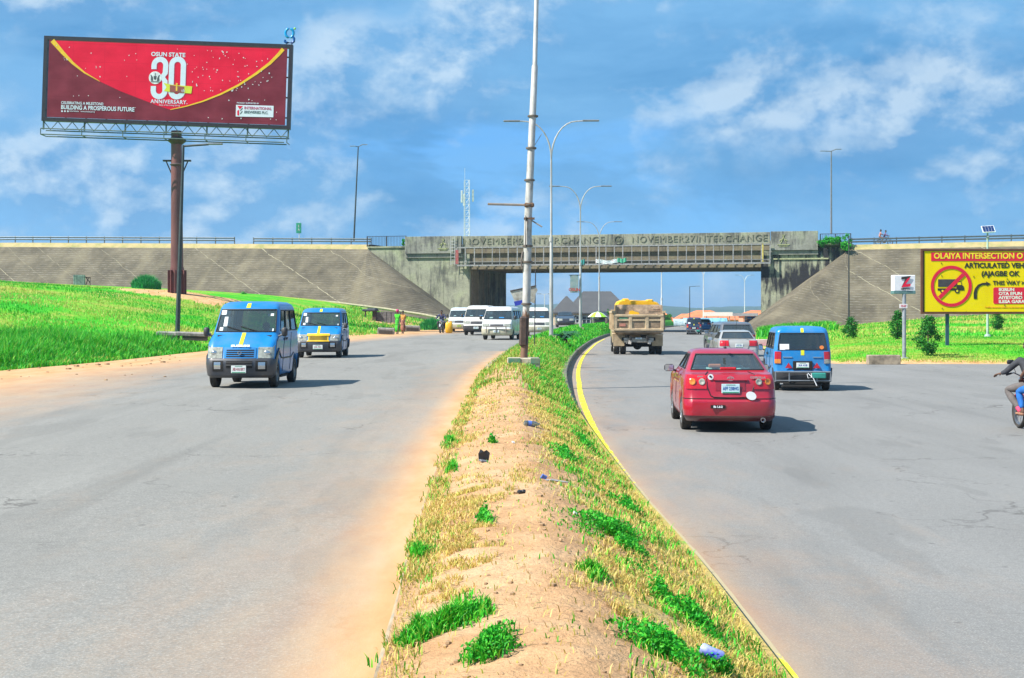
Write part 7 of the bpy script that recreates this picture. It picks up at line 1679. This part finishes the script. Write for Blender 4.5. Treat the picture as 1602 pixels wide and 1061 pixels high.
# umbrella stall beyond the median
d = 148; x = PX(935, d); e = empty('market_umbrella', (x, d, .75), 0, 'lime green and white parasol beyond the median under the bridge', 'umbrella')
mb = MB(); n = 10; z1, z0 = PZ(487.5, d) - .75, PZ(496, d) - .75
for k in range(n):
    a, b_ = 2 * math.pi * k / n, 2 * math.pi * (k + 1) / n; r_ = 1.05
    mb.add([(0, 0, z1), (r_ * .55 * math.cos(a), r_ * .55 * math.sin(a), z1 - .18), (r_ * .55 * math.cos(b_), r_ * .55 * math.sin(b_), z1 - .18)], [(0, 1, 2)], k % 2)
    mb.add([(r_ * .55 * math.cos(a), r_ * .55 * math.sin(a), z1 - .18), (r_ * math.cos(a), r_ * math.sin(a), z0), (r_ * math.cos(b_), r_ * math.sin(b_), z0), (r_ * .55 * math.cos(b_), r_ * .55 * math.sin(b_), z1 - .18)], [(0, 1, 2, 3)], k % 2)
mb.build('canopy', [M('lime', (.30, .62, .02), .6), M('umb_white', (.65, .70, .60), .6)], e); mb = MB(); mb.tube([(0, 0, -.4), (0, 0, z1)], .03, 6); mb.build('pole', pwh, e)
# houses and boards beyond the bridge
orange = M('roof_orange', (.62, .19, .075), .8, var=.18, vs=.6, stretch=(1, 1, 3)); greyr = bpy.data.materials.new('roof_grey'); greyr.use_nodes = True; t = greyr.node_tree; b = t.nodes['Principled BSDF']; co = N(t, 'ShaderNodeTexCoord').outputs['Object']
sz_ = N(t, 'ShaderNodeSeparateXYZ'); L(t, co, sz_.inputs[0]); rw = mth(t, 'FRACT', mth(t, 'MULTIPLY', sz_.outputs[2], 4.5)); c = ramp(t, rw, [(0, (.03, .032, .034)), (.14, (.065, .066, .07)), (1, (.08, .08, .084))]); c = mixc(t, .35, c, ramp(t, nz(t, co, .8, 4), [(.3, (.05, .05, .052)), (.7, (.10, .10, .10))])); L(t, c, b.inputs[0]); b.inputs['Roughness'].default_value = .7
cream = M('wall_cream', (.52, .42, .30), .85, var=.12, vs=.5); wdw = M('window_dark', (.03, .04, .05), .2); whtw = M('lattice_white', (.72, .72, .70), .6)
def house(px0, px1, yr_, ye, d, dep, label, roof, wall, group=None, nwin=3, ridge=.35, zb_=None, over=.4):
    x0, x1 = PX(px0, d), PX(px1, d); zb_ = H((x0 + x1) / 2, d) - .1 if zb_ is None else zb_; ze, zr = PZ(ye, d) - zb_, PZ(yr_, d) - zb_; w_ = x1 - x0
    e = empty('house', ((x0 + x1) / 2, d, zb_), 0, label, 'house', group)
    mb = MB(); mb.box((0, dep / 2 + .4, ze / 2), (w_ - 2 * over, dep, ze)); wl = mb.build('wall', wall, e)
    mb = MB(); a, b0, b1 = w_ / 2, 0, dep + .8; r_ = w_ / 2 * ridge; mb.add([(-a, b0, ze), (a, b0, ze), (a, b1, ze), (-a, b1, ze), (-r_, (b0 + b1) / 2, zr), (r_, (b0 + b1) / 2, zr), (-a, b0, ze - .18), (a, b0, ze - .18), (a, b1, ze - .18), (-a, b1, ze - .18)],
        [(0, 1, 5, 4), (1, 2, 5), (2, 3, 4, 5), (3, 0, 4), (0, 6, 7, 1), (1, 7, 8, 2), (2, 8, 9, 3), (3, 9, 6, 0), (6, 9, 8, 7)]); mb.build('roof', roof, e)
    for k in range(nwin):
        xx = (-.5 + (k + .5) / nwin) * (w_ - 2 * over); mb = MB(); mb.box((xx, .38, ze * .52), (min(1.5, w_ / nwin * .6), .06, min(1.3, ze * .5))); o = mb.build('window', wdw, e)
        mb = MB(); ww, wh = min(1.5, w_ / nwin * .6), min(1.3, ze * .5)
        for q_ in (-.5, 0, .5): mb.box((xx + q_ * ww, .34, ze * .52), (.09, .05, wh))
        for q_ in (-.5, 0, .5): mb.box((xx, .335, ze * .52 + q_ * wh), (ww + .09, .05, .09))
        mb.build('frame', whtw, o)
    return e
house(863, 912, 463, 489, 205, 5, 'left lower wing of the large grey hip roofed building beyond the median', greyr, cream, 'grey roofed buildings', 3, .05)
house(884, 990, 455, 489.5, 211, 9, 'large grey hip roofed building with cream walls and white lattice windows', greyr, cream, 'grey roofed buildings', 5, .42)
hs = [(1012, 1062, 490, 503, 300, 'small orange roofed house just right of the truck'), (1052, 1100, 491, 502, 345, 'low orange roofed house behind the dark far minibus'), (1066, 1142, 485.5, 497, 320, 'widest orange hip roofed house in the bridge opening'), (1136, 1172, 492, 500, 330, 'low orange roofed house behind the long white wall sign'),
      (1160, 1215, 485.5, 493, 300, 'orange roofed building against the right abutment'), (960, 1006, 491, 499, 340, 'orange roofed house partly hidden behind the truck load')]
for (a, b_, yr_, ye, d, lab) in hs: house(a, b_, yr_, ye, d, 6, lab, orange, M('wall_salmon', (.55, .28, .17), .85, var=.12) if a in (1160,) else cream, 'orange roofed houses beyond the bridge', 3, .3)
for (px0, px1, y0, y1, d, mat, lab, cat) in ((1101, 1146, 488.5, 494.5, 285, M('hoarding_white', (.72, .72, .70), .6, var=.05), 'long plain white hoarding above the orange roofs', 'hoarding'), (1146, 1186, 490, 494.5, 286, M('hoarding_grey', (.30, .32, .36), .6), 'long grey hoarding continuing the white one to the right', 'hoarding')):
    x0, x1 = PX(px0, d), PX(px1, d); zb_ = H(x0, d); e = empty('hoarding', ((x0 + x1) / 2, d, zb_), 0, lab, cat); mb = MB(); mb.box((0, 0, (PZ(y0, d) + PZ(y1, d)) / 2 - zb_), (x1 - x0, .2, PZ(y0, d) - PZ(y1, d))); mb.build('panel', mat, e)
    for s in (-.4, .0, .4): mb = MB(); mb.tube([(s * (x1 - x0), .15, 0), (s * (x1 - x0), .15, PZ(y1, d) - zb_ + .1)], .09, 6); mb.build('post', M('post_grey', (.28, .31, .34)), e)
cblue = M('canopy_blue', (.20, .45, .56), .5, var=.3, vs=.8, stretch=(3, 1, 1))
for (px0, px1, y0, y1, d, mat, lab) in ((1054, 1082, 499, 510, 215, M('canopy_silver', (.46, .56, .58), .4, c2=(.22, .30, .32), vs=2.5), 'silver blue curved market canopy left of the dark far minibus'), (1070, 1138, 497.5, 505, 226, cblue, 'long light blue market canopy behind the dark far minibus')):
    x0, x1 = PX(px0, d), PX(px1, d); zb_ = H(x0, d) - .2; e = empty('market_canopy', ((x0 + x1) / 2, d, zb_), 0, lab, 'canopy', 'market canopies beyond the bridge'); mb = MB(); n = 8; W = (x1 - x0) / 2; zt, z0 = PZ(y0, d) - zb_, PZ(y1, d) - zb_
    for k in range(n):
        a, b_ = k / n * math.pi / 2, (k + 1) / n * math.pi / 2; p0, p1 = (-1.2 * math.cos(a) + 1.2, z0 + (zt - z0) * math.sin(a)), (-1.2 * math.cos(b_) + 1.2, z0 + (zt - z0) * math.sin(b_)); mb.add([(-W, p0[0], p0[1]), (W, p0[0], p0[1]), (W, p1[0], p1[1]), (-W, p1[0], p1[1]), (-W, p0[0] + .03, p0[1] - .04), (W, p0[0] + .03, p0[1] - .04), (W, p1[0] + .03, p1[1] - .04), (-W, p1[0] + .03, p1[1] - .04)], [(0, 1, 2, 3), (7, 6, 5, 4), (0, 4, 5, 1), (0, 3, 7, 4), (1, 5, 6, 2), (2, 6, 7, 3)])
    mb.build('sheet', mat, e, 50)
    for s in (-.9, -.3, .3, .9): mb = MB(); mb.tube([(s * W, .1, 0), (s * W, .1, z0)], .04, 6); mb.build('post', pwh, e)
d = 166; x = PX(1175.5, d); e = empty('notice_board', (x, d, 0), 0, 'light blue and white notice board near the right abutment', 'sign board'); mb = MB(); mb.box((0, 0, PZ(502, d)), (1.5, .08, 1.05)); mb.build('panel', M('board_pale', (.50, .62, .74), .5, var=.12, vs=4), e)
mb = MB(); mb.box((0, -.05, PZ(496.5, d)), (.9, .03, .16)); mb.build('title_strip', M('board_strip', (.03, .22, .55), .5), e); mb = MB(); mb.box((0, -.05, PZ(500.5, d)), (1.0, .03, .14)); mb.build('red_strip', M('board_strip_red', (.55, .12, .15), .5), e)
for s in (-.65, .65): mb = MB(); mb.tube([(s, .06, -.1), (s, .06, PZ(502, d) + .5)], .035, 6); mb.build('post', rl, e)
d = 160; x = PX(1194.5, d - 2); e = empty('round_sign', (PX(1189, 159), 159, 0), 0, 'small pale purple roundish sign on the corner of the right abutment', 'sign'); mb = MB(); mb.lathe((.15, -3.9, PZ(491, 156)), [(.001, -.04), (.38, -.04), (.38, .04), (.001, .04)], 'y', 14); mb.build('disc', M('sign_mauve', (.45, .38, .55), .6, c2=(.2, .15, .35), vs=6), e)
mb = MB(); mb.tube([(.15, -3.84, 0), (.15, -3.84, PZ(491, 156))], .035, 6); mb.build('post', rl, e)
# far trees between houses
for (px, yt, wpx, d, lab) in ((1043, 493, 16, 250, 'rounded green tree between the orange roofs right of the truck'), (1030, 492, 12, 380, 'small dark tree behind the truck side'), (958, 490, 22, 160, 'dark green leafy bush behind the median at the parasol')):
    x = PX(px, d); zb_ = H(x, d) if d > 170 else .3; hh = PZ(yt, d) - zb_; rw_ = wpx / 2 / FPX * d; e = empty('broadleaf_tree', (x, d, zb_), 0, lab, 'tree'); mb = MB(); mb.tube([(0, 0, 0), (.1, 0, hh * .6)], [.14, .06], 7)
    for k in range(4): mb.tube([(.05, 0, hh * .4), (math.cos(k * 1.6) * rw_ * .5, math.sin(k * 1.6) * rw_ * .5, hh * .75)], [.05, .02], 5)
    mb.build('trunk', M('bark', (.09, .06, .04)), e); r_ = np.random.default_rng(px); cc = [np.array([r_.uniform(-1, 1) * rw_ * .75, r_.uniform(-1, 1) * rw_ * .75, hh * r_.uniform(.5, .95)]) + r_.normal(0, rw_ * .2, (60, 3)) for k in range(22)]
    leaves('crown', np.concatenate(cc), 0, .22, DARKLEAF, e, .6)
# creeper over the right railing and tuft at the left one
def foliage(name, c, rad, n, size, mat, lab, cat='creeper', seed=1, nc=30):
    r_ = np.random.default_rng(seed); e = empty(name, c, 0, lab, cat); C = []
    for k in range(nc):
        p = r_.normal(0, .45, 3) * np.array(rad); C.append(p + r_.normal(0, min(rad) * .28, (n // nc, 3)))
    C = np.concatenate(C); leaves('leaves', C, 0, size, mat, e, .5); mb = MB()
    for k in range(6): a = r_.uniform(-1, 1, 3) * np.array(rad) * .6; mb.tube([(a[0], 0, -rad[2]), (a[0] * .8, a[1] * .5, a[2])], .02, 5)
    mb.build('stems', M('bark', (.09, .06, .04)), e); return e
d = 153.6; foliage('creeper', P(1306, 377, d) , (2.0, .4, .5), 2200, .20, leafmat('creeper_leaf', [(0, (.01, .20, .02)), (.6, (.02, .38, .02)), (1, (.10, .42, .03))]), 'bright green creeper covering the railing at the right end of the bridge', seed=2)
foliage('creeper', P(1321, 386, d - .6), (.6, .4, .45), 600, .20, leafmat('creeper_leaf', []), 'green creeper hanging beside the black post below the right railing', seed=3)
foliage('creeper', P(631, 381, 166), (.25, .2, .55), 300, .18, leafmat('creeper_leaf', []), 'small green tuft at the left railing beside the dark parapet', seed=4, nc=8)
foliage('weed_bush', P(382, 461, 140), (.4, .3, .35), 260, .14, leafmat('creeper_leaf', []), 'small green weed growing at the foot of the left slope', 'bush', 5, 8)

# ------------------------------------------------------------------ litter on the median
def on_median(px, py):
    for d in np.arange(5, 60, .05):
        x = PX(px, d); z = HM(x, d)
        if PZ(py, d) <= z: return Vector((x, d, z))
blk = M('plastic_black', (.02, .02, .024), .4, var=.3)
p = on_median(757, 722); mb = MB(); mb.add([(-.055, 0, 0), (.05, .01, 0), (.065, 0, .09), (.03, .01, .12), (.0, 0, .105), (-.035, .01, .13), (-.06, 0, .08), (-.045, .05, 0), (.045, .06, 0), (.05, .05, .08), (0, .06, .09), (-.05, .05, .07)], [(0, 1, 2, 3, 4, 5, 6), (8, 7, 11, 10, 9), (0, 7, 8, 1), (1, 8, 9, 2), (2, 9, 10, 4, 3), (4, 10, 11, 6, 5), (6, 11, 7, 0)])
o = mb.build('torn_plastic', blk, None); o.location = p; tag(o, 'torn black plastic piece standing upright on the median sand', 'litter'); mb = MB(); mb.box((.02, -.05, .005), (.13, .07, .02), rot=Euler((.1, .2, .4)), bev=.005); mb.build('flap', M('plastic_grey', (.16, .17, .20), .5), o)
p = on_median(831, 667); mb = MB(); mb.lathe((0, 0, 0), [(.001, -.10), (.035, -.10), (.038, -.06), (.030, -.02), (.038, .02), (.036, .06), (.015, .10), (.014, .12), (.001, .12)], 'x', 12); o = mb.build('plastic_bottle', glass('bottle_plastic', (.8, .9, 1), .75, .1, .25), None, 40); o.location = p + Vector((0, 0, .035)); o.rotation_euler = (0, .1, .3); tag(o, 'crushed clear plastic bottle lying on the median beyond the black plastic', 'bottle')
mb = MB(); mb.lathe((0, 0, 0), [(.039, -.05), (.039, .0)], 'x', 12); mb.build('bottle_label', M('label_blue', (.10, .18, .55), .5), o)
p = on_median(868, 757); mb = MB(); mb.tube([(-.11, .05, .02), (-.03, .02, .03), (.05, 0, .02), (.13, -.02, .012)], [.012, .014, .010, .006], 6); o = mb.build('grey_stick', M('stick_grey', (.24, .24, .26), .7, var=.3, vs=20), None); o.location = p; tag(o, 'grey stick with a blue plastic scrap on the median', 'stick'); mb = MB(); mb.box((-.11, .06, .04), (.05, .03, .07), rot=Euler((.3, .5, .2))); mb.build('plastic_scrap', M('label_blue', (.10, .18, .55)), o)
p = on_median(814, 773); mb = MB(); mb.box((0, 0, .015), (.05, .04, .03), rot=Euler((.3, .2, .5)), bev=.008); mb.box((.03, 0, .02), (.03, .03, .03), rot=Euler((.9, .2, .1)), bev=.006); o = mb.build('plastic_scrap', blk, None); o.location = p; tag(o, 'tiny black scrap on the middle of the median sand', 'litter')
p = on_median(1113, 1050); mb = MB(); mb.lathe((0, 0, 0), [(.001, -.06), (.026, -.06), (.031, -.05), (.029, -.01), (.032, .05), (.026, .06), (.001, .06)], 'x', 14); o = mb.build('crushed_can', M('can_blue', (.02, .05, .50), .35, c2=(.50, .54, .64), vs=9, metal=.1), None, 40); o.location = p + Vector((0, -.02, .08)); o.rotation_euler = (0, .35, -.35); tag(o, 'blue and white crushed can in the weeds near the bottom edge', 'can')
for (px, py, lab) in ((900, 806, 'small white scrap beside the green weeds on the right of the median'), (803, 694, 'tiny pale scrap near the crest of the median')):
    p = on_median(px, py); mb = MB(); mb.box((0, 0, .012), (.035, .03, .02), rot=Euler((.3, .4, .2)), bev=.006); o = mb.build('paper_scrap', wprint, None); o.location = p; tag(o, lab, 'litter')
# clods and stones: too many to count
mb = MB(); rs = random.Random(9)
for k in range(520):
    y = 5 + 40 * rs.random() ** 1.7; x = ml(y) + .1 + (mr(y) - ml(y) - .3) * rs.random() ** 1.1; s = rs.uniform(.006, .02) * (1 + y * .02)
    mb.ball((x, y, HM(x, y) + s * .3), (s * rs.uniform(.8, 1.5), s, s * .6), 5, 3)
for k in range(90):
    y = rs.uniform(27, 60); x = gl(y) + rs.uniform(.2, 2.6) if rs.random() < .8 else gl(y) + rs.uniform(0, 6); s = rs.uniform(.012, .04) if rs.random() < .9 else .07; mb.ball((x, y, zL(y) + s * .3), (s * 1.5, s, s * .6), 5, 3)
me_ = mb.build('pebbles', M('clod', (.38, .245, .135), .95, var=.4, vs=15), None); me_['kind'] = 'stuff'
# ------------------------------------------------------------------ grass and weeds
def scatter(n, y0, y1, xl, xr, dens, zf, pw=1.0):
    out = []; 
    Y = y0 + (y1 - y0) * rng.uniform(0, 1, n * 3) ** pw; U = rng.uniform(0, 1, n * 3); Q = rng.uniform(0, 1, n * 3)
    for y, u, q in zip(Y, U, Q):
        a, b_ = xl(y), xr(y); x = a + (b_ - a) * u
        if q < dens(x, y, u): out.append((x, y, zf(x, y)))
        if len(out) >= n: break
    return np.array(out)
nz2 = lambda x, y, s, k=0: mn.noise(Vector((x * s, y * s, k))) * .5 + .5
# tall grass on the left bank
P_ = scatter(46000, 40, 64, lambda y: gl(y) - 8.5, lambda y: gl(y) - .1, lambda x, y, u: (1 if nz2(x, y, .35, 3) > .30 else .25) * sstep(1.0, .75, 1 - u + .12 * 0) * (1 if u > .12 else .3) * sstep(64, 56, y) , lambda x, y: HG(x, y) - .03)
dl = np.array([gl(p[1]) - p[0] for p in P_]); hh = np.array([.35 + .75 * nz2(p[0], p[1], .5, 8) ** 1.3 for p in P_]) * np.clip(dl / 1.6, .35, 1)
blades('tall_grass', P_, hh * rng.uniform(.6, 1.15, len(P_)), .035, rng.uniform(.15, .75, len(P_)), GREEN)
# mown lawn, left and right, with patches
def LR(P_): return np.array([1.9 * (mn.noise(Vector((p[0] * .09, p[1] * .16, 5))) * .5 + .5) - .55 for p in P_]) + .12 + rng.normal(0, .16, len(P_))
def pat(x, y): return nz2(x, y, .18, 5)
P_ = scatter(60000, 44, 112, lambda y: gl(y) - 2 - .36 * y, lambda y: gl(y) - .3, lambda x, y, u: (1 if pat(x, y) > .42 else .45) if ((x - BBX - 1.5) / 7.5) ** 2 + ((y - BBD - 2) / 7) ** 2 > .8 else .05, lambda x, y: HG(x, y) - .01, 1.3)
blades('lawn_grass_left', P_, np.array([.06 + .16 * nz2(p[0], p[1], .3, 6) for p in P_]) * rng.uniform(.6, 1.3, len(P_)), .045, rng.uniform(.2, .8, len(P_)), LAWN, rnd=LR(P_))
P_ = scatter(38000, 60.5, 84, lambda y: GR(y) + .1, lambda y: 36, lambda x, y, u: (1 if pat(x, y) > .35 else .5), lambda x, y: HG(x, y) - .01, 1.2)
blades('lawn_grass_right', P_, np.array([.03 + .09 * nz2(p[0], p[1], .4, 6) for p in P_]) * rng.uniform(.6, 1.3, len(P_)), .028, rng.uniform(.2, .8, len(P_)), LAWN, rnd=LR(P_))
P_ = scatter(16000, 84, 146, lambda y: GR(y) + .2, lambda y: min(60, GR(y) + 30), lambda x, y, u: 1 if nz2(x, y, .2, 2) > .4 else .5, lambda x, y: HG(x, y) - .01)
blades('lawn_grass_right', P_, rng.uniform(.08, .24, len(P_)), .06, rng.uniform(.2, .8, len(P_)), LAWN, rnd=LR(P_))
P_ = scatter(5000, 118, 146, lambda y: GR(y) + .2, lambda y: GR(y) + 7, lambda x, y, u: 1, lambda x, y: HG(x, y) - .01)
blades('verge_grass', P_, rng.uniform(.35, .9, len(P_)), .10, rng.uniform(.2, .7, len(P_)), GREEN)
P_ = scatter(9000, 95, 150, lambda y: gl(y) - 12, lambda y: gl(y) - .2, lambda x, y, u: 1 if nz2(x, y, .25, 2) > .48 else .15, lambda x, y: HG(x, y) - .01)
blades('lawn_grass_left', P_, rng.uniform(.10, .35, len(P_)), .07, rng.uniform(.2, .7, len(P_)), LAWN)
# far median, dense green
P_ = scatter(17000, 66, 160, lambda y: ml(y) + .1, lambda y: mr(y) - .12, lambda x, y, u: 1 if y > 76 else (y - 64) / 14, lambda x, y: HM(x, y) - .01)
blades('median_grass_far', P_, rng.uniform(.10, .32, len(P_)), .06, rng.uniform(.2, .8, len(P_)), GREEN)
# mid median: mixed dry and green
mlx = lambda y: ml(y) + .03
mrx = lambda y: mr(y) - .08
def dry(x, y, u):
    b_ = sstep(.46, .68, u + (nz2(x, y, .8, 1) - .5) * .35)
    l = .85 * sstep(.60, .72, nz2(x * 1.3, y * .6, .55, 12)) * sstep(.5, .3, u)
    e = .35 * sstep(.10, .03, u)
    return max(b_ * (.25 + .75 * sstep(.36, .55, nz2(x, y, 2.2, 2))), l, e, .02)
P_ = scatter(40000, 5.5, 30, mlx, mrx, dry, lambda x, y: HM(x, y) - .004, 1.25)
blades('dry_grass', P_, rng.uniform(.018, .06, len(P_)) * (1 + P_[:, 1] * .012), .0045 + .0003 * P_[:, 1], rng.uniform(.6, .99, len(P_)), STRAW)
P_ = scatter(26000, 28, 70, mlx, mrx, lambda x, y, u: max(dry(x, y, u), .35 * sstep(30, 45, y)), lambda x, y: HM(x, y) - .004)
blades('dry_grass', P_, rng.uniform(.05, .16, len(P_)), .022, rng.uniform(.4, .9, len(P_)), leafmat('mixed_grass', [(0, (.05, .34, .02)), (.35, (.16, .40, .03)), (.6, (.42, .38, .07)), (1, (.55, .42, .12))]))
# green grass among it on the right side
P_ = scatter(9000, 5.5, 30, mlx, mrx, lambda x, y, u: sstep(.5, .75, u) * (1 if nz2(x, y, 1.3, 7) > .52 else .06), lambda x, y: HM(x, y) - .004, 1.25)
blades('median_grass', P_, rng.uniform(.03, .10, len(P_)), .008 + .0004 * P_[:, 1], rng.uniform(.3, .9, len(P_)), GREEN)
P_ = scatter(9000, 28, 72, mlx, mrx, lambda x, y, u: (sstep(.45, .7, u) + .3 * sstep(40, 60, y)) * (1 if nz2(x, y, .8, 7) > .48 else .1), lambda x, y: HM(x, y) - .004)
blades('median_grass', P_, rng.uniform(.06, .20, len(P_)), .024, rng.uniform(.3, .9, len(P_)), GREEN)
# weed clumps at the places the photo shows them
def clump(px, py, wpx, hpx, n, lab, leafy=True, rot=0.0):
    p = on_median(px, py + hpx * .35)
    if p is None: return
    d = p.y; rx = wpx / 2 / FPX * d; ry = min(1.6, hpx * .55 * d * d / FPX / 1.6); n0 = n; n *= 3; a = rng.uniform(0, 6.283, n); r_ = np.abs(rng.normal(0, .52, n)) ** .8
    wob = 1 + .35 * np.sin(a * 3 + px) + .25 * np.sin(a * 5 + py); X0 = rx * r_ * np.cos(a) * wob; Y0 = ry * r_ * np.sin(a) * wob; X = p.x + X0; Y = p.y + Y0 - X0 * rot
    ok = np.array([nz2(x, y, 26 / (d + 4), px) * (1.15 - .35 * q) > .44 and ml(y) - .05 < x < mr(y) + .03 for x, y, q in zip(X, Y, r_)]); X, Y, r_ = X[ok][:n0], Y[ok][:n0], np.minimum(r_[ok][:n0], 1); n = len(X)
    Z = np.array([HM(x, y) for x, y in zip(X, Y)])
    e = empty('weed_clump', (0, 0, 0), 0, lab, 'weeds', 'weed clumps on the median')
    if leafy:
        hz_ = rng.uniform(0, 1, n) * (1 - r_ ** 2) * .09 + .01; k = n // 3
        C = np.stack([X, Y, Z + hz_ * (1 + d * .015)], 1); o = leaves('leaves', C, 0, .018 + .0010 * d, WEED, e, .5); o['kind'] = 'stuff'
        o2 = blades('stalks', np.stack([X, Y, Z], 1)[:k], rng.uniform(.04, .12, k) * (1 - .5 * r_[:k]), .006 + .0004 * d, rng.uniform(.2, .8, k), GREEN, e)
    else: blades('grass_blades', np.stack([X, Y, Z], 1), rng.uniform(.04, .13, n) * (1 - .5 * r_), .006 + .0005 * d, rng.uniform(.2, .85, n), GREEN, e)
CL = [(966, 826, 125, 62, 2600, 1, 'largest leafy weed clump on the right side of the median', .9), (885, 710, 52, 34, 900, 1, 'leafy weed clump below the yellow line bend on the right', .5), (913, 686, 40, 24, 500, 1, 'weed tuft overlapping the kerb above the larger leafy clump', .5),
      (1040, 1005, 150, 60, 2400, 1, 'wide leafy weed patch at the bottom right of the median', .6), (1085, 962, 100, 40, 1200, 1, 'leafy weed strip above the widest bottom patch', .9), (985, 792, 70, 28, 700, 1, 'weed strip along the kerb above the largest clump', .9),
      (757, 811, 34, 26, 380, 1, 'small isolated green weed left of the crest in mid median', 0), (769, 690, 20, 16, 220, 1, 'small round green weed above the black plastic piece', 0), (705, 688, 36, 14, 350, 0, 'thin grass tuft at the left kerb above the black plastic piece', 0),
      (707, 729, 24, 14, 240, 0, 'grass tuft left of the black plastic piece', 0), (700, 968, 200, 34, 2300, 0, 'long curved strip of green grass across the left of the median', -1.1), (765, 1004, 110, 46, 1500, 1, 'green grass patch right below the long curved strip', -1.0), (655, 975, 90, 40, 800, 0, 'green grass tuft at the left kerb near the bottom', 0),
      (850, 590, 34, 26, 420, 1, 'bright weed clump right of the painted pole plinth', .3), (838, 578, 40, 18, 420, 1, 'bright weed tuft touching the right of the pole plinth', 0), (655, 862, 44, 22, 420, 0, 'green grass tuft on the left kerb at mid height', 0), (1130, 1045, 90, 40, 700, 1, 'weeds round the blue can at the bottom', .4),
      (880, 650, 40, 20, 420, 0, 'grass tuft right of the clear bottle', .5), (930, 890, 60, 26, 300, 0, 'thin green grass right of centre in the lower median', .5), (1035, 930, 60, 26, 380, 1, 'small leafy clump above the leafy strip', .6)]
for (px, py, w_, h_, n, lf, lab, rt) in CL: clump(px, py, w_, h_, n, lab, bool(lf), rt)
# seedlings and stray blades all over the sand
P_ = scatter(1700, 5.5, 34, mlx, mrx, lambda x, y, u: .10 + .9 * sstep(.52, .66, nz2(x, y, 1.7, 21)), lambda x, y: HM(x, y) - .002, 1.3)
blades('seedlings', P_, rng.uniform(.012, .05, len(P_)), .006 + .0005 * P_[:, 1], rng.uniform(.3, .95, len(P_)), leafmat('mixed_grass', []))
P_ = scatter(2600, 5.2, 40, lambda y: ml(y) - .02, lambda y: ml(y) + .22, lambda x, y, u: sstep(.45, .6, nz2(x, y, 1.1, 31)), lambda x, y: max(HM(x, y), zL(y) + .05), 1.3)
blades('kerb_grass', P_, rng.uniform(.02, .08, len(P_)), .006 + .0004 * P_[:, 1], rng.uniform(.4, .95, len(P_)), leafmat('mixed_grass', []))
# dry grass thicker by the left kerb where the photo shows straw
P_ = []
for (px, py, wpx, hpx, n) in ((700, 820, 110, 120, 4200), (745, 850, 90, 60, 1800), (760, 775, 90, 30, 900), (720, 760, 100, 30, 700), (700, 925, 90, 30, 500), (740, 640, 90, 60, 1500), (1000, 900, 140, 90, 2600), (1120, 1000, 120, 90, 1500), (960, 960, 60, 40, 700)):
    p = on_median(px, py); d = p.y; rx = wpx / 2 / FPX * d; ry = min(2.6, hpx * .5 * d * d / FPX / 1.55); r_ = np.sqrt(rng.uniform(0, 1, n)); a = rng.uniform(0, 6.283, n)
    for x, y in zip(p.x + rx * r_ * np.cos(a), d + ry * r_ * np.sin(a)):
        if ml(y) < x < mr(y) - .05 and nz2(x, y, 3, 4) > .42: P_.append((x, y, HM(x, y) - .003))
P_ = np.array(P_); blades('dry_grass', P_, rng.uniform(.02, .065, len(P_)), .0048 + .0003 * P_[:, 1], rng.uniform(.6, .99, len(P_)), STRAW)

# ------------------------------------------------------------------ air
mb = MB(); mb.box((0, 2130, 17.5), (6100, 4400, 51)); hz = mb.build('haze', bpy.data.materials.new('haze'), None); hz['kind'] = 'stuff'
m = hz.data.materials[0]; m.use_nodes = True; t = m.node_tree; t.nodes.clear(); o_ = N(t, 'ShaderNodeOutputMaterial'); pv = N(t, 'ShaderNodeVolumePrincipled')
pv.inputs['Color'].default_value = (.55, .75, .95, 1); pv.inputs['Density'].default_value = .00026; pv.inputs['Anisotropy'].default_value = .3; L(t, pv.outputs[0], o_.inputs['Volume'])
